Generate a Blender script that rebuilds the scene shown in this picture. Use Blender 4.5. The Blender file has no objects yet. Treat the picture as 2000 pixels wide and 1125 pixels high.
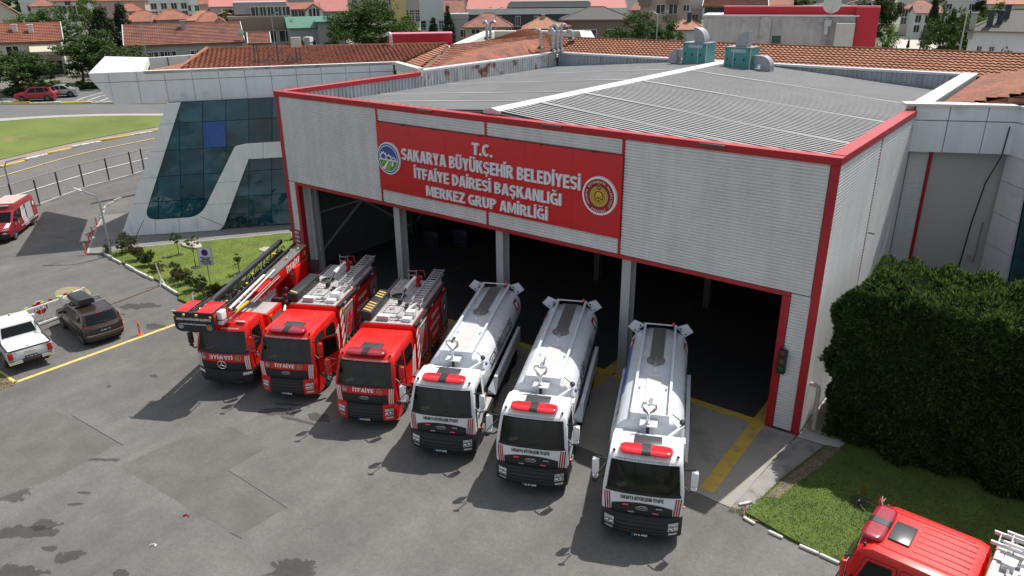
import bpy, bmesh, math, random
from mathutils import Vector, Matrix
R = math.radians
random.seed(11)
SC = bpy.context.scene
COL = SC.collection
# ------------------------------------------------------------------ camera, sky, sun, exposure
cam_d = bpy.data.cameras.new('camera')
cam = bpy.data.objects.new('camera', cam_d)
COL.objects.link(cam)
cam_d.sensor_width = 36
cam_d.lens = 26.3343
cam_d.clip_start = 0.5
cam_d.clip_end = 6000
_r, _u, _f = Vector((0.797015, 0.603895, -0.008824)), Vector((-0.221176, 0.30544, 0.926168)), Vector((-0.562004, 0.736218, -0.377007))
_m = Matrix((_r, _u, -_f)).transposed().to_4x4()
_m.translation = Vector((36.5975, -26.2546, 16.2726))
cam.matrix_world = _m
SC.camera = cam
SUN_DIR = Vector((-0.09, -0.60, -1.0)).normalized()      # the way the light travels
SUN_EL = math.asin(-SUN_DIR.z)
SUN_AZ = math.atan2(-SUN_DIR.x, -SUN_DIR.y)              # from +Y towards +X
world = bpy.data.worlds.new('World')
SC.world = world
world.use_nodes = True
wn = world.node_tree
bg = wn.nodes['Background']
sky = wn.nodes.new('ShaderNodeTexSky')
sky.sky_type = 'NISHITA'
sky.sun_disc = False
sky.sun_elevation = SUN_EL
sky.sun_rotation = SUN_AZ
sky.air_density = 1.0
sky.dust_density = 2.0
sky.ozone_density = 1.0
hs = wn.nodes.new('ShaderNodeHueSaturation')            # a hazy sky with white cloud, paler than the clear model
hs.inputs['Saturation'].default_value = .42
wn.links.new(sky.outputs[0], hs.inputs['Color'])
wn.links.new(hs.outputs[0], bg.inputs[0])
bg.inputs[1].default_value = 0.13
sun_d = bpy.data.lights.new('sun', 'SUN')
sun_d.energy = 4.15
sun_d.angle = R(0.5)
sun_d.color = (1.0, 0.955, 0.89)
sun = bpy.data.objects.new('sun', sun_d)
COL.objects.link(sun)
sun.rotation_euler = SUN_DIR.to_track_quat('-Z', 'Y').to_euler()
SC.view_settings.view_transform = 'Standard'
SC.view_settings.look = 'None'
SC.view_settings.gamma = 1
SC.view_settings.use_curve_mapping = False
SC.view_settings.exposure = 0.33
SC.render.engine = 'CYCLES'
SC.cycles.max_bounces = 7
SC.cycles.caustics_reflective = False
SC.cycles.caustics_refractive = False
CAMX, CAMY = _m.translation.x, _m.translation.y
def terr(x, y):
 d = math.hypot(x - CAMX, y - CAMY)
 if d < 62: return 0.0
 if d < 105: return 4 * (d - 62) / 43
 if d < 160: return 4 + (d - 105) * .02
 return 5.1 + min(d - 160, 600) * .012
# ------------------------------------------------------------------ materials
MATS = {}
def mat(name, col, rough=.6, metal=0.0, var=0.0, scale=3.0, bump=0.0, bscale=40.0, coat=0.0, spec=.5, var2=0.0, scale2=.4,
  island=0.0, rnd=0.0, trans=0.0, streak=0.0, emit=None, dirt=None):
 if name in MATS: return MATS[name]
 m = bpy.data.materials.new(name); m.use_nodes = True
 nt = m.node_tree; N = nt.nodes; L = nt.links
 p = N['Principled BSDF']
 p.inputs['Base Color'].default_value = (*col, 1)
 p.inputs['Roughness'].default_value = rough
 p.inputs['Metallic'].default_value = metal
 p.inputs['Specular IOR Level'].default_value = spec
 if coat:
  p.inputs['Coat Weight'].default_value = coat; p.inputs['Coat Roughness'].default_value = .08
 tc = N.new('ShaderNodeTexCoord')
 val = None
 def mul(a, b):
  n = N.new('ShaderNodeMath'); n.operation = 'MULTIPLY'
  L.new(a, n.inputs[0]); L.new(b, n.inputs[1]); return n.outputs[0]
 def remap(sock, amt):
  n = N.new('ShaderNodeMapRange')
  n.inputs['From Min'].default_value = .25; n.inputs['From Max'].default_value = .75
  n.inputs['To Min'].default_value = 1 - amt; n.inputs['To Max'].default_value = 1 + amt
  L.new(sock, n.inputs['Value']); return n.outputs[0]
 def noise(sc, det=4, stretch=None):
  n = N.new('ShaderNodeTexNoise'); n.inputs['Scale'].default_value = sc; n.inputs['Detail'].default_value = det
  src = tc.outputs['Object']
  if stretch:
   mp = N.new('ShaderNodeMapping'); mp.inputs['Scale'].default_value = stretch
   L.new(src, mp.inputs[0]); src = mp.outputs[0]
  L.new(src, n.inputs['Vector']); return n.outputs['Fac']
 fs = []
 if var: fs.append(remap(noise(scale), var))
 if var2: fs.append(remap(noise(scale2, 3), var2))
 if streak: fs.append(remap(noise(2.2, 5, (1, 1, .12)), streak))
 if island:
  g = N.new('ShaderNodeNewGeometry'); n = N.new('ShaderNodeMapRange')
  n.inputs['To Min'].default_value = 1 - island; n.inputs['To Max'].default_value = 1 + island
  L.new(g.outputs['Random Per Island'], n.inputs['Value']); fs.append(n.outputs[0])
 if rnd:
  g = N.new('ShaderNodeObjectInfo'); n = N.new('ShaderNodeMapRange')
  n.inputs['To Min'].default_value = 1 - rnd; n.inputs['To Max'].default_value = 1 + rnd
  L.new(g.outputs['Random'], n.inputs['Value']); fs.append(n.outputs[0])
 if fs:
  v = fs[0]
  for q in fs[1:]: v = mul(v, q)
  mx = N.new('ShaderNodeVectorMath'); mx.operation = 'SCALE'
  mx.inputs[0].default_value = col
  L.new(v, mx.inputs['Scale']); out = mx.outputs[0]
 else:
  out = None
 if dirt:                                        # (colour, scale, low, high): blotches of another colour
  n = noise(dirt[1], 6); r = N.new('ShaderNodeMapRange')
  r.inputs['From Min'].default_value = dirt[2]; r.inputs['From Max'].default_value = dirt[3]
  L.new(n, r.inputs['Value'])
  mm = N.new('ShaderNodeMix'); mm.data_type = 'RGBA'
  mm.inputs['A'].default_value = (*col, 1); mm.inputs['B'].default_value = (*dirt[0], 1)
  if out: L.new(out, mm.inputs['A'])
  L.new(r.outputs[0], mm.inputs['Factor']); out = mm.outputs['Result']
 if out: L.new(out, p.inputs['Base Color'])
 if bump:
  b = N.new('ShaderNodeBump'); b.inputs['Strength'].default_value = bump; b.inputs['Distance'].default_value = .02
  L.new(noise(bscale, 3), b.inputs['Height']); L.new(b.outputs[0], p.inputs['Normal'])
 if trans:
  t = N.new('ShaderNodeBsdfTranslucent'); mix = N.new('ShaderNodeMixShader'); mix.inputs[0].default_value = trans
  if out: L.new(out, t.inputs[0])
  else: t.inputs[0].default_value = (*col, 1)
  L.new(p.outputs[0], mix.inputs[1]); L.new(t.outputs[0], mix.inputs[2])
  L.new(mix.outputs[0], N['Material Output'].inputs[0])
 if emit:
  p.inputs['Emission Color'].default_value = (*col, 1); p.inputs['Emission Strength'].default_value = emit
 MATS[name] = m
 return m
white_paint = mat('white paint', (.80, .81, .82), .32, coat=.4, var=.03, scale=2, var2=.03)
tank_white = mat('tank paint', (.62, .66, .70), .35, coat=.3, var=.05, scale=1.5, dirt=((.45, .46, .46), 2.2, .56, .85))
red_paint = mat('red paint', (.66, .014, .010), .34, coat=.25, var=.06, scale=2, var2=.05)
van_red = mat('van red', (.26, .014, .022), .38, coat=.3, var=.08)
dark_red = mat('dark red paint', (.30, .012, .016), .4, var=.05)
trim_red = mat('trim red', (.38, .011, .018), .45, var=.06, scale=1.2, streak=.08)
board_red = mat('sign red', (.56, .012, .015), .5, var=.04, scale=.8, streak=.05)
black_plastic = mat('black plastic', (.018, .018, .02), .5, var=.15, scale=4)
chassis_black = mat('chassis black', (.02, .02, .021), .6, var=.2)
tyre_mat = mat('tyre rubber', (.022, .022, .022), .85, var=.2, scale=8)
rim_mat = mat('rim steel', (.52, .53, .54), .35, .6, var=.1)
chrome = mat('chrome', (.75, .76, .77), .18, 1.0)
steel = mat('galvanised steel', (.42, .44, .46), .42, .7, var=.12, scale=6)
alu = mat('aluminium', (.62, .63, .64), .38, .6, var=.08, scale=5)
deck_mat = mat('checker plate', (.50, .48, .48), .5, .35, var=.1, scale=3, bump=.4, bscale=30)
dark_plate = mat('dark checker plate', (.20, .195, .19), .5, .4, var=.12, scale=5, bump=.4, bscale=30)
glass_dark = mat('dark glass', (.006, .009, .009), .03, spec=.28)
hatch_mat = mat('smoked hatch', (.055, .058, .062), .3, var=.1)
lens_red = mat('red lens', (.75, .02, .03), .12, coat=.6, var=.2, scale=8)
lens_dim = mat('dull red lens', (.30, .018, .035), .2, coat=.4, var=.2, scale=8)
lens_pink = mat('pink strobe lens', (.85, .10, .16), .2)
amber = mat('amber lens', (.85, .25, .02), .25)
lamp_glass = mat('lamp glass', (.62, .64, .66), .12, .4, coat=.5)
txt_white = mat('white lettering', (.82, .82, .82), .5)
txt_black = mat('black lettering', (.015, .015, .017), .5)
txt_grey = mat('grey lettering', (.30, .28, .29), .5)
yellow_mat = mat('yellow paint', (.72, .46, .04), .45)
blue_mat = mat('blue paint', (.02, .09, .34), .45)
green_mat = mat('logo green', (.07, .30, .05), .5)
lime_mat = mat('logo lime', (.30, .45, .06), .5)
gold_mat = mat('crest gold', (.62, .52, .06), .4, .2)
crest_red = mat('crest red', (.22, .012, .03), .45)
plate_mat = mat('number plate', (.012, .013, .016), .4)
grey_shutter = mat('silver shutter', (.42, .42, .43), .4, .5, var=.08)
orange_mat = mat('hi-vis orange', (.80, .10, .025), .5)
# ------------------------------------------------------------------ mesh helpers
class MB:
 def __init__(s): s.v = []; s.f = []; s.m = []
 def add(s, vs, fs, m=0):
  o = len(s.v); s.v.extend([tuple(v) for v in vs])
  s.f.extend([tuple(i + o for i in f) for f in fs]); s.m.extend([m] * len(fs)); return s
 def bx(s, x0, x1, y0, y1, z0, z1, m=0):
  vs = [(x, y, z) for z in (z0, z1) for y in (y0, y1) for x in (x0, x1)]
  return s.add(vs, [(0, 2, 3, 1), (4, 5, 7, 6), (0, 1, 5, 4), (2, 6, 7, 3), (0, 4, 6, 2), (1, 3, 7, 5)], m)
 def box(s, c, d, m=0, M=None):
  hx, hy, hz = d[0] / 2, d[1] / 2, d[2] / 2
  vs = [Vector((x, y, z)) for z in (-hz, hz) for y in (-hy, hy) for x in (-hx, hx)]
  if M is not None: vs = [M @ v for v in vs]
  vs = [v + Vector(c) for v in vs]
  return s.add(vs, [(0, 2, 3, 1), (4, 5, 7, 6), (0, 1, 5, 4), (2, 6, 7, 3), (0, 4, 6, 2), (1, 3, 7, 5)], m)
 def bar(s, a, b, w, h=None, m=0):                # square bar between two points
  a = Vector(a); b = Vector(b); d = b - a; h = h or w
  up = Vector((0, 0, 1)) if abs(d.normalized().z) < .95 else Vector((1, 0, 0))
  x = d.cross(up).normalized(); z = x.cross(d).normalized()
  vs = [p + x * sx * w / 2 + z * sz * h / 2 for p in (a, b) for sx, sz in ((-1, -1), (1, -1), (1, 1), (-1, 1))]
  return s.add(vs, [(3, 2, 1, 0), (4, 5, 6, 7), (0, 1, 5, 4), (1, 2, 6, 5), (2, 3, 7, 6), (3, 0, 4, 7)], m)
 def prism(s, poly, axis, a, b, m=0):
  n = len(poly)
  def P(p, t): return (t, p[0], p[1]) if axis == 'x' else ((p[0], t, p[1]) if axis == 'y' else (p[0], p[1], t))
  vs = [P(p, a) for p in poly] + [P(p, b) for p in poly]
  fs = [tuple(range(n))[::-1], tuple(range(n, 2 * n))] + [(i, (i + 1) % n, n + (i + 1) % n, n + i) for i in range(n)]
  return s.add(vs, fs, m)
 def tube(s, pts, r, n=8, m=0, closed=False):
  pts = [Vector(p) for p in pts]; k = len(pts); vs = []; fs = []
  rs = r if isinstance(r, (list, tuple)) else [r] * k
  px = None
  for i, p in enumerate(pts):
   if closed: d = pts[(i + 1) % k] - pts[i - 1]
   else: d = pts[min(i + 1, k - 1)] - pts[max(i - 1, 0)]
   d.normalize()
   if px is None:
    up = Vector((0, 0, 1)) if abs(d.z) < .9 else Vector((1, 0, 0)); x = d.cross(up).normalized()
   else: x = (px - d * px.dot(d)).normalized()
   px = x; y = d.cross(x)
   for j in range(n):
    t = 2 * math.pi * j / n; vs.append(p + (x * math.cos(t) + y * math.sin(t)) * rs[i])
  for i in range(k if closed else k - 1):
   for j in range(n):
    a = i * n + j; b = i * n + (j + 1) % n; i2 = (i + 1) % k
    fs.append((a, b, i2 * n + (j + 1) % n, i2 * n + j))
  if not closed: fs += [tuple(range(n))[::-1], tuple(range((k - 1) * n, k * n))]
  return s.add(vs, fs, m)
 def lathe(s, prof, c, axis='z', n=24, m=0):       # prof: (radius, height along axis)
  vs = []; fs = []; k = len(prof)
  for r, h in prof:
   for j in range(n):
    t = 2 * math.pi * j / n; a, b = r * math.cos(t), r * math.sin(t)
    v = (a, b, h) if axis == 'z' else ((h, a, b) if axis == 'x' else (b, h, a))
    vs.append((v[0] + c[0], v[1] + c[1], v[2] + c[2]))
  for i in range(k - 1):
   for j in range(n): fs.append((i * n + j, i * n + (j + 1) % n, (i + 1) * n + (j + 1) % n, (i + 1) * n + j))
  if prof[0][0] > 1e-4: fs.append(tuple(range(n))[::-1])
  if prof[-1][0] > 1e-4: fs.append(tuple(range((k - 1) * n, k * n)))
  return s.add(vs, fs, m)
 def sph(s, c, r, n=10, m=0):
  rr = r if isinstance(r, (tuple, list)) else (r, r, r); vs = []; fs = []; k = n // 2 + 1
  for i in range(k):
   p = math.pi * i / (k - 1)
   for j in range(n):
    t = 2 * math.pi * j / n
    vs.append((c[0] + rr[0] * math.sin(p) * math.cos(t), c[1] + rr[1] * math.sin(p) * math.sin(t), c[2] - rr[2] * math.cos(p)))
  for i in range(k - 1):
   for j in range(n): fs.append((i * n + j, i * n + (j + 1) % n, (i + 1) * n + (j + 1) % n, (i + 1) * n + j))
  return s.add(vs, fs, m)
 def grid(s, fn, nu, nv, m=0, flip=False):
  vs = [fn(i / nu, j / nv) for j in range(nv + 1) for i in range(nu + 1)]
  fs = []
  for j in range(nv):
   for i in range(nu):
    a = j * (nu + 1) + i; q = (a, a + 1, a + nu + 2, a + nu + 1); fs.append(q[::-1] if flip else q)
  return s.add(vs, fs, m)
 def mesh(s, name, mats, smooth=35, bevel=0, seg=2, weld=False):
  me = bpy.data.meshes.new(name); me.from_pydata(s.v, [], s.f)
  mats = mats if isinstance(mats, (list, tuple)) else [mats]
  for k in mats: me.materials.append(k)
  if len(mats) > 1: me.polygons.foreach_set('material_index', s.m)
  if bevel or weld:
   bm = bmesh.new(); bm.from_mesh(me)
   if weld: bmesh.ops.remove_doubles(bm, verts=bm.verts, dist=.0005)
   if bevel:
    es = [e for e in bm.edges if len(e.link_faces) == 2 and e.calc_face_angle(0) > .6]
    if es: bmesh.ops.bevel(bm, geom=es, offset=bevel, segments=seg, affect='EDGES', profile=.5, clamp_overlap=True)
   bm.to_mesh(me); bm.free()
  if smooth:
   me.polygons.foreach_set('use_smooth', [True] * len(me.polygons)); me.set_sharp_from_angle(angle=R(smooth))
  me.update(); return me
 def build(s, name, mats, parent=None, smooth=35, bevel=0, seg=2, weld=False, loc=None, rz=None):
  return link(name, s.mesh(name, mats, smooth, bevel, seg, weld), parent, loc, rz)
def link(name, me, parent=None, loc=None, rz=None):
 o = bpy.data.objects.new(name, me); COL.objects.link(o)
 if parent: o.parent = parent
 if loc: o.location = loc
 if rz is not None: o.rotation_euler = (0, 0, rz)
 return o
def tag(o, label=None, cat=None, group=None, kind=None):
 if label: o['label'] = label
 if cat: o['category'] = cat
 if group: o['group'] = group
 if kind: o['kind'] = kind
 return o
def thing(name, label, cat, loc=(0, 0, 0), rz=0, group=None):
 o = bpy.data.objects.new(name, None); COL.objects.link(o); o.empty_display_size = .3
 o.location = loc; o.rotation_euler = (0, 0, rz)
 return tag(o, label, cat, group)
def copies(root, n):
 """n copies of a thing, each with its parts and their sub-parts"""
 kids = {}
 for k in bpy.data.objects:
  if k.parent: kids.setdefault(k.parent.name, []).append(k)
 out = []
 for _ in range(n):
  r = root.copy(); COL.objects.link(r); out.append(r)
  st = [(root, r)]
  while st:
   a, b = st.pop()
   for k in kids.get(a.name, []):
    c = k.copy(); COL.objects.link(c); c.parent = b; st.append((k, c))
 return out
# lettering: the built-in font turned into a mesh and laid on any surface through mapf(u, v, w)
_TX = {}
def text_geo(s, bold=0.0, depth=0.0, bev=0.0):
 k = (s, bold, depth, bev)
 if k in _TX: return _TX[k]
 cu = bpy.data.curves.new('t', 'FONT'); cu.body = s; cu.offset = bold; cu.extrude = depth; cu.bevel_depth = bev; cu.bevel_resolution = 1; cu.resolution_u = 3 if depth or len(s) < 12 else 2
 cu.fill_mode = 'BOTH' if depth else 'FRONT'
 o = bpy.data.objects.new('t', cu); COL.objects.link(o)
 dg = bpy.context.evaluated_depsgraph_get(); dg.update()
 me = bpy.data.meshes.new_from_object(o.evaluated_get(dg))
 vs = [tuple(v.co) for v in me.vertices]; fs = [tuple(p.vertices) for p in me.polygons]
 bpy.data.objects.remove(o); bpy.data.curves.remove(cu); bpy.data.meshes.remove(me)
 _TX[k] = (vs, fs); return _TX[k]
def text(name, s, w, h, mapf, material, parent, bold=.02, depth=0.0, mirror=False):
 vs, fs = text_geo(s, bold, depth)
 x0 = min(v[0] for v in vs); x1 = max(v[0] for v in vs)
 sx = w / (x1 - x0); cap = .73
 out = []
 for x, y, z in vs:
  u = (x - (x0 + x1) / 2) * sx; v = y / cap * h
  out.append((-u if mirror else u, v, z))
 if mirror: fs = [f[::-1] for f in fs]
 b = MB(); b.add([mapf(u, v, z) for u, v, z in out], fs)
 return b.build(name, material, parent, smooth=0)
def round_poly(pts, r, n=4):
 out = []; k = len(pts)
 for i in range(k):
  p = Vector(pts[i]); a = Vector(pts[i - 1]) - p; b = Vector(pts[(i + 1) % k]) - p
  rr = r[i] if isinstance(r, (list, tuple)) else r
  rr = min(rr, a.length * .49, b.length * .49)
  if rr < 1e-4: out.append(tuple(p)); continue
  pa = p + a.normalized() * rr; pb = p + b.normalized() * rr
  for j in range(n + 1):
   t = j / n; out.append(tuple(pa * (1 - t) ** 2 + p * 2 * t * (1 - t) + pb * t * t))
 return out
# heavy block capitals built from straight and curved strokes
def _arc(cx, cy, rx, ry, a0, a1, t, n=12):
 out = []
 for i in range(n):
  b0, b1 = R(a0 + (a1 - a0) * i / n), R(a0 + (a1 - a0) * (i + 1) / n)
  out.append([(cx + rx * math.cos(b0), cy + ry * math.sin(b0)), (cx + rx * math.cos(b1), cy + ry * math.sin(b1)),
     (cx + (rx - t) * math.cos(b1), cy + (ry - t * .9) * math.sin(b1)), (cx + (rx - t) * math.cos(b0), cy + (ry - t * .9) * math.sin(b0))])
 return out
def _rc(a, b, c, d): return [[(a, b), (c, b), (c, d), (a, d)]]
_S = _rc(0, 0, .2, 1)
_G = _arc(.34, .5, .34, .5, 45, 302, .2) + _rc(.5, 0, .67, .36) + _rc(.37, .36, .67, .52)
_SS = _arc(.29, .71, .29, .29, 18, 270, .18) + _arc(.29, .29, .29, .29, -160, 90, .18)
_U = _rc(0, .29, .2, 1) + _rc(.44, .29, .64, 1) + _arc(.32, .3, .32, .3, 180, 360, .2)
_dots = _rc(.08, 1.07, .25, 1.23) + _rc(.39, 1.07, .56, 1.23)
_P = _S + _arc(.2, .70, .38, .30, -90, 90, .19)
GLY = {'A': (.68, [[(0, 0), (.21, 0), (.34, .7), (.34, 1), (.21, 1)], [(.68, 0), (.47, 0), (.34, .7), (.34, 1), (.47, 1)], [(.2, .17), (.48, .17), (.46, .34), (.22, .34)]]),
 'B': (.62, _S + _arc(.2, .74, .37, .26, -90, 90, .18) + _arc(.2, .27, .42, .27, -90, 90, .18)), 'C': (.62, _arc(.34, .5, .34, .5, 48, 312, .2)), 'D': (.64, _S + _arc(.2, .5, .44, .5, -90, 90, .2)),
 'E': (.53, _S + _rc(.2, 0, .53, .18) + _rc(.2, .41, .49, .59) + _rc(.2, .82, .53, 1)), 'F': (.52, _S + _rc(.2, .4, .48, .58) + _rc(.2, .82, .52, 1)), 'G': (.67, _G), 'H': (.64, _S + _rc(.44, 0, .64, 1) + _rc(.2, .41, .44, .59)),
 'I': (.2, _S), 'K': (.66, _S + [[(.2, .33), (.2, .60), (.39, 1), (.63, 1)], [(.25, .5), (.41, .66), (.66, 0), (.43, 0)]]), 'L': (.5, _S + _rc(.2, 0, .5, .18)),
 'M': (.82, _rc(0, 0, .18, 1) + _rc(.64, 0, .82, 1) + [[(.18, 1), (.23, 1), (.47, .08), (.35, .08), (.18, .7)], [(.64, 1), (.59, 1), (.35, .08), (.47, .08), (.64, .7)]]),
 'N': (.64, _S + _rc(.44, 0, .64, 1) + [[(.2, 1), (.23, 1), (.44, .36), (.44, 0), (.41, 0), (.2, .64)]]), 'O': (.72, _arc(.36, .5, .36, .5, 0, 360, .2, 24)), 'P': (.58, _P), 'R': (.64, _P + [[(.24, .44), (.44, .46), (.64, 0), (.41, 0)]]),
 'S': (.58, _SS), 'T': (.6, _rc(0, .82, .6, 1) + _rc(.2, 0, .4, .82)), 'U': (.64, _U), 'Y': (.64, _rc(.22, 0, .42, .44) + [[(0, 1), (.22, 1), (.34, .62), (.42, .43), (.22, .43)], [(.64, 1), (.42, 1), (.30, .62), (.22, .43), (.42, .43)]]),
 'Z': (.58, _rc(0, .83, .57, 1) + _rc(0, 0, .58, .17) + [[(0, .17), (.24, .17), (.57, .83), (.33, .83)]]), '.': (.2, _rc(0, 0, .2, .19))}
GLY['İ'] = (.2, _S + _rc(0, 1.07, .2, 1.24)); GLY['Ş'] = (.58, _SS + _rc(.23, -.2, .36, -.03)); GLY['Ü'] = (.64, _U + _dots); GLY['Ö'] = (.72, GLY['O'][1] + _dots); GLY['Ğ'] = (.67, _G + _arc(.34, 1.24, .18, .15, 180, 360, .09, 8)); GLY['Ç'] = (.62, GLY['C'][1] + _rc(.28, -.2, .42, -.03))
def glyph(b, ch, f, depth):
 """one letter as solid strokes; each stroke a hair deeper than the last so no two faces share a plane"""
 for i, p in enumerate(GLY[ch][1]):
  A = sum(p[k][0] * p[(k + 1) % len(p)][1] - p[(k + 1) % len(p)][0] * p[k][1] for k in range(len(p)))
  if A < 0: p = p[::-1]
  n = len(p); w1 = depth + .0006 * (i % 9)
  if depth > .01: b.add([f(x, y, w1) for x, y in p] + [f(x, y, 0) for x, y in p], [tuple(range(n))] + [(k, n + k, n + (k + 1) % n, (k + 1) % n) for k in range(n)])
  else: b.add([f(x, y, w1) for x, y in p], [tuple(range(n))])
def spread(s, gap=.065):
 x = 0; out = []
 for ch in s:
  if ch == ' ': x += .30; continue
  out.append((ch, x)); x += GLY[ch][0] + gap
 return out, x - gap
def block(name, s, w, h, mapf, material, parent, mirror=False):
 """flat heavy lettering centred at u=0 with its feet at v=0"""
 gl, L = spread(s); k = w / L; b = MB(); sg = -1 if mirror else 1
 for ch, x0 in gl: glyph(b, ch, lambda x, y, q: mapf(sg * ((x + x0) * k - w / 2), y * h, q), .002)
 if mirror: b.f = [f[::-1] for f in b.f]
 return b.build(name, material, parent, 0)
# ------------------------------------------------------------------ ground
def asphalt_material():
 m = bpy.data.materials.new('yard asphalt'); m.use_nodes = True
 nt = m.node_tree; N = nt.nodes; L = nt.links; p = N['Principled BSDF']
 p.inputs['Roughness'].default_value = .85
 geo = N.new('ShaderNodeNewGeometry')
 def noise(sc, det=4, rough=.55, stretch=None, rot=0):
  n = N.new('ShaderNodeTexNoise'); n.inputs['Scale'].default_value = sc; n.inputs['Detail'].default_value = det
  n.inputs['Roughness'].default_value = rough
  src = geo.outputs['Position']
  if stretch:
   mp = N.new('ShaderNodeMapping'); mp.inputs['Scale'].default_value = stretch; mp.inputs['Rotation'].default_value = (0, 0, rot)
   L.new(src, mp.inputs[0]); src = mp.outputs[0]
  L.new(src, n.inputs['Vector']); return n.outputs['Fac']
 def mr(s, a, b, c, d):
  n = N.new('ShaderNodeMapRange'); n.inputs['From Min'].default_value = a; n.inputs['From Max'].default_value = b
  n.inputs['To Min'].default_value = c; n.inputs['To Max'].default_value = d; L.new(s, n.inputs['Value']); return n.outputs[0]
 def op(o, a, b):
  n = N.new('ShaderNodeMath'); n.operation = o
  for i, k in enumerate((a, b)):
   if isinstance(k, (int, float)): n.inputs[i].default_value = k
   else: L.new(k, n.inputs[i])
  return n.outputs[0]
 v = mr(noise(.16, 5), .3, .7, .80, 1.17)
 v = op('MULTIPLY', v, mr(noise(1.3, 5), .3, .7, .9, 1.1))
 v = op('MULTIPLY', v, mr(noise(26, 4, .75), .3, .7, .70, 1.30))
 v = op('MULTIPLY', v, mr(noise(6, 5, .6), .3, .7, .90, 1.10))
 v = op('MULTIPLY', v, mr(noise(.5, 4, .55, (1, .12, 1), R(-62)), .35, .7, .84, 1.11))     # worn along the driving line
 v = op('MULTIPLY', v, mr(noise(3.2, 6, .75), .66, .72, 1, .62))                           # small spots
 v = op('MULTIPLY', v, mr(noise(9.0, 3, .6), .71, .75, 1, .55))
 # oil and water stains that lie on the yard: (x, y, half length, half width, turn)
 wob = noise(1.9, 8, .66)
 for (x, y, a, b, t) in STAINS:
  vm = N.new('ShaderNodeVectorMath'); vm.operation = 'SUBTRACT'; vm.inputs[1].default_value = (x, y, 0)
  L.new(geo.outputs['Position'], vm.inputs[0])
  mp = N.new('ShaderNodeMapping'); mp.vector_type = 'TEXTURE'; mp.inputs['Rotation'].default_value = (0, 0, t); mp.inputs['Scale'].default_value = (a, b, 1e6)
  L.new(vm.outputs[0], mp.inputs[0])
  ln = N.new('ShaderNodeVectorMath'); ln.operation = 'LENGTH'; L.new(mp.outputs[0], ln.inputs[0])
  e = op('ADD', ln.outputs['Value'], mr(wob, .25, .75, -.75, .75))
  v = op('MULTIPLY', v, mr(e, .90, .955, .44, 1))
 sc = N.new('ShaderNodeVectorMath'); sc.operation = 'SCALE'; sc.inputs[0].default_value = (.128, .124, .117)
 L.new(v, sc.inputs['Scale']); L.new(sc.outputs[0], p.inputs['Base Color'])
 b = N.new('ShaderNodeBump'); b.inputs['Strength'].default_value = .35; b.inputs['Distance'].default_value = .01
 L.new(noise(60, 3), b.inputs['Height']); L.new(b.outputs[0], p.inputs['Normal'])
 return m
def _st(p, a, b, t): return (p[0], p[1], a, b, R(t))
STAINS = [_st((12.29, -20.33, -0), 1.25, .32, 36), _st((12.37, -19.81, -0), .5, .28, 30), _st((9.62, -19.87, -0), .8, .5, 40), _st((14.57, -20.03, -0), .42, .34, 40), _st((13.67, -20.25, -0), .28, .14, 30),
  _st((20.58, -16.29, -0), .75, .5, 30), _st((13.94, -21.31, -0), .9, .3, 35), _st((16.53, -19.43, -0), .3, .16, 20), _st((12.13, -18.69, -0), .3, .08, 45), _st((11.72, -18.24, -0), .3, .07, 30),
  _st((12.78, -15.38, -0), .22, .16, 20), _st((4.91, -14.04, -0), .16, .12, 0), _st((5.63, -12.37, -0), .2, .12, 0), _st((-2.76, -8.68, -0), 1.2, .45, 38),
  _st((0.58, -9.53, -0), .6, .42, 40), _st((-2.3, -9.71, -0), .16, .1, 20), _st((12.76, -10.91, -0), .9, .3, 30), _st((14.35, -10.22, -0), .7, .25, 10), _st((10.16, -16.96, -0), .9, .1, 35),
  _st((12.51, -10.34, -0), .9, .12, 30), _st((13.98, -10.83, -0), 1.1, .10, 15)]
def polar(name, r_list, a0, a1, na, eps, material):
 b = MB(); k = len(r_list)
 for j in range(na + 1):
  t = a0 + (a1 - a0) * j / na
  for r in r_list:
   x = CAMX + r * math.cos(t); y = CAMY + r * math.sin(t); b.v.append((x, y, terr(x, y) + eps))
 for j in range(na):
  for i in range(k - 1):
   a = j * k + i; b.f.append((a, a + 1, a + k + 1, a + k)); b.m.append(0)
 return b.build(name, material, None, smooth=0)
ground_mat = mat('town ground', (.17, .16, .13), .95, var=.25, scale=.15, var2=.2, scale2=.03, dirt=((.06, .09, .025), .07, .45, .58))
rl = [.5, 12, 24, 36, 48, 56, 61.9, 66, 72, 80, 88, 96, 104.9, 120, 140, 160, 200, 260, 340, 450, 600, 760, 1100, 1700, 2600]
tag(polar('terrain', rl, 0, 2 * math.pi, 240, 0, ground_mat), kind='structure')
asphalt = asphalt_material()
tag(polar('yard_asphalt', [.5, 12, 24, 36, 48, 56, 61.9, 66, 69, 72.5, 76, 80], R(60), R(300), 160, .006, asphalt), kind='structure')
def flat(name, pts, z, material, kind='structure', parent=None, th=0.0):
 b = MB(); n = len(pts)
 if th: b.prism([(p[0], p[1]) for p in pts], 'z', z, z + th)
 else: b.add([(p[0], p[1], z) for p in pts], [tuple(range(n))])
 me = b.mesh(name, material, 0)
 bm = bmesh.new(); bm.from_mesh(me); bmesh.ops.recalc_face_normals(bm, faces=bm.faces)
 if not th and bm.faces:
  bm.faces.ensure_lookup_table()
  if bm.faces[0].normal.z < 0: bmesh.ops.reverse_faces(bm, faces=bm.faces)
 bmesh.ops.triangulate(bm, faces=[f for f in bm.faces if len(f.verts) > 4]); bm.to_mesh(me); bm.free()
 o = link(name, me, parent);
 if kind: o['kind'] = kind
 return o
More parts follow.
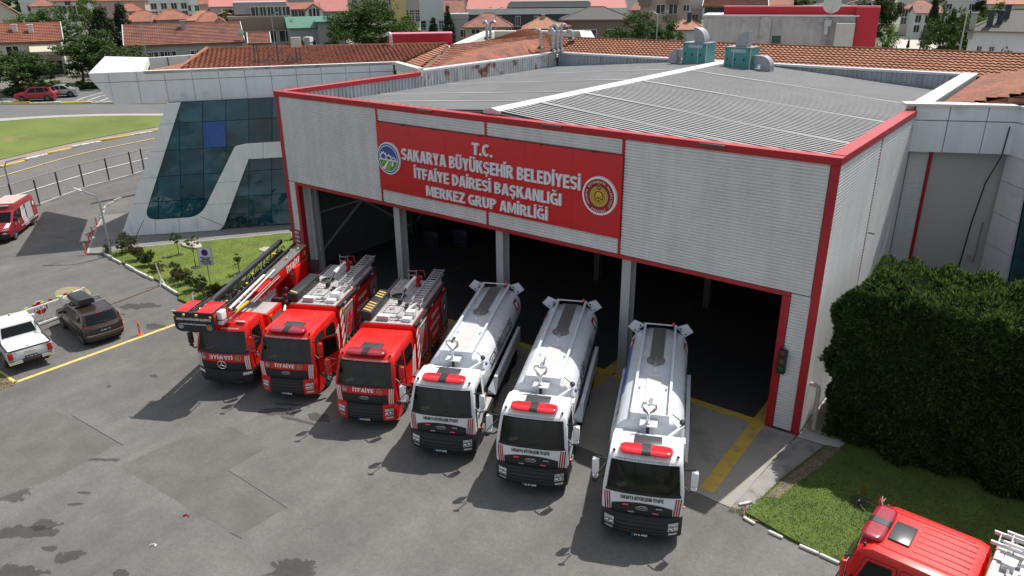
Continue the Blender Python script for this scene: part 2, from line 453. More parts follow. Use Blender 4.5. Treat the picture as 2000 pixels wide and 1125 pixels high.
def ribbon(name, A, B, eps, material, nu=5, step=1.0, kind='structure'):
 """a strip between two polylines, laid on the terrain"""
 def resample(P, n):
  P = [Vector((p[0], p[1])) for p in P]; L = [0]
  for i in range(1, len(P)): L.append(L[-1] + (P[i] - P[i - 1]).length)
  out = []
  for k in range(n + 1):
   t = L[-1] * k / n; i = 1
   while i < len(P) - 1 and L[i] < t: i += 1
   f = (t - L[i - 1]) / max(L[i] - L[i - 1], 1e-6); out.append(P[i - 1].lerp(P[i], f))
  return out, L[-1]
 _, ln = resample(A, 2); n = max(2, int(ln / step)); a, _ = resample(A, n); c, _ = resample(B, n)
 b = MB()
 for i in range(n + 1):
  for j in range(nu + 1):
   q = a[i].lerp(c[i], j / nu); b.v.append((q.x, q.y, terr(q.x, q.y) + eps))
 for i in range(n):
  for j in range(nu):
   k = i * (nu + 1) + j; b.f.append((k, k + 1, k + nu + 2, k + nu + 1)); b.m.append(0)
 me = b.mesh(name, material, 0)
 bm = bmesh.new(); bm.from_mesh(me); bm.normal_update(); bm.faces.ensure_lookup_table()
 if bm.faces[0].normal.z < 0: bmesh.ops.reverse_faces(bm, faces=bm.faces)
 bm.to_mesh(me); bm.free()
 o = link(name, me); o['kind'] = kind; return o
def soft(P, n=3):
 P = [Vector((p[0], p[1])) for p in P]
 for _ in range(n): P = [P[0]] + [P[i] * .5 + (P[i - 1] + P[i + 1]) * .25 for i in range(1, len(P) - 1)] + [P[-1]]
 for _ in range(2): P = [P[0]] + [q for i in range(len(P) - 1) for q in (P[i] * .75 + P[i + 1] * .25, P[i] * .25 + P[i + 1] * .75)] + [P[-1]]
 return P
def offset(P, d):
 P = [Vector((p[0], p[1])) for p in P]; out = []
 for i, p in enumerate(P):
  t = (P[min(i + 1, len(P) - 1)] - P[max(i - 1, 0)]).normalized(); out.append(p + Vector((-t.y, t.x)) * d)
 return out
concrete = mat('apron concrete', (.30, .285, .25), .9, var=.10, scale=.5, var2=.07, scale2=5, bump=.15, bscale=50, dirt=((.16, .155, .15), .7, .55, .8))
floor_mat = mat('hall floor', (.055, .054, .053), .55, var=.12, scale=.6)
pave_mat = mat('pavement', (.19, .186, .178), .9, var=.10, scale=.6, var2=.08, scale2=4)
line_yellow = mat('worn yellow line', (.52, .36, .06), .8, var=.08, scale=2, dirt=((.26, .22, .12), 2.4, .52, .75))
line_pale = mat('pale yellow line', (.62, .47, .12), .8, var=.08, scale=2, dirt=((.30, .27, .18), 3.5, .54, .72))
line_white = mat('worn white line', (.62, .61, .58), .8, var=.1, scale=3, dirt=((.25, .25, .24), 3, .52, .75))
road_mat = mat('road asphalt', (.125, .123, .120), .9, var=.10, scale=.25, var2=.08, scale2=3)
road_dark = mat('street asphalt', (.13, .13, .13), .9, var=.12, scale=.3)
grass_mat = mat('lawn grass', (.12, .165, .026), .95, var=.30, scale=.9, var2=.20, scale2=.22, bump=.6, bscale=25, dirt=((.15, .14, .045), .45, .56, .78))
blade_mat = mat('grass blades', (.17, .24, .035), .8, island=.35, var=.25, scale=.5, trans=.25)
grass_dry = mat('roundabout grass', (.115, .152, .03), .95, var=.25, scale=.25, bump=.4, bscale=6, dirt=((.25, .19, .085), .13, .54, .70))
soil_mat = mat('bare soil', (.17, .135, .095), .95, var=.25, scale=1.5)
patch_mat = mat('old asphalt patch', (.112, .107, .099), .9, var=.2, scale=.8, var2=.12, scale2=7, bump=.3, bscale=60)
joint_and_shadow_mat = mat('joint and shadow strip', (.055, .054, .052), .9, var=.3, scale=6)
kerb_white = mat('kerb white', (.66, .65, .60), .85, var=.10, scale=5, dirt=((.2, .19, .17), 4, .52, .7))
kerb_yellow = mat('kerb yellow', (.62, .44, .05), .85, var=.1, scale=5)
kerb_grey = mat('kerb concrete', (.34, .33, .31), .9, var=.12, scale=3)
# patches and seams in the yard; the last strip is the lamp's shadow painted on
flat('asphalt_patch', [(11.17, -16.73, -0), (15.66, -16.51, -0), (17.98, -16.32, -0), (18.01, -14.54, -0), (14.61, -14.5, -0), (14.5, -12.77, -0), (12.11, -12.68, -0), (11.22, -14.84, -0)], .0105, patch_mat)
flat('asphalt_patch', [(4.4, -18.53, -0), (5.08, -16.4, -0), (6.6, -16.17, -0), (9.66, -16, -0), (9.99, -18.25, -0), (9.59, -20.57, -0)], .0105, patch_mat)
for a, c in (((6.1, -16.14, -0), (9.92, -15.97, -0)), ((14.61, -14.5, -0), (18.05, -14.55, -0)), ((17.57, -16.42, -0), (18.14, -16.35, -0)), ((28.35, -5.62, -0), (29.96, -5.72, -0)), ((-12.21, -8.67, -0), (-12.24, -5.8, -0))):
 d = (Vector(c) - Vector(a)).normalized(); n = Vector((-d.y, d.x, 0)) * .016
 flat('seam_or_shadow_strip', [Vector(a) + n, Vector(c) + n, Vector(c) - n, Vector(a) - n], .0145, joint_and_shadow_mat)
# apron, hall floor, side path
flat('concrete_apron', [(-.4, -5.65), (30.0, -5.68), (30.12, -3.4), (30.34, -.12), (-.4, -.12)], .0105, concrete)
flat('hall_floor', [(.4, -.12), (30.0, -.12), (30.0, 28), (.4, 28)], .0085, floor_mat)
flat('side_path', [(30.42, -.15), (31.9, -.1), (33.2, 6), (33, 13), (30.42, 12.1)], .012, mat('side path concrete', (.48, .46, .41), .9, var=.08, scale=.7))
flat('kerb_ramp', [(29.98, -5.66), (30.55, -5.55), (30.78, -3.2), (31.45, -.2), (30.42, -.2), (30.14, -3.4)], .013, mat('ramp concrete', (.26, .25, .24), .9, var=.12, scale=1.4, dirt=((.12, .11, .1), 1.6, .5, .75)))
def line(a, c, w, z=.0165, m=None, name='floor_marking'):
 a = Vector((a[0], a[1], 0)); c = Vector((c[0], c[1], 0)); d = (c - a).normalized(); n = Vector((-d.y, d.x, 0)) * w / 2
 flat(name, [a + n, c + n, c - n, a - n], z, m or line_yellow)
for x in (8.0, 15.05, 22.0, 28.92):
 line((x + .05, -5.3), (x - .12, 2.2), .52)
 line((x - .3, 4.5), (x - .3, 25), .2, m=mat('shaded yellow line', (.10, .072, .018), .8))  # same yellow paint, with the hall's shade put into its colour
for x0, x1 in ((1.4, 7.74), (8.26, 14.78), (15.3, 21.73), (22.25, 28.6)):
 line((x0, -.05), (x1, -.05), .42, .0205)
line((1.18, -16.39, -0), (1.23, -8.2, -0), .22, .0165, line_pale, 'parking_line')
line((-3.79, -16.45, -0), (1.21, -16.36, -0), .2, .0165, line_pale, 'parking_line')
flat('yellow_dot', [(p[0], p[1]) for p in [Vector((-7.59, -9.92, -0)) + Vector((math.cos(t) * 1.35, math.sin(t) * .8, 0)) for t in [k * math.pi / 12 for k in range(24)]]], .0125, mat('faded yellow', (.24, .205, .12), .85, var=.2, scale=2))
flat('verge', [(-2.29, -16.96, -0), (-0.07, -16.37, -0), (1.42, -16.44, -0), (1.42, -17.16, -0), (0.93, -18.06, -0)], .02, soil_mat)
# pavement under the glass wing and the lawn island
flat('wing_pavement', [(-13.66, -6.21, -0), (-23.24, -0.31, 0.3), (-24.13, 1.39, 0.44), (-23.37, 2.08, 0.4), (-21, 6), (-6, 16), (-.32, 12), (-.32, .6), (-6.3, 4.2), (-12.3, -3.9), (-12.75, -5.56, -0)], .01, pave_mat, th=.12)
ISL = [(-12.79, -5.47, -0), (-8.91, -5.84, -0), (-4.72, -6.09, -0), (-2.1, -6.59, -0), (-1.6, -6.9), (-.35, -6.9), (-.35, .7), (-6.3, 4.3), (-12.2, -3.85)]
flat('lawn_island', ISL, .008, grass_mat, th=.13)
LAWN = [(30.52, -5.75), (32.1, -6.1), (33.6, -6.25), (37, -6.6), (52, -8), (52, 12), (33.6, 12), (33.2, 5.9), (31.95, -.1), (31.45, -.25), (30.82, -3.4)]
lawn2 = mat('side lawn grass', (.075, .115, .018), .95, var=.25, scale=1.2, var2=.2, scale2=.3, bump=.6, bscale=25)
flat('side_lawn', LAWN, .008, lawn2, th=.10)
flat('bare_soil', [(30.75, -4.6), (31.1, -4.4), (31.75, -1.6), (32.0, -.1), (31.55, -.3), (30.95, -3.2)], .112, soil_mat)
def inside(p, poly):
 r = False; j = len(poly) - 1
 for i in range(len(poly)):
  a, b = poly[i], poly[j]
  if (a[1] > p[1]) != (b[1] > p[1]) and p[0] < (b[0] - a[0]) * (p[1] - a[1]) / (b[1] - a[1]) + a[0]: r = not r
  j = i
 return r
def tufts(name, poly, z, n, h, rnd, m, lim=None):
 xs = [p[0] for p in poly]; ys = [p[1] for p in poly]; b = MB()
 x0, x1, y0, y1 = (min(xs), max(xs), min(ys), max(ys)) if not lim else lim
 k = 0
 while k < n:
  p = (rnd.uniform(x0, x1), rnd.uniform(y0, y1))
  if not inside(p, poly): continue
  k += 1
  for q in range(2):
   t = rnd.uniform(0, 6.28); w = rnd.uniform(.006, .014); hh = h * rnd.uniform(.5, 1.3); l = rnd.uniform(0, 6.28)
   c, s = math.cos(t) * w, math.sin(t) * w; x = p[0] + rnd.uniform(-.05, .05); y = p[1] + rnd.uniform(-.05, .05)
   b.add([(x - c, y - s, z), (x + c, y + s, z), (x + math.cos(l) * hh * .6, y + math.sin(l) * hh * .6, z + hh)], [(0, 1, 2)])
 o = b.build(name, m, None, 0); o['kind'] = 'stuff'
rg = random.Random(3)
tufts('grass', ISL, .135, 16000, .035, rg, blade_mat)
tufts('grass', LAWN, .105, 36000, .045, rg, mat('side grass blades', (.085, .14, .02), .8, island=.35, var=.25, scale=.8, trans=.25), (30.5, 42, -8, 3))
tufts('weeds', [(29.9, -5.95), (30.6, -5.9), (31.1, -4.2), (31.8, -1.2), (31.3, -1.6), (30.5, -5.2)], .02, 500, .13, rg, blade_mat)
tufts('weeds', [(-2.29, -16.96, -0), (-0.07, -16.37, -0), (1.42, -16.44, -0), (1.42, -17.16, -0), (0.93, -18.06, -0)], .02, 700, .10, rg, mat('dry weeds', (.20, .19, .06), .8, island=.3, trans=.2))
# white painted kerb stones of the two lawns, each a stone of its own
def kerb_run(owner, pts, w, h, step, m, gap=.03, skip=()):
 P = [Vector((p[0], p[1], 0)) for p in pts]; k = 0; rr = random.Random(int(P[0].x * 7))
 for i in range(len(P) - 1):
  d = P[i + 1] - P[i]; n = max(1, int(round(d.length / step))); a = math.atan2(d.y, d.x); st = d.length / n
  for j in range(n):
   c = P[i] + d * ((j + .5) / n); k += 1
   if k in skip: continue
   b = MB(); b.bx(-st / 2 + gap / 2, st / 2 - gap / 2, -w / 2, w / 2, 0, h * rr.uniform(.85, 1.1))
   o = b.build('kerb_stone', m if not isinstance(m, list) else m[k % len(m)], owner, bevel=.02, seg=1)
   o.location = (c.x + rr.uniform(-.02, .02), c.y + rr.uniform(-.02, .02), terr(c.x, c.y)); o.rotation_euler = (rr.uniform(-.05, .05), 0, a + rr.uniform(-.04, .04))
def structure_root(name):
 o = bpy.data.objects.new(name, None); COL.objects.link(o); o['kind'] = 'structure'; return o
kerb_run(structure_root('island_kerb'), [(-12.64, -5.6, -0), (-8.73, -5.93, -0), (-4.48, -6.22, -0), (-2.4, -6.53, -0)], .11, .19, .62, kerb_white, skip=(5, 12, 13))
kerb_run(structure_root('lawn_kerb'), [(30.53, -5.95, -0), (31.41, -6.15, -0), (32.4, -6.23, -0), (33.64, -6.3, -0), (34.51, -6.33, -0)], .10, .11, .55, kerb_white, skip=(2, 4))
kerb_run(structure_root('pavement_kerb'), [(-13.58, -6.28, -0), (-17.72, -3.81, -0), (-23.24, -0.31, 0.3), (-24.29, 1.56, 0.46)], .14, .16, 1.0, kerb_grey)
kerb_run(structure_root('lawn_edging'), [(-12.25, -3.8), (-6.3, 4.38), (-.4, .72)], .12, .17, 1.2, kerb_grey)
# the ring road, the roundabout and the street beyond
near = [(-24.86, -11.06, 0.12), (-26.61, -6.5, 0.39), (-27.14, -5.23, 0.48), (-26.75, -3.63, 0.49), (-27.45, -1.74, 0.61), (-28.15, 0.46, 0.75), (-28.43, 2.69, 0.85), (-28.66, 4.89, 0.96), (-28.92, 8.39, 1.13), (-29.3, 13.36, 1.38)]
far = [(-37.5, -6.77, 1.36), (-38.42, -1.82, 1.57), (-38.88, -0.39, 1.65), (-39.5, 1.17, 1.76), (-40.32, 3.32, 1.9), (-40.84, 5.92, 2.03), (-41.2, 8.58, 2.16), (-40.48, 12.99, 2.28), (-40.03, 16.75, 2.41), (-39.31, 20.61, 2.53)]
near, far = soft(near), soft(far)
ribbon('ring_road', near, far, .03, road_mat, 12)
grs = [(-39.61, -6.06, 1.57), (-41.16, -0.73, 1.85), (-41.2, 0.57, 1.89), (-41.41, 1.98, 1.95), (-41.63, 3.91, 2.03), (-42.03, 6.49, 2.16), (-42.25, 9.12, 2.27), (-41.74, 13.71, 2.41), (-41.32, 17.55, 2.55), (-40.64, 21.49, 2.68)]
grs = soft(grs)
ribbon('roundabout_path', far, grs, .06, mat('path paving', (.25, .20, .17), .9, var=.12, scale=1.5), 4)
gfar = [(-57.5, 0.01, 3.32), (-54.48, 4.56, 3.18), (-53.51, 7.16, 3.17), (-52.05, 9.66, 3.13), (-50.3, 12.09, 3.07), (-48.28, 14.45, 2.99), (-45.99, 16.71, 2.89), (-43.64, 18.98, 2.8), (-41.21, 21.88, 2.74)]
ribbon('roundabout_lawn', grs, gfar, .10, grass_dry, 16)
st0 = [(-58.58, 0.37, 3.43), (-55.55, 4.98, 3.28), (-54.37, 7.53, 3.26), (-52.9, 10.05, 3.22), (-51.15, 12.51, 3.16), (-49.12, 14.9, 3.08), (-46.81, 17.18, 2.98), (-44.64, 19.6, 2.91), (-42, 22.4, 2.83)]
ribbon('street_kerb', gfar, st0, .12, kerb_grey, 2)
st1 = [(-67.42, 3.31, 4.06), (-62.26, 7.64, 3.95), (-60.12, 10, 3.84), (-58.03, 12.42, 3.74), (-55.88, 14.86, 3.65), (-53.55, 17.26, 3.54), (-51.15, 19.67, 3.45), (-48.9, 22.22, 3.38), (-45.94, 25.04, 3.27)]
ribbon('far_street', st0, st1, .05, road_dark, 8)
st2 = [(-69.04, 3.83, 4.1), (-63.55, 8.14, 4.02), (-61.1, 10.42, 3.94), (-59, 12.87, 3.84), (-56.84, 15.34, 3.75), (-54.48, 17.76, 3.64), (-52.06, 20.2, 3.54), (-49.81, 22.77, 3.47), (-46.82, 25.62, 3.37)]
ribbon('median_grass', st1, st2, .10, grass_dry, 2)
st3 = [(-88.97, 10.2, 4.52), (-79.31, 14.1, 4.35), (-74.14, 15.77, 4.27), (-70.05, 17.79, 4.21), (-66.91, 20.21, 4.17), (-64.64, 23.07, 4.15), (-62.32, 25.98, 4.14), (-59.94, 28.93, 4.12), (-56.95, 32.33, 4.11)]
ribbon('parking_street', st2, st3, .05, road_dark, 10)
def mark(a, c, w, m, eps=.075): ribbon('road_marking', a, c if c else offset(a, w), eps, m, 1, .8)
def between(A, B, f):
 A, B = [Vector(p) for p in A], [Vector(p) for p in B]; return [Vector(a).lerp(Vector(b), f) for a, b in zip(A, B)]
mark(between(near, far, .30), None, .14, line_white)
mark(between(near, far, .78), None, .14, line_pale)
mark(between(near, far, .55), None, .10, mat('faint line', (.30, .26, .2), .9, var=.2))
mark(offset(st2, .25), None, .1, line_white)
for a, c in (((-58.48, 14.36, 3.85), (-61.72, 19.29, 4.07)), ((-57.63, 15.25, 3.81), (-60.29, 19.86, 4.05)), ((-56.46, 16.11, 3.74), (-59.03, 20.82, 4.03)), ((-64.83, 9.44, 4.05), (-66.11, 11.34, 4.09))):
 mark([Vector(a), Vector(a).lerp(Vector(c), .5), Vector(c)], None, .15, line_white)
rk = structure_root('roundabout_kerb')
kerb_run(rk, far[::4], .22, .15, 2.4, [kerb_white, kerb_yellow], .02)
kerb_run(structure_root('median_kerb'), [(-63.49, 7.06, 4.01), (-60.53, 10.17, 3.88), (-58.39, 12.59, 3.78), (-56.21, 15.03, 3.68), (-53.92, 17.46, 3.58)], .2, .25, 2.6, [kerb_yellow, kerb_white], .02)
# ------------------------------------------------------------------ the fire hall
W, H, HO = 30.36, 10.80, 5.58
clad = mat('cladding sheet', (.68, .69, .685), .5, .05, var=.05, scale=.7, streak=.09)
roof_sheet = mat('roof sheet', (.40, .405, .41), .75, .0, spec=.15, var=.06, scale=.6, var2=.08, scale2=.15)
para_sheet = mat('parapet sheet', (.36, .39, .41), .5, .2, var=.1, scale=1, streak=.2)
para_rust = mat('rusty parapet sheet', (.42, .44, .45), .6, .2, var=.15, scale=1, streak=.25, dirt=((.20, .065, .025), 1.1, .56, .66))
coping = mat('pale coping', (.56, .58, .60), .45, .2, var=.05)
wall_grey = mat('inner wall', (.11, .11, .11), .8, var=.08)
seam_red = mat('seam red', (.20, .01, .016), .5)
hall = thing('fire_station_hall', 'grey corrugated fire station hall with red trim and four open bays', 'fire station')
def corr(x0, x1, z0, z1, y, name='cladding_panel', m=None, plane='x', pitch=.122, depth=.05, sgn=-1):
 """horizontally ribbed sheet on a wall: plane 'x' lies along X at y; plane 'y' lies along Y at x=y"""
 prof = []; z = z0
 while z < z1:
  for f, d in ((0, 0), (.36, 0), (.44, 1), (.86, 1)):
   zz = z + f * pitch
   if zz <= z1: prof.append((zz, d * depth))
  z += pitch
 prof.append((z1, 0))
 b = MB(); n = len(prof)
 for t in (x0, x1):
  for zz, d in prof: b.v.append((t, y + sgn * d, zz) if plane == 'x' else (y + sgn * d, t, zz))
 flip = (plane == 'x') == (sgn < 0)
 for i in range(n - 1):
  f = (i, n + i, n + i + 1, i + 1); b.f.append(f if flip else f[::-1]); b.m.append(0)
 return b.build(name, m or clad, hall, smooth=0)
BX = [0, 8.13, 15.18, 22.22, W]
def core(x0, x1, y0, y1, z0, z1, m=wall_grey, name='wall_core'):
 b = MB(); b.bx(x0, x1, y0, y1, z0, z1); return b.build(name, m, hall, 0)
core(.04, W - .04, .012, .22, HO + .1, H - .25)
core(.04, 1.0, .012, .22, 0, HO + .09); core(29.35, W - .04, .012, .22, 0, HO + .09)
for i in range(4):
 x0, x1 = BX[i] + (.28 if i == 0 else .07), BX[i + 1] - (.28 if i == 3 else .07)
 if i in (0, 3): corr(x0, x1, HO + .14, H - .28, 0)
 else: corr(x0, x1, HO + .14, 6.40, 0); corr(x0, x1, 9.92, H - .28, 0)
corr(.28, .84, .05, HO + .10, 0); corr(29.42, W - .26, .05, HO + .10, 0)
# red trims
def trim(x0, x1, y0, y1, z0, z1, m=trim_red, name='red_trim', parent=None):
 b = MB(); b.bx(x0, x1, y0, y1, z0, z1); return b.build(name, m, parent or hall, bevel=.012, seg=1)
trim(-.07, W + .07, -.085, .36, H - .27, H, name='front_cap')
trim(-.05, .27, -.055, .011, .0, H - .275, name='corner_trim'); trim(W - .25, W + .055, -.055, .011, 0, H - .275, name='corner_trim')
for x in BX[1:4]:
 trim(x - .065, x + .065, -.05, .01, 9.9, H - .275, seam_red if x > 30 else trim_red); trim(x - .065, x + .065, -.05, .01, HO + .13, 6.42)
trim(.84, 29.4, -.065, .24, HO - .03, HO + .125, name='door_head')
trim(.82, 1.09, -.06, .26, 0, HO - .032, name='door_post'); trim(29.1, 29.4, -.06, .26, 0, HO - .032, name='door_post')
b = MB(); b.bx(29.1 - .02, 29.1 + .3, .262, .9, 0, HO - .03); b.build('jamb', wall_grey, hall)
corr(.27, 1.35, .05, HO, 1.02, plane='y', sgn=1); core(.3, 1.01, .27, 1.3, 0, HO + .1)
# side walls
corr(.02, 5.85, .05, H - .3, W + .002, plane='y', sgn=1); corr(6.0, 12.0, .05, H - .3, W + .002, plane='y', sgn=1)
trim(W - .01, W + .045, 5.86, 5.99, .0, H - .3, seam_red, 'seam_trim')
core(W - .25, W - .002, .23, 28.2, 0, H - .3); core(.002, .25, .23, 28.2, 0, H - .3); core(.26, W - .26, 28.0, 28.2, 0, H - .4)
corr(.02, 12, .05, H - .3, -.002, plane='y', sgn=-1)
trim(W - .42, W + .075, .362, 12.1, H - .26, H + .02, name='side_cap'); trim(-.075, .37, .362, 11.7, H - .25, H + .01, name='side_cap')
# the roof: two ribbed slopes with a pale ridge
ZR, ZE = 10.93, 9.72
def slope(x0, z0, x1, z1, name, m):
 b = MB(); y = .38; p = .33; prof = []
 while y < 28.0:
  prof += [(y, 0), (y + p * .54, 0), (y + p * .57, .10), (y + p * .97, .10)]; y += p
 n = len(prof)
 for (x, z) in ((x0, z0), (x1, z1)):
  for yy, d in prof: b.v.append((x, yy, z + d))
 up = x1 > x0
 for i in range(n - 1):
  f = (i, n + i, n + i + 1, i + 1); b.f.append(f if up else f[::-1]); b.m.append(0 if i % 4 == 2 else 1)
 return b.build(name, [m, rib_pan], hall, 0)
rib_pan = mat('shaded roof pan', (.11, .113, .118), .8, .0, spec=.15, var=.12, scale=.8)  # shade between the roof ribs put into the pan and side colour
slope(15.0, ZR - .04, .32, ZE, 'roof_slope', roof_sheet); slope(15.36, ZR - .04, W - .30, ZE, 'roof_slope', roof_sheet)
b = MB(); b.prism([(14.72, ZR + .06), (15.18, ZR + .17), (15.64, ZR + .06), (15.64, ZR - .1), (14.72, ZR - .1)], 'y', .37, 27.7); b.build('ridge_cap', coping, hall, 0)
for y in (3.35, 7.31, 13.58, 20.18):                       # overlaps of the sheets catch the light
 for sx in (1, -1):
  b = MB(); xe = 15.18 + sx * 14.6
  b.add([(15.18 + sx * .5, y, ZR + .09), (xe, y, ZE + .12), (xe, y + .25, ZE + .12), (15.18 + sx * .5, y + .25, ZR + .09)], [(0, 1, 2, 3) if sx < 0 else (3, 2, 1, 0)])
  b.build('sheet_overlap', mat('overlap strip', (.30, .30, .305), .8, spec=.1), hall, 0)
def vribs(p0, p1, z0, z1, m, name='parapet_sheet', pitch=.30, depth=.05):
 p0 = Vector((p0[0], p0[1], 0)); p1 = Vector((p1[0], p1[1], 0)); d = p1 - p0; L = d.length; d.normalize(); n = Vector((-d.y, d.x, 0)); b = MB(); pr = []; t = 0
 while t < L:
  for f, k in ((0, 0), (.5, 0), (.6, 1), (.92, 1)):
   if t + f * pitch < L: pr.append((t + f * pitch, k * depth))
  t += pitch
 pr.append((L, 0)); k = len(pr)
 for z in (z0, z1):
  for t, q in pr:
   v = p0 + d * t + n * q; b.v.append((v.x, v.y, z))
 for i in range(k - 1): b.f.append((i, i + 1, k + i + 1, k + i)); b.m.append(0)
 return b.build(name, m, hall, 0)
vribs((.30, 11.75), (.30, .4), 9.6, H - .24, para_sheet); vribs((.32, 27.7), (.32, 11.75), 9.6, H, para_rust)
vribs((W - .3, 27.9), (.32, 27.9), 9.6, H, para_sheet)
vribs((W - .43, .4), (W - .43, 27.7), 9.6, H - .27, para_sheet)
trim(-.2, .36, 11.72, 28.3, H - .02, H + .14, coping, 'coping'); trim(.37, W - .4, 27.75, 28.3, H - .02, H + .13, coping, 'coping')
trim(W - .44, W + .35, 12.2, 28.3, H - .02, H + .16, coping, 'coping'); core(W + .05, W + .3, 12.2, 28.2, 9, H - .03, coping, 'coping_face')
# floodlights under the cap
for x in (11.5, 18.8, 25.9):
 b = MB(); b.bx(x - .5, x + .5, -.17, -.087, H - .13, H - .03); b.build('strip_floodlight', mat('floodlight body', (.09, .075, .06), .5), hall, bevel=.015)
# steel inside
col_m = mat('column paint', (.42, .43, .44), .5, var=.06)
def icol(x, y, w=.42, d=.5, z1=HO + .6, nm='steel_column', m=None):
 b = MB(); b.bx(x - w / 2, x + w / 2, y - d / 2, y - d / 2 + .05, 0, z1); b.bx(x - w / 2, x + w / 2, y + d / 2 - .05, y + d / 2, 0, z1); b.bx(x - .03, x + .03, y - d / 2 + .05, y + d / 2 - .05, 0, z1)
 b.bx(x - w / 2 - .06, x + w / 2 + .06, y - d / 2 - .06, y + d / 2 + .06, .009, .03); return b.build(nm, m or col_m, hall, 0)
for x in (8.75, 15.62, 22.45): icol(x, .52)
icol(1.25, .75, .3, .4)
for x in (.55, 8.75, 15.62, 22.45, 29.7):
 for y in (9.6, 18.8): icol(x, y, .35, .4, 9.6, m=mat('shaded inner column', (.07, .07, .072), .6))  # darkness of the hall put into the colour of these columns
b = MB()
for y0, y1 in ((1.2, 9.4), (9.8, 18.6)):
 b.bar((.42, y0, .6), (.42, y1, 6.2), .12, .12); b.bar((.45, y0, 6.2), (.45, y1, .6), .12, .12); b.bar((.4, y0, 3.4), (.4, y1, 3.4), .1)
b.build('wall_bracing', col_m, hall, 0)
b = MB()
for y in (9.6, 18.8): b.bar((.4, y, 9.35), (15.18, y, 10.4), .18, .4); b.bar((15.18, y, 10.4), (29.9, y, 9.35), .18, .4)
b.build('roof_beams', col_m, hall, 0)
# down pipe on the right-hand corner
b = MB(); b.tube([(W + .42, .55, .12), (W + .40, .5, 1.85), (W + .38, .5, 1.98), (W + .22, .5, 2.05), (W + .06, .5, 2.05)], .085, 10); b.build('down_pipe', mat('plastic pipe', (.45, .40, .36), .5, var=.1), hall)
b = MB(); b.tube([(W + .06, 6.1, 6.6), (W + .3, 6.2, 6.55)], .025, 6); b.build('wall_bracket', chassis_black, hall)
# warning sign on the left pier
t = thing('exit_warning_sign', 'small dark red warning sign on the left door pier above the ladder truck', 'sign', (.53, -.075, 2.0))
b = MB(); b.bx(-.24, .24, -.02, .02, -.1, .75); b.build('board', crest_red, t, bevel=.005)
for k, s in enumerate(('DİKKAT', 'İTFAİYE', 'ÇIKIŞI')):
 block('lettering', s, .40, .15, lambda u, v, w, k=k: (u, -.024 - w, .52 - .25 * k + v), txt_white, t)
# traffic light on the right pier
t = thing('traffic_light', 'black three lamp traffic light on the right red door post', 'traffic light', (29.46, -.2, 3.0))
b = MB(); b.bx(-.16, .16, -.10, .09, -.5, .48); b.build('housing', black_plastic, t, bevel=.03)
for k, c in enumerate(((.10, .015, .012), (.10, .06, .01), (.015, .07, .03))):
 b = MB(); b.lathe([(.115, 0), (.10, -.02), (0, -.035)], (0, -.10, .30 - .31 * k), 'y', 16); b.build('lamp', mat('unlit lamp %d' % k, c, .25), t)
b = MB(); b.bx(-.03, .03, .09, .16, .46, .56); b.tube([(0, .1, .5), (0, .1, .62)], .02, 6); b.build('bracket', steel, t)
# ------------------------------------------------------------------ the big red sign
sign = thing('name_sign', 'long red fire department name sign with raised white letters above the bays', 'sign', (0, 0, 0))
YB = -.15
b = MB(); b.bx(BX[1] + .02, BX[3] + .03, YB, -.012, 6.44, 9.88); b.build('board', board_red, sign, bevel=.01)
for x in (10.0, 12.1, 14.9, 16.4, 18.3, 20.9):
 b = MB(); b.bx(x - .05, x + .05, YB - .02, YB + .05, 9.86, 9.93); b.build('clip', chassis_black, sign)
letter_mat = mat('sign letters', (.72, .74, .77), .5, var=.05)
def letters(s, x0, x1, z0, h, parent, depth=.09):
 gl, L = spread(s); k = (x1 - x0) / L
 for ch, off in gl:
  bb = MB(); glyph(bb, ch, lambda x, y, q: (x0 + (x + off) * k, YB - .003 - q, z0 + y * h), depth)
  bb.build('letter', letter_mat, parent, smooth=0)
for x in (10.45, 12.8, 17.5, 19.9):
 b = MB(); b.bx(x - .008, x + .008, YB - .002, YB + .01, 6.5, 9.82); b.build('board_joint', dark_red, sign)
letters('T.C.', 14.50, 15.68, 9.02, .55, sign)
letters('SAKARYA BÜYÜKŞEHİR BELEDİYESİ', 9.92, 20.36, 8.21, .57, sign)
letters('İTFAİYE DAİRESİ BAŞKANLIĞI', 10.72, 19.42, 7.39, .53, sign)
letters('MERKEZ GRUP AMİRLİĞİ', 11.48, 18.72, 6.61, .50, sign)
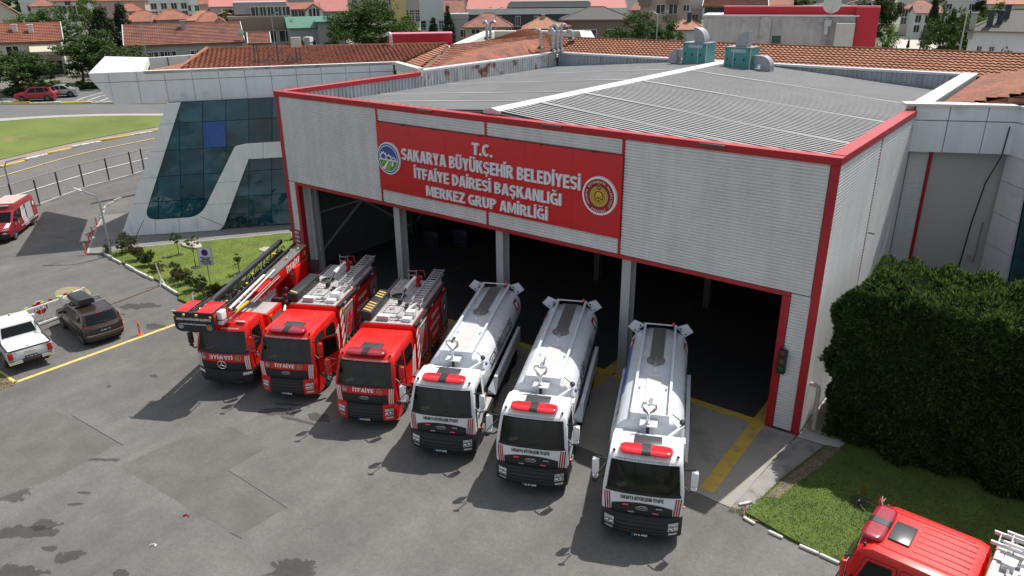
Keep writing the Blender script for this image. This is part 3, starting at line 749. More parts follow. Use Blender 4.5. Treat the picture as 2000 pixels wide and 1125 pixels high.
def city_logo(parent, mapf, r, name='city_emblem', d=.004):
 """round emblem: blue ring, gears over blue, green fields with pale lanes"""
 mats = [txt_white, blue_mat, green_mat, lime_mat]
 b = MB()
 def poly(pts, w, m): b.add([mapf(x * r, y * r, w) for x, y in pts], [tuple(range(len(pts)))], m)
 def arc(a0, a1, rr, n=24): return [(rr * math.cos(a0 + (a1 - a0) * i / n), rr * math.sin(a0 + (a1 - a0) * i / n)) for i in range(n + 1)]
 poly(arc(0, 2 * math.pi, 1.0, 40)[:-1], d, 0); poly(arc(0, 2 * math.pi, .93, 40)[:-1], 2 * d, 1); poly(arc(0, 2 * math.pi, .84, 40)[:-1], 3 * d, 0)
 a = math.asin(-.05 / .79)
 poly(arc(a, math.pi - a, .79), 4 * d, 1)
 a2 = math.asin(-.13 / .79); poly(arc(math.pi - a2, 2 * math.pi + a2, .79), 4 * d, 2)
 def gear(cx, cy, rr, n=9):
  pts = []
  for i in range(n * 4):
   t = 2 * math.pi * i / (n * 4); q = rr * (1.0 if i % 4 in (0, 1) else .78); pts.append((cx + q * math.cos(t), cy + q * math.sin(t)))
  return [(x, max(y, -.04)) for x, y in pts]
 for cx, cy, rr in ((-.42, .1, .34), (.08, .0, .30), (.5, -.02, .2)):
  if cx < 0: cx = -.40
  poly(gear(cx, cy, rr), 5 * d, 0)
  poly([(cx + .55 * rr * math.cos(t), max(cy + .55 * rr * math.sin(t), -.03)) for t in [2 * math.pi * i / 14 for i in range(14)]], 6 * d, 1)
 for x0, x1, x2, x3, m in ((-.05, .06, -.30, -.62, 0), (.16, .30, .10, -.16, 3), (-.34, -.2, -.62, -.74, 3), (.36, .46, .42, .25, 0)):
  y1 = -.72 if abs(x2) < .35 else -.46
  poly([(x0, -.15), (x1, -.15), (x2, y1), (x3, y1 + .02)], 5 * d, m)
 return b.build(name, mats, parent, 0)
def crest(parent, mapf, r, name='fire_crest', d=.004, full=False):
 mats = [txt_white, crest_red, gold_mat, dark_red]
 b = MB()
 def poly(pts, w, m): b.add([mapf(x * r, y * r, w) for x, y in pts], [tuple(range(len(pts)))], m)
 def disc(rr, n=40, cx=0, cy=0): return [(cx + rr * math.cos(2 * math.pi * i / n), cy + rr * math.sin(2 * math.pi * i / n)) for i in range(n)]
 poly(disc(1), d, 0); poly(disc(.9), 2 * d, 3); poly(disc(.66), 3 * d, 1)
 for i in range(30):                                     # wreath of leaves
  t = math.pi * (.62 + 1.76 * i / 29)
  for q, tilt in ((.40, .5), (.50, -.35)):
   cx, cy = q * math.cos(t), q * math.sin(t) - .02; a = t + math.pi / 2 + tilt
   c, s = math.cos(a), math.sin(a)
   poly([(cx + c * .09, cy + s * .09), (cx - s * .035, cy + c * .035), (cx - c * .09, cy - s * .09), (cx + s * .035, cy - c * .035)], 4 * d, 2)
 ring = disc(.33); ring2 = disc(.29)
 for i in range(40):
  j = (i + 1) % 40; poly([ring[i], ring[j], ring2[j], ring2[i]], 4 * d, 2)
 poly([(.2 * math.cos(math.pi * i / 12), .02 + .2 * math.sin(math.pi * i / 12)) for i in range(13)], 4 * d, 2)      # helmet
 poly([(-.25, 0), (.25, 0), (.2, -.05), (-.2, -.05)], 4 * d, 2)
 poly([(-.22, -.24), (-.18, -.27), (.22, -.08), (.2, -.05)], 5 * d, 2); poly([(.22, -.24), (.18, -.27), (-.22, -.08), (-.2, -.05)], 5 * d, 2)
 for i in range(14):                                     # crescent
  a0 = math.pi * (.72 + 1.56 * i / 14); a1 = math.pi * (.72 + 1.56 * (i + 1) / 14)
  th = lambda a: .085 - .035 * math.sin((a / math.pi - .72) / 1.56 * math.pi)
  poly([(.09 * math.cos(a0), .52 + .09 * math.sin(a0)), (.09 * math.cos(a1), .52 + .09 * math.sin(a1)), (th(a1) * math.cos(a1), .525 + th(a1) * math.sin(a1)), (th(a0) * math.cos(a0), .525 + th(a0) * math.sin(a0))], 4 * d, 2)
 st = []
 for i in range(10):
  q = .05 if i % 2 == 0 else .02; t = math.pi / 2 + math.pi * i / 5; st.append((q * math.cos(t), .63 + q * math.sin(t)))
 poly(st, 4 * d, 2)
 o = b.build(name, mats, parent, 0)
 if full:
  def ringtext(s, a0, a1, rr, h, bottom=False):
   bb = MB(); n = len(s)
   for i, ch in enumerate(s):
    if ch == ' ': continue
    a = a0 + (a1 - a0) * i / (n - 1); vs, fs = text_geo(ch, .02, 0)
    x0 = (min(v[0] for v in vs) + max(v[0] for v in vs)) / 2; out = []
    for v in vs:
     u = (v[0] - x0) * h * 1.2; q = v[1] * h * 1.25
     e = a + (math.pi / 2 if bottom else -math.pi / 2); R0 = rr
     px = R0 * math.cos(a) + u * math.cos(e) - q * math.sin(e); py = R0 * math.sin(a) + u * math.sin(e) + q * math.cos(e)
     out.append(mapf(px * r, py * r, 5 * d))
    bb.add(out, fs)
   bb.build('ring_lettering', txt_white, o, 0)
  ringtext('SAKARYA BÜYÜKŞEHİR BELEDİYESİ', R(216), R(-36), .70, .115)
  ringtext('İTFAİYESİ', R(240), R(300), .86, .125, True)
 return o
def disc_on_board(cx, cz, r, name):
 b = MB(); b.lathe([(r, 0), (r * .985, -.09), (0, -.09)], (cx, YB - .004, cz), 'y', 44); return b.build(name, letter_mat, sign)
dk = disc_on_board(8.98, 8.14, .82, 'emblem_disc'); city_logo(dk, lambda u, v, w: (8.98 + u, YB - .096 - w, 8.14 + v), .80)
dk = disc_on_board(21.29, 8.12, .82, 'crest_disc'); crest(dk, lambda u, v, w: (21.29 + u, YB - .096 - w, 8.12 + v), .80, full=True)
# blue plastic water tanks dim inside the hall
ibc = mat('blue tank plastic', (.012, .02, .055), .5, var=.1); ibc_w = mat('pale tank plastic', (.07, .075, .08), .6)
def tank_crate(x, y, z, m):
 t = thing('water_tank', None, 'water tank', (x, y, z), R(4), 'water tanks against the hall wall')
 b = MB(); b.bx(-.55, .55, -.5, .5, .16, 1.1); b.build('container', m, t, bevel=.06)
 b = MB()
 for k in range(5): b.bx(-.58 + .29 * k - .015, -.58 + .29 * k + .015, -.54, -.51, .14, 1.12)
 for z2 in (.3, .6, .9, 1.12): b.bx(-.58, .58, -.545, -.515, z2 - .015, z2 + .015)
 b.build('cage', mat('dull cage', (.05, .052, .055), .6), t, 0)
 b = MB(); b.bx(-.58, .58, -.52, .52, 0, .14); b.build('pallet', chassis_black, t)
 b = MB(); b.lathe([(.1, 0), (.1, .05), (0, .06)], (0, 0, 1.1), 'z', 12); b.build('cap', chassis_black, t)
 return t
for x, y, z, m, lb in ((3.6, 8.6, 0, ibc, 'dark blue water tank nearest the bays beside the left hall wall'), (5.0, 9.9, 0, ibc, 'dark blue water tank behind the first one deep in the hall'),
     (5.2, 12.2, 0, ibc, 'lower dark blue tank of the stacked pair in the hall'), (5.2, 12.2, 1.15, ibc, 'upper dark blue tank of the stacked pair in the hall'),
     (7.4, 13.6, 0, ibc_w, 'pale grey water tank seen just right of the first column'), (8.9, 14.6, 0, ibc_w, 'rearmost pale grey water tank right of the first column')):
 tag(tank_crate(x, y, z, m), lb)
# ------------------------------------------------------------------ the left office wing: leaning white frames over blue glass
panel_white = mat('composite panel', (.80, .81, .82), .45, .0, var=.04, scale=.9, streak=.06, dirt=((.52, .52, .52), .9, .60, .85))
panel_cap = mat('composite cap', (.70, .69, .65), .5, var=.06, scale=.6)
joint_m = mat('panel joint', (.04, .045, .05), .7)
beige_wall = mat('beige render', (.52, .50, .48), .9, var=.05, scale=.7, var2=.05)
def glass_wing():
 m = mat('curtain glass', (.010, .072, .098), .03, spec=.55, var2=.65, scale2=.45, rnd=.45)  # patchy reflections put into the glass colour as mottling
 p = m.node_tree.nodes['Principled BSDF']; N = m.node_tree.nodes; L = m.node_tree.links
 p.inputs['IOR'].default_value = 1.5
 tc = N.new('ShaderNodeTexCoord'); n = N.new('ShaderNodeTexNoise'); n.inputs['Scale'].default_value = .8; n.inputs['Detail'].default_value = 1
 b = N.new('ShaderNodeBump'); b.inputs['Strength'].default_value = .2; b.inputs['Distance'].default_value = .25
 L.new(tc.outputs['Object'], n.inputs[0]); L.new(n.outputs[0], b.inputs['Height']); L.new(b.outputs[0], p.inputs['Normal'])
 return m
curtain = glass_wing()
pane_blue = mat('blue film glass', (.02, .09, .36), .12, spec=.4)
dBv = Vector((math.cos(R(48.75)), math.sin(R(48.75)))); T0 = Vector((-15.0, -1.86)); dTv = Vector((6.2, 8.43)).normalized(); B0 = Vector((-15.29, -3.06))
def WF(s, z, off=0.0):
 k = z / 9; p = (B0 + dBv * s) * (1 - k) + (T0 + dTv * s) * k; d = (dBv * (1 - k) + dTv * k).normalized()
 return (p.x + d.y * off, p.y - d.x * off, z)
def clip(poly, a, b):                    # keep the part left of a->b
 out = []; n = len(poly)
 def sd(p): return (b[0] - a[0]) * (p[1] - a[1]) - (b[1] - a[1]) * (p[0] - a[0])
 for i in range(n):
  p, q = poly[i], poly[(i + 1) % n]; sp, sq = sd(p), sd(q)
  if sp >= 0: out.append(p)
  if sp * sq < 0:
   t = sp / (sp - sq); out.append((p[0] + (q[0] - p[0]) * t, p[1] + (q[1] - p[1]) * t))
 return out
wing = thing('office_wing', 'slanted blue glass office wing with white panel frames left of the hall', 'office building')
def slab(poly, o0, o1, name, m, parent=None, grow=0.0, bevel=0):
 n = len(poly); b = MB()
 vs = [WF(s, z, o0) for s, z in poly] + [WF(s, z, o1) for s, z in poly]
 b.add(vs, [tuple(range(n, 2 * n)), tuple(range(n))[::-1]] + [(i, (i + 1) % n, n + (i + 1) % n, n + i) for i in range(n)])
 return b.build(name, m, parent or wing, smooth=0, bevel=bevel, seg=1)
def inset(poly, d):
 n = len(poly); out = []
 A = sum(poly[i][0] * poly[(i + 1) % n][1] - poly[(i + 1) % n][0] * poly[i][1] for i in range(n))
 sg = 1 if A > 0 else -1
 for i in range(n):
  p0, p, p1 = Vector(poly[i - 1]), Vector(poly[i]), Vector(poly[(i + 1) % n])
  a = (p - p0).normalized(); c = (p1 - p).normalized(); na = Vector((-a.y, a.x)) * sg; nc = Vector((-c.y, c.x)) * sg
  m = na + nc; k = m.dot(na)
  out.append(tuple(p + m * (d / max(k, .3))))
 return out
# panes: columns and rows of the curtain wall, cut by the leaning edge
S_ = [-.2, 1.0, 2.4, 3.9, 5.42, 6.93, 8.45, 10.0, 11.6, 13.2]; Z_ = [.25, 1.2, 2.4, 4.12, 5.86, 7.64, 9.0]
for i in range(len(S_) - 1):
 for j in range(len(Z_) - 1):
  pl = [(S_[i], Z_[j]), (S_[i + 1], Z_[j]), (S_[i + 1], Z_[j + 1]), (S_[i], Z_[j + 1])]
  pl = clip(pl, (3.3, 9.0), (.25, 0)) if True else pl
  if len(pl) < 3: continue
  A = abs(sum(pl[a][0] * pl[(a + 1) % len(pl)][1] - pl[(a + 1) % len(pl)][0] * pl[a][1] for a in range(len(pl)))) / 2
  if A < .05: continue
  slab(inset(pl, .018), -.03, .0, 'pane', pane_blue if (i, j) == (4, 4) else curtain)
slab([(.2, .1), (13.2, .1), (13.2, 9), (3.3, 9)], -.35, -.06, 'backing_wall', joint_m)
def frame(poly, cuts, name='white_panel'):
 """a white frame shape cut into panels along lines"""
 parts = [poly]
 for a, c in cuts:
  nx = []
  for p in parts:
   for q in (clip(p, a, c), clip(p, c, a)):
    if len(q) >= 3: nx.append(q)
  parts = nx
 for p in parts:
  try: slab(inset(p, .012), .05, .16, name, panel_white)
  except Exception: pass
 slab(poly, .01, .10, 'frame_joint', joint_m)
hz = lambda z: ((0, z), (20, z))
frame([(0.0, .42), (.35, .18), (.9, .15), (1.445, 1.2), (4.08, 9.0), (3.2, 9.0)], [hz(2.38), hz(4.1), hz(5.85), hz(7.64)])
frame([(.93, .15), (6.45, .15), (6.75, .42), (5.17, 1.2), (1.46, 1.2)], [((2.2, 0), (2.2, 3)), ((3.75, 0), (3.75, 3)), ((4.95, 0), (4.95, 3))])
frame([(5.18, 1.21), (6.76, .44), (8.45, 4.98), (7.5, 5.9)], [hz(2.0), hz(3.5)])
frame(round_poly([(7.48, 5.9), (8.42, 4.96), (13.2, 4.96), (13.2, 6.06), (8.2, 6.06)], [.1, .25, 0, 0, .3]), [((9.4, 4), (9.4, 7)), ((10.9, 4), (10.9, 7))])
# small rounded inner corners of the frames
for c, q0, q1 in (((1.44, 1.19), (1.72, 2.0), (2.3, 1.19)), ((5.18, 1.19), (4.4, 1.19), (5.58, 2.0))):
 a, m, e = Vector(q0), Vector(c), Vector(q1)
 slab([c] + [tuple(a * (1 - t) ** 2 + m * 2 * t * (1 - t) + e * t * t) for t in [k / 8 for k in range(9)]], .045, .157, 'corner_fillet', panel_white)
slab([(.0, -.02), (13.2, -.02), (13.2, .16), (.1, .16)], -.4, .04, 'plinth', mat('plinth concrete', (.22, .215, .20), .9, var=.1))
# the overhanging white fascia
FA = Vector((-16.22, -2.61)); FD = Vector((12.54, 17.075)).normalized(); FN = Vector((FD.y, -FD.x))
def FF(s, z, off=0.0): p = FA + FD * s + FN * off; return (p.x, p.y, z)
ZT = 11.05
def fslab(poly, o0, o1, name, m, bevel=0):
 n = len(poly); b = MB(); vs = [FF(s, z, o0) for s, z in poly] + [FF(s, z, o1) for s, z in poly]
 b.add(vs, [tuple(range(n, 2 * n)), tuple(range(n))[::-1]] + [(i, (i + 1) % n, n + (i + 1) % n, n + i) for i in range(n)])
 return b.build(name, m, wing, smooth=0, bevel=bevel, seg=1)
xs = [1.15 + 1.71 * k for k in range(12)]
lo, mid, hi = 8.96, 10.43, 11.03
fslab([(.0, hi), (.22, mid), (xs[0] - .0, mid), (xs[0], hi)], -.08, 0, 'fascia_panel', panel_white)
fslab([(.235, mid - .03), (1.22, lo), (xs[0] + .05, lo), (xs[0], mid - .03)], -.08, 0, 'fascia_panel', panel_white)
for i in range(len(xs) - 1):
 a, c = xs[i] + .025, xs[i + 1]
 fslab([(a, hi), (a, mid), (c, mid), (c, hi)], -.08, 0, 'fascia_panel', panel_white)
 fslab([(a, mid - .035), (a + .05 * (i == 0), lo), (c, lo), (c, mid - .035)], -.08, 0, 'fascia_panel', panel_white)
fslab([(.02, hi - .01), (1.25, lo + .01), (20.2, lo + .01), (20.2, hi - .01)], -.30, -.085, 'fascia_core', joint_m)
fslab([(1.2, lo), (20.2, lo), (20.2, lo + .1), (1.2, lo + .1)], -1.6, -.09, 'soffit', panel_cap)
# the wedge-shaped end cap and the caps along the top
LE = Vector((-24.45, 2.59, 11.35)); LE2 = Vector((-20.59, 3.96, 11.35))
p0 = Vector(FF(.03, ZT, -.09)); p1 = Vector(FF(3.3, ZT, -.09))
def plate(pts, th, name, m, parent):
 n = len(pts); b = MB(); vs = [(p[0], p[1], p[2]) for p in pts] + [(p[0], p[1], p[2] - th) for p in pts]
 b.add(vs, [tuple(range(n)), tuple(range(n, 2 * n))[::-1]] + [(i, (i + 1) % n, n + (i + 1) % n, n + i) for i in range(n)])
 me = b.mesh(name, m, 0); bm = bmesh.new(); bm.from_mesh(me); bmesh.ops.recalc_face_normals(bm, faces=bm.faces); bm.to_mesh(me); bm.free()
 return link(name, me, parent)
e1 = p0 + (LE - p0) * .5; e2 = p1 + (LE2 - p1) * .5
plate([p0, p1, e2 - (e2 - p1) * .01, e1 - (e1 - p0) * .01], .5, 'end_cap', panel_cap, wing)
plate([e1, e2, LE2, LE], .5, 'end_cap', panel_cap, wing)
plate([Vector(FF(3.35, ZT + .01)), Vector(FF(20.5, ZT + .01)), Vector(FF(20.5, ZT + .01, -.42)), Vector(FF(3.35, ZT + .01, -.42))], .2, 'coping', panel_cap, wing)
q0 = Vector(FF(20.5, ZT + .02, .25)); q1 = Vector((.45, 11.55, ZT + .02))
dv = (q1 - q0).normalized(); nv = Vector((dv.y, -dv.x, 0)) * .45
plate([q0, q1, q1 - nv * -1, q0 - nv * -1], .55, 'coping', panel_cap, wing)
# back parapet seen over the roof
f1 = Vector((-23.56, 5.6, 11.05)); f2 = Vector((-22.67, 11.01, 11.05)); dv = (f2 - f1).normalized(); nv = Vector((-dv.y, dv.x, 0)) * .35
plate([f1, f1 + (f2 - f1) * 1.7, f1 + (f2 - f1) * 1.7 + nv, f1 + nv], .9, 'back_parapet', panel_cap, wing)
for k in range(5):
 c = f1 + (f2 - f1) * (.32 * k + .25); c.z -= .5
 b = MB(); b.box(c - nv * .06, (.05, .05, .9)); b.build('parapet_joint', joint_m, wing)
# body of the wing under the roof
b = MB(); bl = [Vector(FF(4.9, 0, -.9)), Vector(FF(20, 0, -.9)), Vector(FF(20, 0, -11)), Vector(FF(7.8, 0, -11))]
b.prism([(p.x, p.y) for p in bl], 'z', 0, 10.3); b.build('rear_body', beige_wall, wing, 0)
# clay tile roofs: rows of curved tiles as real relief
tile_mat = mat('clay tile', (.25, .088, .05), .85, var=.40, scale=4.5, var2=.18, scale2=.35, dirt=((.10, .055, .04), 1.3, .52, .74))
tile_orange = mat('new clay tile', (.29, .12, .066), .85, var=.38, scale=4.5, var2=.12, scale2=.4, dirt=((.20, .10, .06), 1.6, .56, .8))
tile_old = mat('weathered clay tile', (.25, .088, .05), .9, var=.30, scale=2.2, var2=.22, scale2=.5, dirt=((.09, .05, .04), .9, .5, .72))
tile_red = mat('red roof tile', (.29, .1, .058), .85, var=.15, scale=2.5, var2=.12, scale2=.3)
def tile_roof(A, B, C, D, parent, m, row=.42, col=.34, amp=.075, ridge=True, name='roof_tiles'):
 """A-B the eave, D-C the ridge"""
 A, B, C, D = map(Vector, (A, B, C, D)); e = (B - A); e.normalize()
 ht = ((D + C) / 2 - (A + B) / 2).length; n = max(2, int(ht / row)); b = MB()
 nrm = e.cross(((D + C) / 2 - (A + B) / 2).normalized());
 if nrm.z < 0: nrm = -nrm
 step = col / 4
 for r in range(n):
  t0, t1 = r / n, (r + 1.06) / n
  l0, r0 = A.lerp(D, t0), B.lerp(C, t0); l1, r1 = A.lerp(D, t1), B.lerp(C, t1)
  s0 = max((l0 - A).dot(e), (l1 - A).dot(e)) ; s1 = min((r0 - A).dot(e), (r1 - A).dot(e))
  k0 = math.ceil(s0 / step); k1 = math.floor(s1 / step)
  if k1 - k0 < 4: continue
  o = len(b.v); m_ = k1 - k0 + 1
  def at(l, r_, k):
   a0, a1 = (l - A).dot(e), (r_ - A).dot(e); return l.lerp(r_, (k * step - a0) / max(a1 - a0, .01))
  for (l, r_, lift) in ((l0, r0, .085), (l1, r1, .0)):
   for k in range(k0, k1 + 1):
    b.v.append(tuple(at(l, r_, k) + nrm * (amp * (.5 + .5 * math.cos(k * math.pi / 2)) + lift)))
  for k in range(k0, k1 + 1): b.v.append(tuple(at(l0, r0, k) - nrm * .02))
  for k in range(m_ - 1):
   b.f.append((o + k, o + k + 1, o + m_ + k + 1, o + m_ + k)); b.m.append(0)
   b.f.append((o + 2 * m_ + k, o + 2 * m_ + k + 1, o + k + 1, o + k)); b.m.append(0)
 ob = b.build(name, m, parent, smooth=50); ob['kind'] = 'stuff'
 bb = MB(); dn = nrm * .06; bb.add([A - dn, B - dn, C - dn, D - dn], [(0, 1, 2, 3)]); bb.build('roof_deck', tile_old, parent, 0)
 if ridge:
  b = MB(); L = (C - D).length; k = int(L / .4);
  for i in range(k):
   p = D.lerp(C, i / k); q = D.lerp(C, (i + 1.1) / k); b.tube([p + nrm * .05, q + nrm * .07], [.12, .10], 6)
  ob = b.build('ridge_tiles', m, parent, 40); ob['kind'] = 'stuff'
ZRg = 11.75
main = thing('main_building', 'low main building with long clay tiled roofs wrapped behind the hall', 'building')
# left wing roof: front slope, hip end
rl0 = Vector((-18.8, 7.8, 11.75)); rl1 = Vector((-6.08, 21.22, 11.75))
ev0 = Vector(FF(5.0, 10.75, -.55)); ev1 = Vector(FF(20.4, 10.75, -.55))
tile_roof(ev0, ev1, rl1, rl0, main, tile_mat)
hp = Vector((-17.28, 2.1, 10.7)); hb = f1 + (f2 - f1) * .9 - nv * 2.5; hb.z = 10.75
tile_roof(hb, Vector((hp.x, hp.y, 10.72)), ev0 + (rl0 - ev0) * .02, rl0, main, tile_orange, row=.42, col=.4, ridge=False)
b = MB(); b.tube([ev0 + Vector((0, 0, .08)), rl0 + Vector((0, 0, .1))], .12, 6); b.build('hip_tiles', tile_orange, main)
# roof of the middle block beside the hall's left parapet
mA = Vector((-.25, 12.2, 10.75)); mB = Vector((-.25, 28.6, 10.75)); mC = Vector((-1.89, 28.96, 12)); mD = Vector((-4.36, 19.77, 11.75))
tile_roof(mA, mB, mC, mD, main, tile_old)
v0 = Vector(FF(20.6, 10.72, -.6));
tile_roof(v0 + Vector((.0, .0, 0)), mA + Vector((-.2, -.2, 0)), mD + Vector((0, -.2, 0)), rl1, main, tile_orange, row=.5, col=.45, ridge=False)
# rear roof with its white parapet frame
r1, r2, r3, r4 = Vector((-11.13, 27.66, 10.9)), Vector((-21.02, 45.47, 11.16)), Vector((-12, 51.86, 11.09)), Vector((-3.24, 38.47, 11.24))
tile_roof(Vector((-11.58, 28.59, 10.64)), Vector((-3.65, 38.21, 10.87)), Vector((-15.21, 44.88, 11.51)), Vector((-14.93, 42.6, 11.36)), main, tile_orange)
def wallbar(a, c, w, h, name, m, parent, dz=0):
 d = (c - a); L = Vector((d.x, d.y, 0)); L.normalize(); n = Vector((-L.y, L.x, 0)) * w / 2; b = MB()
 vs = [a + n, a - n, c - n, c + n]; vs = [Vector((v.x, v.y, v.z + dz)) for v in vs]; lo_ = [Vector((v.x, v.y, v.z - h)) for v in vs]
 b.add(vs + lo_, [(0, 1, 2, 3), (7, 6, 5, 4), (0, 4, 5, 1), (1, 5, 6, 2), (2, 6, 7, 3), (3, 7, 4, 0)]); return b.build(name, m, parent, 0)
cream_cap = mat('cream parapet', (.62, .60, .54), .7, var=.06)
wallbar(r1, r2, 1.3, 1.3, 'parapet', cream_cap, main); wallbar(r2, r3, 1.3, 1.6, 'parapet', cream_cap, main); wallbar(r3, r4, 1.3, 1.5, 'parapet', cream_cap, main)
# long right roof behind the hall
g0 = Vector((-2.46, 31.59, 11.75)); g1 = Vector((32.52, 32.77, 11.75)); gx = (g1 - g0).normalized()
g1 = g0 + gx * 52
E0 = Vector((-.2, 28.9, 10.6)); E1 = Vector((44, 28.9, 10.6))
tile_roof(E0, E1, Vector((44, g1.y, 11.75)), Vector((g0.x + .6, g0.y, 11.75)), main, tile_orange)
b = MB(); b.bx(-3, 44, 29.2, g0.y + 6, 0, 10.4); b.build('rear_body', beige_wall, main, 0)
# right wing roof by the white corner
tile_roof(Vector((31.15, 12.9, 10.85)), Vector((31.15, 27.6, 10.85)), Vector((36.5, 27.6, 12.0)), Vector((36.5, 15.4, 12.0)), main, tile_mat)
tile_roof(Vector((36.8, 15.4, 10.85)), Vector((31.3, 12.8, 10.85)), Vector((36.4, 15.6, 12.0)), Vector((36.6, 15.7, 12.0)), main, tile_orange, ridge=False)
# ------------------------------------------------------------------ right wing: white fascia, beige wall, panelled leg
rwing = thing('right_wing', 'white panelled wing with beige wall right of the hall behind the hedge', 'building')
RA = Vector((30.36, 11.98)); RD = Vector((math.cos(R(25.4)), math.sin(R(25.4)))); RN = Vector((RD.y, -RD.x))
def RF(s, z, o=0.0): p = RA + RD * s + RN * o; return (p.x, p.y, z)
def rbox(fn, s0, s1, z0, z1, o0, o1, name, m, parent, bevel=0):
 b = MB(); b.add([fn(s, z, o) for z in (z0, z1) for o in (o0, o1) for s in (s0, s1)], [(0, 1, 3, 2)[::-1], (4, 5, 7, 6), (0, 1, 5, 4)[::-1], (2, 3, 7, 6), (0, 2, 6, 4), (1, 3, 7, 5)[::-1]])
 me = b.mesh(name, m, 0); bm = bmesh.new(); bm.from_mesh(me); bmesh.ops.recalc_face_normals(bm, faces=bm.faces); bm.to_mesh(me); bm.free(); return link(name, me, parent)
pj = [0, 1.42, 2.98, 4.30]
for i in range(3):
 rbox(RF, pj[i] + .02, pj[i + 1] - .02, 10.40, 11.0, -.1, .03, 'fascia_panel', panel_white, rwing)
 rbox(RF, pj[i] + .02, pj[i + 1] - .02, 8.96, 10.36, -.1, .03, 'fascia_panel', panel_white, rwing)
rbox(RF, .0, 4.3, 8.98, 10.98, -.4, -.11, 'fascia_core', joint_m, rwing)
rbox(RF, -.5, 4.6, 11.01, 11.12, -.6, .12, 'coping', panel_cap, rwing)
rbox(RF, .55, 4.4, .1, 8.97, -.9, -.62, 'beige_wall', beige_wall, rwing)
# ribbed return strip between two red trims
bm_ = MB(); z = .05; n = 0; zs = []
while z < 8.9:
 zs += [(z, 0), (z + .035, 0), (z + .05, .025), (z + .1, .025)]; z += .115
for s in (.08, 1.12):
 for zz, d in zs: bm_.v.append(RF(s, zz, -.5 + d))
k = len(zs)
for i in range(k - 1): bm_.f.append((i, k + i, k + i + 1, i + 1)); bm_.m.append(0)
bm_.build('ribbed_strip', clad, rwing, 0)
rbox(RF, .0, .1, .05, 8.95, -.6, -.42, 'red_trim', trim_red, rwing); rbox(RF, 1.08, 1.22, .05, 8.95, -.62, -.42, 'red_trim', trim_red, rwing)
# panelled leg that turns towards the yard, then dark glass
LA = RA + RD * 4.3; LD = Vector((.59, -.807)); LN = Vector((-.807, -.59))
def LF(s, z, o=0.0): p = LA + LD * s + LN * o; return (p.x, p.y, z)
zz = [.2, 1.7, 3.2, 4.7, 6.2, 7.7, 8.95]
for j in range(6):
 a0 = 1.0 + (9 - zz[j]) * .02;
 b = MB(); s1 = 2.0 - zz[j] * .08; s2 = 2.0 - zz[j + 1] * .08
 P8 = [LF(-.3, zz[j] + .015, .0), LF(s1, zz[j] + .015, .0), LF(s2, zz[j + 1] - .015, .0), LF(-.3, zz[j + 1] - .015, .0)]
 Q8 = [LF(-.3, zz[j] + .015, -.1), LF(s1, zz[j] + .015, -.1), LF(s2, zz[j + 1] - .015, -.1), LF(-.3, zz[j + 1] - .015, -.1)]
 b.add(P8 + Q8, [(3, 2, 1, 0), (4, 5, 6, 7), (0, 1, 5, 4), (1, 2, 6, 5), (2, 3, 7, 6), (3, 0, 4, 7)]); me = b.mesh('white_panel', panel_white, 0)
 bm = bmesh.new(); bm.from_mesh(me); bmesh.ops.recalc_face_normals(bm, faces=bm.faces); bm.to_mesh(me); bm.free(); link('white_panel', me, rwing)
 for k2 in range(4):
  rbox(LF, 1.3 + 1.6 * k2 + .02, 1.3 + 1.6 * (k2 + 1), zz[j] + .02, zz[j + 1], -.2, -.14, 'pane', curtain, rwing)
rbox(LF, -.3, 9, .1, 8.95, -.6, -.21, 'backing_wall', joint_m, rwing)
for j, (z0, z1) in enumerate(((8.96, 10.36), (10.40, 11.0))):
 for k2 in range(5): rbox(LF, -.05 + 1.7 * k2 + .02, 1.65 + 1.7 * k2, z0, z1, -.1, .12, 'fascia_panel', panel_white, rwing)
rbox(LF, -.3, 8.6, 8.98, 10.98, -.5, -.11, 'fascia_core', joint_m, rwing); rbox(LF, -.4, 8.7, 11.01, 11.12, -.7, .2, 'coping', panel_cap, rwing)
b = MB(); b.tube([RF(3.95, 10.2, .06), RF(3.9, 8.9, .06), RF(3.75, 7.5, -.58), RF(3.55, 5.6, -.58), RF(3.45, 3.5, -.58), RF(3.3, 2.4, -.58)], .03, 6); b.build('loose_cable', chassis_black, rwing)
b = MB(); b.tube([RF(4.05, 5.6, -.56), RF(4.05, 4.2, -.56), RF(4.0, 3.6, -.56)], .05, 8); b.bx(LA.x - .75, LA.x - .55, LA.y - .62, LA.y - .5, 3.9, 4.2); b.build('wall_conduit', steel, rwing)
# ------------------------------------------------------------------ lorries. Local frame: front bumper at y=0 facing -Y, x to the viewer's right, ground z=0
def wheel(parent, x, y, r=.5, w=.30, dual=False, name='wheel'):
 sx = 1 if x > 0 else -1
 b = MB(); W2 = w if not dual else w * 2.0
 xo = x; xi = x - sx * W2
 pr = [(r * .58, 0), (r * .80, -.015), (r * .95, .01), (r, .06), (r, W2 - .06), (r * .95, W2 - .01), (r * .6, W2)]
 b.lathe([(q, -sx * h) for q, h in pr], (xo, y, r), 'x', 26)
 o = b.build('wheel', tyre_mat, parent, 40)
 b = MB()
 if dual: pr = [(r * .60, .01), (r * .55, .05), (r * .50, .20), (r * .30, .21), (r * .28, .06), (r * .16, .03), (0, .03)]
 else: pr = [(r * .60, .01), (r * .56, .03), (r * .48, .06), (r * .40, .0), (r * .30, -.04), (r * .18, -.06), (0, -.065)]
 b.lathe([(q, -sx * h) for q, h in pr], (xo, y, r), 'x', 20)
 for k in range(8):
  t = k * math.pi / 4; q = r * (.34 if not dual else .4)
  hx = xo + sx * (.03 if not dual else -.19)
  b.box((hx, y + q * math.cos(t), r + q * math.sin(t)), (.03, .04, .04))
 b.build('rim', rim_mat, o, 40)
 return o
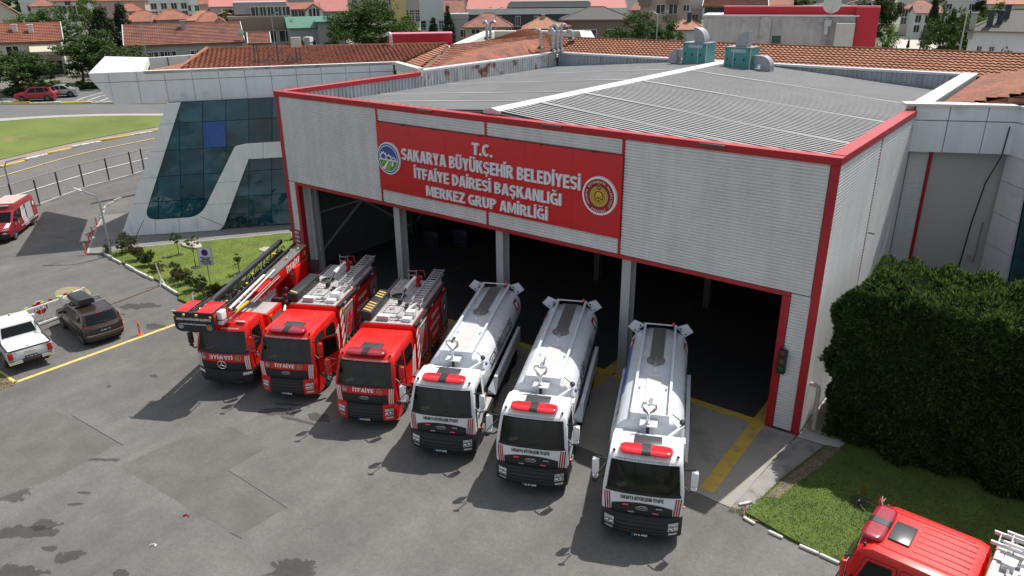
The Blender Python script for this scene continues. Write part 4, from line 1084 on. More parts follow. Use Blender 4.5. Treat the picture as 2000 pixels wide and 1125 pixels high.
def wind_glass():
 if 'windscreen glass' in MATS: return MATS['windscreen glass']
 m = bpy.data.materials.new('windscreen glass'); m.use_nodes = True; N = m.node_tree.nodes; L = m.node_tree.links; MATS['windscreen glass'] = m
 t = N.new('ShaderNodeBsdfTransparent'); t.inputs[0].default_value = (.50, .57, .54, 1); g = N.new('ShaderNodeBsdfGlossy'); g.inputs['Roughness'].default_value = .02
 f = N.new('ShaderNodeFresnel'); f.inputs[0].default_value = 1.5; x = N.new('ShaderNodeMixShader'); L.new(f.outputs[0], x.inputs[0]); L.new(t.outputs[0], x.inputs[1]); L.new(g.outputs[0], x.inputs[2]); L.new(x.outputs[0], N['Material Output'].inputs[0]); N.remove(N['Principled BSDF'])
 return m
class Cab:
 """a forward-control cab; prof = side outline front part from bottom to roof"""
 def __init__(s, L, front, hw=1.235, top=2.95, taper=.10, bulge=.15, zb=1.0):
  s.L, s.front, s.hw, s.top, s.taper, s.bulge, s.zb = L, front, hw, top, taper, bulge, zb
 def yf(s, z):
  f = s.front
  if z <= f[0][1]: return f[0][0]
  for a, c in zip(f, f[1:]):
   if z <= c[1]: return a[0] + (c[0] - a[0]) * (z - a[1]) / (c[1] - a[1])
  return f[-1][0]
 def map(s, x, y, z):
  k = max(0.0, (z - 1.85) / (s.top - 1.85)); hw = s.hw * (1 - s.taper * k)
  yy = y + s.bulge * abs(x) ** 3.2 * max(0.0, 1 - y / 1.0)
  return (x * hw, yy, z)
 def F(s, eps=.012):                                 # front surface: (u metres across, z) -> 3D
  def f(u, z, w=0):
   x = u / s.hw; p = s.map(x, s.yf(z), z); return (p[0], p[1] - eps - w, p[2])
  return f
 def S(s, side, eps=.012):                           # side surface: (y, z)
  def f(y, z, w=0):
   p = s.map(1, y, z); return (side * (p[0] + eps + w), p[1], p[2])
  return f
 def shell(s, name, m, parent):
  f = s.front
  ring = list(f) + [(f[-1][0] + .16, s.top - .02), (.75, s.top + .03), (s.L - .3, s.top + .02), (s.L - .06, s.top - .05), (s.L, s.top - .2), (s.L + .01, s.zb), (f[0][0] + .3, s.zb)]
  xs = [-1, -.975, -.9, -.7, -.35, 0, .35, .7, .9, .975, 1]
  cy = sum(p[0] for p in ring) / len(ring); cz = sum(p[1] for p in ring) / len(ring); b = MB(); n = len(ring)
  for x in xs:
   for y, z in ring:
    if abs(x) > .99: y2 = y + (.03 if y < cy else -.03); z2 = z + (.03 if z < cz else -.045)
    else: y2, z2 = y, z
    if abs(x) > .95 and z > s.top - .08: z2 -= .02
    b.v.append(s.map(x, y2, z2))
  for i in range(len(xs) - 1):
   for j in range(n): b.f.append((i * n + j, i * n + (j + 1) % n, (i + 1) * n + (j + 1) % n, (i + 1) * n + j)); b.m.append(1 if j == 3 and abs(xs[i] + xs[i + 1]) < 1.8 else 0)
  b.f.append(tuple(range(n))[::-1]); b.f.append(tuple(range((len(xs) - 1) * n, len(xs) * n))); b.m += [0, 0]
  me = b.mesh(name, [m, m], 0); bm = bmesh.new(); bm.from_mesh(me); bmesh.ops.recalc_face_normals(bm, faces=bm.faces); bmesh.ops.delete(bm, geom=[q for q in bm.faces if q.material_index == 1], context='FACES'); bm.to_mesh(me); bm.free()
  me.polygons.foreach_set('use_smooth', [True] * len(me.polygons)); me.set_sharp_from_angle(angle=R(38))
  s.inside(parent)
  return link(name, me, parent)
 def inside(s, parent):
  b = MB(); L = min(s.L, 2.2) - .08; x = 1.09
  vs = [(-x, .42, 1.1), (x, .42, 1.1), (x, L, 1.1), (-x, L, 1.1), (-x * .93, .5, 2.78), (x * .93, .5, 2.78), (x * .93, L, 2.78), (-x * .93, L, 2.78)]
  b.add(vs, [(0, 1, 2, 3), (7, 6, 5, 4), (2, 6, 7, 3), (0, 3, 7, 4), (1, 5, 6, 2)]); li = b.build('cab_lining', mat('cab lining', (.075, .072, .068), .8), parent, 0)
  b = MB(); b.prism(round_poly([(.14, 1.5), (.14, 1.80), (.5, 1.92), (.74, 1.84), (.74, 1.5)], .05), 'x', -1.0, 1.0); b.build('dashboard', mat('dashboard', (.045, .045, .045), .7), li, 40)
  b = MB(); b.tube([(.58 + .21 * math.cos(a), .80 + .08 * math.sin(a), 1.93 + .19 * math.sin(a)) for a in [2 * math.pi * k / 16 for k in range(16)]], .022, 5, closed=True); b.build('steering_wheel', chassis_black, li, 40)
  for x in (-.62, -.05, .58):
   b = MB(); b.bx(x - .24, x + .24, 1.02, 1.22, 1.3, 2.22); b.bx(x - .25, x + .25, .72, 1.2, 1.25, 1.42); b.bx(x - .14, x + .14, 1.03, 1.15, 2.24, 2.45); b.build('seat', mat('seat cloth', (.055, .058, .065), .9), li, bevel=.05)
  b = MB(); b.box((-.66, .28, 1.90), (.32, .20, .006), 0, Matrix.Rotation(.5, 3, 'Z')); b.build('paper_sheet', txt_white, li)
 def fpatch(s, name, u0, u1, zlo, zhi, m, parent, eps=.012, nu=10, nz=4, top=None, bot=None, slant=0.0):
  """a panel on the front between two heights; top/bot may be functions of u"""
  fn = s.F(eps); b = MB()
  def g(i, j):
   z0 = bot((i)) if bot else zlo; z1 = top(i) if top else zhi; z = z0 + (z1 - z0) * j
   u = u0 + (u1 - u0) * i + slant * j
   return fn(u, z)
  b.grid(g, nu, nz); return b.build(name, m, parent, 50)
 def spatch(s, name, side, poly, m, parent, eps=.012, th=0.0):
  fn = s.S(side, eps); b = MB(); n = len(poly)
  b.add([fn(y, z) for y, z in poly], [tuple(range(n)) if side > 0 else tuple(range(n))[::-1]])
  me = b.mesh(name, m, 0); bm = bmesh.new(); bm.from_mesh(me); bm.normal_update(); bm.faces.ensure_lookup_table()
  if bm.faces[0].normal.x * side < 0: bmesh.ops.reverse_faces(bm, faces=bm.faces)
  bm.to_mesh(me); bm.free(); return link(name, me, parent)
def lightbar(parent, y, z, w, red, name='light_bar'):
 b = MB()
 for sx in (-1, 1):
  prof = round_poly([(-.29, 0), (.25, 0), (.245, .07), (.17, .115), (-.2, .11), (-.29, .05)], .04, 3)
  n = len(prof); xs = [.13, w / 2 - .2, w / 2 - .08, w / 2 - .02, w / 2]; ks = [1, 1, .85, .6, .3]
  for x, k in zip(xs, ks):
   for p, q in prof: b.v.append((sx * x, y + p * k - .0, z + q * (.5 + .5 * k)))
  o = len(b.v) - n * 5
  for i in range(4):
   for j in range(n):
    f = (o + i * n + j, o + i * n + (j + 1) % n, o + (i + 1) * n + (j + 1) % n, o + (i + 1) * n + j); b.f.append(f if sx < 0 else f[::-1]); b.m.append(0)
  f = tuple(range(o + 4 * n, o + 5 * n)); b.f.append(f if sx < 0 else f[::-1]); b.m.append(0)
 ob = b.build(name, red, parent, 40)
 b = MB(); b.prism(round_poly([(y - .295, z), (y + .255, z), (y + .25, z + .08), (y + .17, z + .122), (y - .2, z + .117), (y - .295, z + .05)], .04, 3), 'x', -.14, .14); b.build('bar_centre', black_plastic, ob, 40)
 b = MB(); b.bx(-w / 2 + .1, w / 2 - .1, y - .1, y + .1, z - .05, z + .005); b.build('bar_base', black_plastic, ob)
 return ob
def mirror(parent, side, cab, y, zc, m, spread=.42, big=True):
 sx = side; x0 = cab.hw - .06
 b = MB(); b.box((sx * (x0 + spread), y - .12, zc), (.21, .12, .52)); b.box((sx * (x0 + spread), y - .12, zc - .34), (.19, .11, .12))
 o = b.build('mirror', m, parent, bevel=.045)
 b = MB(); b.bx(sx * (x0 + spread) - .10, sx * (x0 + spread) + .10, y - .052, y - .045, zc - .27, zc + .27); b.build('mirror_glass', chrome, o)
 b = MB(); b.tube([(sx * x0, y, zc + .22), (sx * (x0 + spread * .6), y - .1, zc + .30), (sx * (x0 + spread), y - .12, zc + .34)], .03, 6)
 b.tube([(sx * x0, y + .05, zc - .40), (sx * (x0 + spread * .6), y - .06, zc - .5), (sx * (x0 + spread), y - .12, zc - .42)], .03, 6); b.build('mirror_arm', black_plastic, o)
def front_mirror(parent, cab, m):
 b = MB(); b.sph((-cab.hw - .22, -.28, 2.35), (.12, .05, .10), 10); b.tube([(-cab.hw + .06, .3, 2.62), (-cab.hw - .1, -.1, 2.56), (-cab.hw - .22, -.26, 2.42)], .016, 6); b.tube([(-cab.hw - .05, .1, 2.15), (-cab.hw - .22, -.26, 2.3)], .013, 6)
 b.build('front_mirror', m, parent)
def plate(parent, s, y, z, x=0, w=.52, rear=False):
 b = MB(); b.bx(x - w / 2, x + w / 2, y - .012, y + .01, z - .06, z + .06); o = b.build('number_plate', plate_mat, parent, bevel=.004)
 sg = -1
 b = MB(); b.bx(x - w / 2 + .004, x - w / 2 + .055, y - .0155, y - .011, z - .056, z + .056); b.build('country_band', blue_mat, o)
 text('plate_lettering', s, w - .11, .075, lambda u, v, w_: (x + u + .025, y - .016, z - .037 + v), txt_white, o, .025)
FORD = [(.07, 1.0), (.02, 1.15), (.0, 1.45), (.05, 1.84), (.34, 2.72), (.42, 2.84)]
def ford_cab(parent, L, paint, crew, white, text_front, plate_no, red_lens, stripes):
 """cab with its glass, grille, bumper, lamps, mirrors and lettering as parts"""
 cab = Cab(L, FORD, top=2.93)
 body = cab.shell('cab', paint, parent)
 F = cab.F
 cab.fpatch('windscreen', -1.13, 1.13, 1.84, 2.70, wind_glass(), parent, .012, 14, 6)
 cab.fpatch('windscreen_frit', -1.15, 1.15, 1.76, 1.845, black_plastic, parent, .018, 14, 2)
 for s0 in (-.45, .35):
  b = MB(); b.tube([F(.03)(s0, 1.80), F(.035)(s0 + .35, 1.84), F(.03)(s0 + .72, 1.99)], .013, 6); b.build('wiper', chassis_black, parent)
 # sun visor edge with small lettering
 text('visor_lettering', 'SAKARYA BÜYÜKŞEHİR BELEDİYESİ İTFAİYE DAİRESİ BAŞKANLIĞI', 2.02, .055, lambda u, v, w: F(.012)(u, 2.745 + v), txt_grey if white else txt_white, parent, .012)
 # grille and name panel
 top = (lambda i: 1.50 - .14 * abs(2 * i - 1) ** 2.5) if white else (lambda i: 1.46)
 g = cab.fpatch('grille', -.93, .93, 1.03, 1.5, black_plastic, parent, .016, 14, 3, top=top, bot=lambda i: 1.02)
 for z in (1.12, 1.22, 1.32):
  b = MB(); b.grid(lambda i, j, z=z: F(.020 + .014 * (j == 0))(-.85 + 1.7 * i, z + .04 * j), 12, 1); b.build('grille_bar', chassis_black, g, 0)
 el = MB(); pts = [(.18 * math.cos(t), 1.33 + .065 * math.sin(t)) for t in [2 * math.pi * k / 20 for k in range(20)]]
 el.tube([F(.032)(u, z) for u, z in pts], .012, 5, closed=True); e = el.build('oval_badge', chrome, g)
 text('badge_lettering', 'Ford', .20, .06, lambda u, v, w: F(.034)(u, 1.305 + v), chrome, e, .01)
 if white:
  block('front_lettering', text_front, 1.32, .125, lambda u, v, w: F(.014)(u - .02, 1.575 + v, w), txt_black, parent)
  for u, z, m in ((-.5, 1.40, lens_pink), (.42, 1.17, lens_pink), (.52, 1.36, grey_shutter), (-.32, 1.15, grey_shutter)):
   b = MB(); b.box(F(.03)(u, z), (.19, .03, .045)); b.build('strobe', m, g, bevel=.008)
  cols = [dark_red, white_paint, trim_red, white_paint, trim_red]
 else:
  block('front_lettering', text_front, .86, .155, lambda u, v, w: F(.014)(u - .03, 1.555 + v, w), txt_white, parent)
  city_logo(parent, lambda u, v, w: F(.014 + w)(-.80 + u, 1.63 + v), .10)
  crest(parent, lambda u, v, w: F(.014 + w)(.62 + u, 1.62 + v), .105)
 for side in (-1, 1):                                                  # corner stripes
  b = MB()
  for k in range(3):
   u0 = side * (1.0 + .072 * k)
   b.grid(lambda i, j, u0=u0: F(.010)(u0 + side * .040 * i + side * .05 * (j - 1), 1.06 + (.66 - .0 * k) * j), 1, 5, 0)
  b.build('corner_stripes', stripes, parent, 0)
 # bumper
 bm_ = MB(); bp = [(.06, .30), (-.10, .36), (-.16, .66), (-.10, 1.02), (.0, 1.07), (.75, 1.07), (.80, .32)]
 xs = [-1, -.98, -.86, -.6, -.3, 0, .3, .6, .86, .98, 1]; n = len(bp)
 bcab = Cab(1, FORD, hw=1.245, bulge=.26)
 for x in xs:
  for y, z in bp: bm_.v.append(bcab.map(x, y + (.03 if abs(x) > .99 and y < .4 else 0), z))
 for i in range(len(xs) - 1):
  for j in range(n):
   red = (not white) and (abs(xs[i] + xs[i + 1]) / 2 > .72)
   bm_.f.append((i * n + j, (i + 1) * n + j, (i + 1) * n + (j + 1) % n, i * n + (j + 1) % n)); bm_.m.append(1 if red else 0)
 bm_.f += [tuple(range(n)), tuple(range((len(xs) - 1) * n, len(xs) * n))[::-1]]; bm_.m += [0 if white else 1] * 2
 me = bm_.mesh('bumper', [black_plastic, paint], 40); q = bmesh.new(); q.from_mesh(me); bmesh.ops.recalc_face_normals(q, faces=q.faces); q.to_mesh(me); q.free()
 bump = link('bumper', me, parent)
 def BF(u, z, e=.01):
  y = None
  for a, c in zip(bp[1:4], bp[2:5]):
   if a[1] <= z <= c[1]: y = a[0] + (c[0] - a[0]) * (z - a[1]) / (c[1] - a[1])
  p = bcab.map(u / 1.245, -.10 if y is None else y, z); return (p[0], p[1] - e, p[2])
 for z in (.5, .62, .76, .9):
  b = MB(); b.grid(lambda i, j, z=z: BF(-.72 + 1.44 * i, z + .05 * j, .008 + .02 * (j == 0)), 12, 1); b.build('bumper_slot', chassis_black, bump, 0)
 for side in (-1, 1):
  b = MB(); b.grid(lambda i, j: BF(side * (.83 + .30 * i), .62 + .28 * j, .008), 4, 3); hl = b.build('headlight', lamp_glass, parent, 40)
  b = MB()
  for cu, cz, rr in ((.91, .70, .06), (1.03, .72, .055), (.97, .83, .045)):
   c = BF(side * cu, cz, .022); b.sph(c, (rr, .02, rr), 10)
  b.build('headlight_bulb', chrome, hl)
  b = MB(); b.grid(lambda i, j: BF(side * (.83 + .30 * i), .765 + .015 * j, .016), 4, 1); b.build('headlight_rim', chassis_black, hl, 0)
  b = MB(); b.grid(lambda i, j: BF(side * (.85 + .26 * i), .47 + .08 * j, .010), 4, 1); b.build('fog_lamp', lamp_glass, parent, 40)
  b = MB(); b.bx(side * .62 - .10, side * .62 + .10, .05, .3, .33, .42); b.build('tow_foot', steel, parent, bevel=.02)
 plate(parent, plate_no, -.165, .44)
 # sides: windows, doors, handles, steps, arches
 yd = 1.42
 for side in (-1, 1):
  d = cab.spatch('door', side, round_poly([(.40, 1.05), (.34, 1.8), (.62, 2.70), (yd, 2.74), (yd, 1.45), (1.2, 1.05)], .05), paint, parent, .012)
  fn = cab.S(side, .016)
  b = MB(); out = round_poly([(.40, 1.05), (.34, 1.8), (.62, 2.70), (yd, 2.74), (yd, 1.45), (1.2, 1.05)], .05)
  b.tube([fn(y, z) for y, z in out], .008, 4, closed=True); b.build('door_seal', chassis_black, d, 0)
  cab.spatch('side_window', side, round_poly([(.46, 1.86), (.70, 2.62), (yd - .09, 2.64), (yd - .09, 1.98), (.85, 1.84)], .05), glass_dark, d, .022)
  b = MB(); b.box(cab.S(side, .03)(yd - .16, 1.66), (.03, .16, .04)); b.build('handle', black_plastic, d)
  if crew:
   d2 = cab.spatch('rear_door', side, round_poly([(yd + .10, 1.1), (yd + .08, 2.74), (L - .30, 2.74), (L - .22, 2.5), (L - .22, 1.1)], .06), paint, parent, .012)
   b = MB(); out = round_poly([(yd + .10, 1.1), (yd + .08, 2.74), (L - .30, 2.74), (L - .22, 2.5), (L - .22, 1.1)], .06)
   b.tube([fn(y, z) for y, z in out], .008, 4, closed=True); b.build('door_seal', chassis_black, d2, 0)
   cab.spatch('side_window', side, round_poly([(yd + .30, 1.98), (yd + .26, 2.62), (L - .55, 2.62), (L - .42, 2.4), (L - .55, 1.95)], .10), glass_dark, d2, .022)
   b = MB()
   for k in range(4):
    y0 = L - .78 + .13 * k
    b.add([cab.S(side, .02)(y0, 1.15), cab.S(side, .02)(y0 + .07, 1.15), cab.S(side, .02)(y0 + .34, 2.1 + .06 * k), cab.S(side, .02)(y0 + .27, 2.1 + .06 * k)], [(0, 1, 2, 3) if side > 0 else (3, 2, 1, 0)])
   b.build('door_stripes', txt_white, d2, 0)
  city_logo(d, lambda u, v, w, side=side: cab.S(side, .016 + w)(.78 + side * u, 1.55 + v), .13)
  arch = MB(); n = 12; m_arch = black_plastic if white else paint
  for k in range(n + 1):
   t = math.pi * (1.05 - 1.10 * k / n)
   for rr, x in ((.56, 1.26), (.66, 1.26), (.66, .85), (.56, .85)): arch.v.append((side * x, 1.45 + rr * math.cos(t), .54 + rr * math.sin(t)))
  for k in range(n):
   for j in range(4): arch.f.append((k * 4 + j, k * 4 + (j + 1) % 4, k * 4 + 4 + (j + 1) % 4, k * 4 + 4 + j)); arch.m.append(0)
  arch.build('wheel_arch', m_arch, parent, 40)
  b = MB(); b.bx(side * 1.05 - .17, side * 1.05 + .17, .55, .84, .38, .44); b.bx(side * 1.05 - .17, side * 1.05 + .17, .60, .84, .72, .77); b.build('step', steel, parent, bevel=.01)
  b = MB(); b.sph((side * 1.27, .72, 1.02), (.03, .05, .035), 8); b.build('side_marker', amber, parent)
 # roof
 lightbar(parent, .64, 2.985, 1.60, red_lens)
 b = MB(); b.box((.02, 1.20, 2.985), (.86, .52, .05)); b.build('roof_hatch', hatch_mat, parent, bevel=.03)
 for sx in (-1, 1):
  b = MB(); b.sph((sx * .97, .56, 2.94), (.05, .05, .05), 8); b.build('roof_marker', black_plastic, parent)
  b = MB(); b.tube([(sx * .82, .66, 2.965), (sx * .82, L - .35, 2.955)], .012, 4); b.build('roof_seam', paint, parent)
 mirror(parent, 1, cab, .40, 2.40, paint, .32); mirror(parent, -1, cab, .40, 2.46, paint, .32); front_mirror(parent, cab, black_plastic)
 wheel(parent, 1.20, 1.45); wheel(parent, -1.20, 1.45)
 b = MB(); b.bx(-1.1, 1.1, .5, L - .05, .62, 1.02); b.build('engine_bay', chassis_black, parent)
 return cab
def chassis(parent, y0, y1, axles):
 b = MB(); b.bx(-.46, -.36, y0, y1, .72, 1.0); b.bx(.36, .46, y0, y1, .72, 1.0)
 for y in axles: b.bx(-.95, .95, y - .1, y + .1, .42, .62)
 y = y0 + .5
 while y < y1: b.bx(-.36, .36, y - .05, y + .05, .76, .96); y += 1.4
 b.build('chassis', chassis_black, parent)
 for y in axles:
  wheel(parent, 1.22, y, .5, .28, True); wheel(parent, -1.22, y, .5, .28, True)
def tanker(name, label, loc, rz, plate_no, blue=False, monitor=0):
 t = thing(name, label, 'tanker truck', loc, rz, 'white water tankers parked in the bays')
 ford_cab(t, 1.80, white_paint, False, True, 'SAKARYA BÜYÜKŞEHİR İTFAİYE', plate_no, lens_red, trim_red)
 chassis(t, 1.0, 9.1, (6.15, 7.5))
 # tank
 rx, rz_, zc, y0, y1 = 1.16, .93, 2.22, 2.30, 9.25
 b = MB(); prof = [(y0 - .14, .55), (y0 - .10, .8), (y0, 1.0), (y1, 1.0), (y1 + .1, .8), (y1 + .14, .55)]
 n = 48; ys = [y0 - .15, y0 - .12, y0 - .06, y0] + [y0 + (y1 - y0) * k / 6 for k in range(1, 6)] + [y1, y1 + .06, y1 + .12, y1 + .15]; ks = [.4, .75, .93, 1] + [1] * 5 + [1, .93, .75, .4]
 for y, k in zip(ys, ks):
  for j in range(n):
   a = 2 * math.pi * j / n; c, s = math.cos(a), math.sin(a); e = .82
   b.v.append((rx * k * math.copysign(abs(c) ** e, c), y, zc + rz_ * k * math.copysign(abs(s) ** e, s)))
 for i in range(len(ys) - 1):
  for j in range(n): b.f.append((i * n + j, i * n + (j + 1) % n, (i + 1) * n + (j + 1) % n, (i + 1) * n + j)); b.m.append(0)
 b.f += [tuple(range(n))[::-1], tuple(range((len(ys) - 1) * n, len(ys) * n))]; b.m += [0, 0]
 me = b.mesh('tank', tank_white, 0); bm = bmesh.new(); bm.from_mesh(me); bmesh.ops.recalc_face_normals(bm, faces=bm.faces); bm.to_mesh(me); bm.free()
 me.polygons.foreach_set('use_smooth', [True] * len(me.polygons)); me.set_sharp_from_angle(angle=R(50)); tank = link('tank', me, t)
 def TS(side, y, a, w=.012):                       # a: angle above the horizontal on the tank side
  c, s = math.cos(a), math.sin(a); return (side * (rx * abs(c) ** .82 + w), y, zc + rz_ * math.copysign(abs(s) ** .82, s) + w * s)
 for side in (-1, 1):
  block('tank_lettering', 'SAKARYA BÜYÜKŞEHİR BELEDİYESİ', 4.1, .38, lambda u, v, w: TS(side, 5.1 + side * u, -.02 + v / .95, .012 + w), txt_black, tank)
  b = MB(); b.grid(lambda i, j: TS(side, 8.25 + .55 * i, .12 + .52 * j, .010), 3, 4); o = b.build('red_emblem', trim_red, tank, 0)
  b = MB(); b.grid(lambda i, j: TS(side, 8.37 + .31 * i, .22 + .30 * j, .016), 2, 3); b.build('emblem_field', txt_white, o, 0)
 if blue:
  b = MB(); b.grid(lambda i, j: TS(-1, 4.4 + 3.9 * i, .05 + .55 * j, .010), 6, 5); b.build('blue_panel', mat('blue tank panel', (.10, .19, .42), .35), tank, 40)
 zt = zc + rz_
 # walkway coamings, front and rear plates
 for sx in (-1, 1):
  b = MB(); b.bx(sx * .60 - .02, sx * .60 + .02, y0 - .02, y1 + .05, zt - .22, zt + .12); b.bx(sx * .60 - .045, sx * .60 + .045, y0 - .02, y1 + .05, zt + .121, zt + .145); b.build('walkway_rail', tank_white, tank, 0)
  b = MB(); q = [(sx * .62, zt + .10), (sx * 1.05, zt + .28), (sx * 1.32, zt - .05), (sx * .98, zt - .32)]
  b.prism(q if sx > 0 else q[::-1], 'y', y1 - .02, y1 + .02); w_ = b.build('rear_wing', tank_white, tank)
  for u, z in ((.80, zt + .05), (1.02, zt - .18)):
   b = MB(); b.lathe([(.035, 0), (.03, -.03), (0, -.03)], (sx * u, y1 - .022, z), 'y', 8); b.build('lamp', chassis_black, w_)
  b = MB(); b.tube([(sx * .68, y1 - .1, zt + .02), (sx * .78, y1 - .3, zt + .05), (sx * .86, y1 - .14, zt - .02), (sx * .74, y1 - .05, zt - .06)], .018, 5); b.build('wiring', chassis_black, tank)
 b = MB(); b.bx(-.62, .62, y0 - .06, y0 - .02, zt - .30, zt + .15); b.build('front_coaming', tank_white, tank)
 b = MB(); b.tube([(-.66, y1 - .02, zt + .17), (.66, y1 - .02, zt + .17)], .03, 8); b.build('rear_bar', tank_white, tank)
 b = MB(); b.lathe([(.055, 0), (.055, .09), (.035, .13), (0, .14)], (.52, y1 - .04, zt + .17), 'z', 10); b.build('red_beacon', lens_red, tank)
 for y_a, y_b, m in ((2.42, 5.05, mat('light checker plate', (.60, .575, .57), .5, .2, var=.06, bump=.5, bscale=26)), (6.45, 9.15, dark_plate)):
  b = MB(); k = 7; wd = .52
  for i in range(k):
   x = -wd / 2 + wd * i / k; b.bx(x, x + wd / k - .02, y_a, y_b, zt + .005, zt + .03)
  b.bx(-wd / 2, wd / 2 - .02, y_a, y_b, zt - .01, zt + .02); b.build('walkway_plate', m, tank, 0)
 b = MB(); b.lathe([(.34, 0), (.34, .045), (.30, .06), (0, .065)], (-.02, 6.28, zt + .01), 'z', 28); mh = b.build('manhole_cover', dark_plate, tank)
 b = MB(); b.lathe([(.40, 0), (.40, .02), (.35, .02)], (-.02, 6.28, zt - .01), 'z', 28); b.build('manhole_ring', tank_white, mh)
 b = MB(); b.box((-.02, 5.93, zt + .06), (.10, .18, .10)); b.tube([(-.02, 6.5, zt + .09), (-.02, 5.95, zt + .10)], .02, 6); b.build('clamp', steel, mh)
 b = MB(); b.lathe([(.07, 0), (.07, .14), (.05, .19), (0, .2)], (.02, 5.35, zt - .02), 'z', 12); b.build('vent', tank_white, tank)
 for sx in (-.46, .46):
  b = MB(); b.bx(sx - .02, sx + .02, 4.2, 4.36, zt, zt + .07); b.build('lifting_lug', tank_white, tank)
 # water cannon on its post behind the cab
 b = MB(); b.bx(-.30, .26, y0 - .52, y0 - .06, zt - .06, zt - .02); b.build('monitor_shelf', tank_white, t)
 b = MB(); b.tube([(-.04, y0 - .32, 1.2), (-.04, y0 - .32, zt + .02)], .055, 10); b.build('monitor_riser', chassis_black, t)
 b = MB(); c = (-.04, y0 - .32); z = zt + .02
 b.lathe([(.09, 0), (.09, .04), (.05, .06), (.05, .30), (.07, .32)], (c[0], c[1], z - .02), 'z', 12)
 hh = .62 if monitor == 0 else .55
 for sx in (-1, 1):
  b.tube([(c[0], c[1], z + .26), (c[0] + sx * .10, c[1] - .03, z + .38), (c[0] + sx * .22, c[1] - .05, z + .55), (c[0] + sx * .20, c[1] - .05, z + .68), (c[0] + sx * .08, c[1] - .03, z + .70), (c[0], c[1], z + .63)], .045, 8)
 mo = b.build('water_cannon', chrome, t)
 b = MB();
 if monitor == 1: b.tube([(c[0] + .06, c[1] - .05, z + .62), (c[0] + .12, c[1] + .25, z + .95)], [.05, .02], 8)
 b.tube([(c[0], c[1] - .05, z + .66), (c[0] + .05, c[1] + .16, z + .76)], [.06, .05], 10); b.build('cannon_nozzle', chassis_black if monitor == 2 else chrome, mo)
 # hose arm at the front right shoulder
 b = MB(); b.bar((.52, y0 - .62, 2.75), (1.08, y0 - .05, 2.98), .10, .09); b.bx(.66, 1.18, y0 - .45, y0 - .12, 2.10, 2.62); b.bar((1.05, y0 - .1, 2.5), (1.05, y0 - .1, 2.96), .06); b.build('hose_arm', tank_white, t, bevel=.012)
 b = MB(); b.sph((1.04, y0 + .02, 3.08), (.10, .12, .09), 10); b.tube([(.98, y0 + .05, 3.12), (.70, y0 + .22, 3.22)], .018, 5); b.build('hose_head', black_plastic, t)
 if not blue:
  b = MB(); b.sph((1.17, y0 - .0, 2.85), (.05, .07, .08), 10); b.build('blue_cap', blue_mat, t)
 b = MB(); b.bx(-1.1, -.35, y0 - .42, y0 - .14, 1.6, 2.7); b.build('front_locker', tank_white, t, bevel=.02)
 # hose troughs along both sides
 for sx in (-1, 1):
  b = MB(); ya, yb = 3.05, 8.2
  sec = [(1.02, 1.08), (1.34, 1.08), (1.34, 1.70), (1.20, 1.70), (1.20, 1.66), (1.02, 1.30)]
  b.prism([(sx * p, q) for p, q in (sec if sx < 0 else sec[::-1])], 'y', ya, yb); me = b.mesh('hose_trough', tank_white, 0)
  bm = bmesh.new(); bm.from_mesh(me); bmesh.ops.recalc_face_normals(bm, faces=bm.faces)
  for v in bm.verts:
   if v.co.y < ya + .1 and v.co.z > 1.5: v.co.y += .35
  bm.to_mesh(me); bm.free(); o = link('hose_trough', me, t)
  text('trough_lettering', 'İTFAİYE DAİRESİ BAŞKANLIĞI', 3.6, .16, lambda u, v, w: (sx * 1.345, 5.6 + sx * u, 1.32 + v), txt_grey, o, .02)
  b = MB(); b.bx(sx * 1.18 - .1, sx * 1.18 + .1, 2.0, 5.4, .62, .72); b.bx(sx * 1.25 - .02, sx * 1.25 + .02, 2.0, 5.4, .55, .95); b.build('side_guard', chassis_black, t)
  b = MB(); b.bx(sx * 1.0 - .22, sx * 1.0 + .22, 1.9, 2.9, .98, 1.04); b.build('side_deck', deck_mat, t)
  b = MB(); b.bx(sx * 1.0 - .25, sx * 1.0 + .25, 5.5, 8.2, 1.02, 1.07); b.build('mudguard', chassis_black, t)
 b = MB()
 for x, y, z in ((1.08, 2.05, 1.5), (1.05, 2.1, 1.2), (.95, 2.3, 1.28)): b.tube([(x, y - .25, z), (x + .02, y, z + .06), (x, y + .3, z)], .06, 8)
 b.build('pump_fittings', steel, t)
 b = MB(); b.tube([(1.0, 2.2, 1.1), (1.05, 2.2, 1.55)], .02, 6); b.tube([(1.1, 2.3, 1.3), (1.18, 2.45, 1.5)], .02, 6); b.build('red_lever', lens_red, t)
 b = MB(); b.bx(-.9, .9, 2.0, 5.4, .55, 1.2); b.build('pump_unit', chassis_black, t)
 b = MB(); b.bx(-1.15, 1.15, 9.0, 9.12, .55, .72); b.bx(-1.2, -.95, 8.98, 9.1, .74, .9); b.bx(.95, 1.2, 8.98, 9.1, .74, .9); b.build('rear_guard', chassis_black, t)
 return t
def flame(parent, mapf, w, h, name='flame_graphic'):
 """stylised red flame: three tongues"""
 b = MB()
 for pts in ([(.06, .10), (.30, .02), (.62, .16), (.50, .40), (.70, .52), (.62, .72), (.78, .98), (.46, .84), (.30, .62), (.34, .50), (.14, .34)],
    [(.66, .18), (.80, .30), (.74, .44), (.92, .64), (.94, .90), (.84, .76), (.72, .60), (.74, .50), (.60, .38)],
    [(.10, .44), (.24, .58), (.22, .72), (.40, .94), (.16, .84), (.05, .62)]):
  b.add([mapf(x * w, y * h, 0) for x, y in pts], [tuple(range(len(pts)))])
 me = b.mesh(name, lens_dim if False else red_paint, 0); bm = bmesh.new(); bm.from_mesh(me); bmesh.ops.triangulate(bm, faces=bm.faces); bm.to_mesh(me); bm.free()
 return link(name, me, parent)
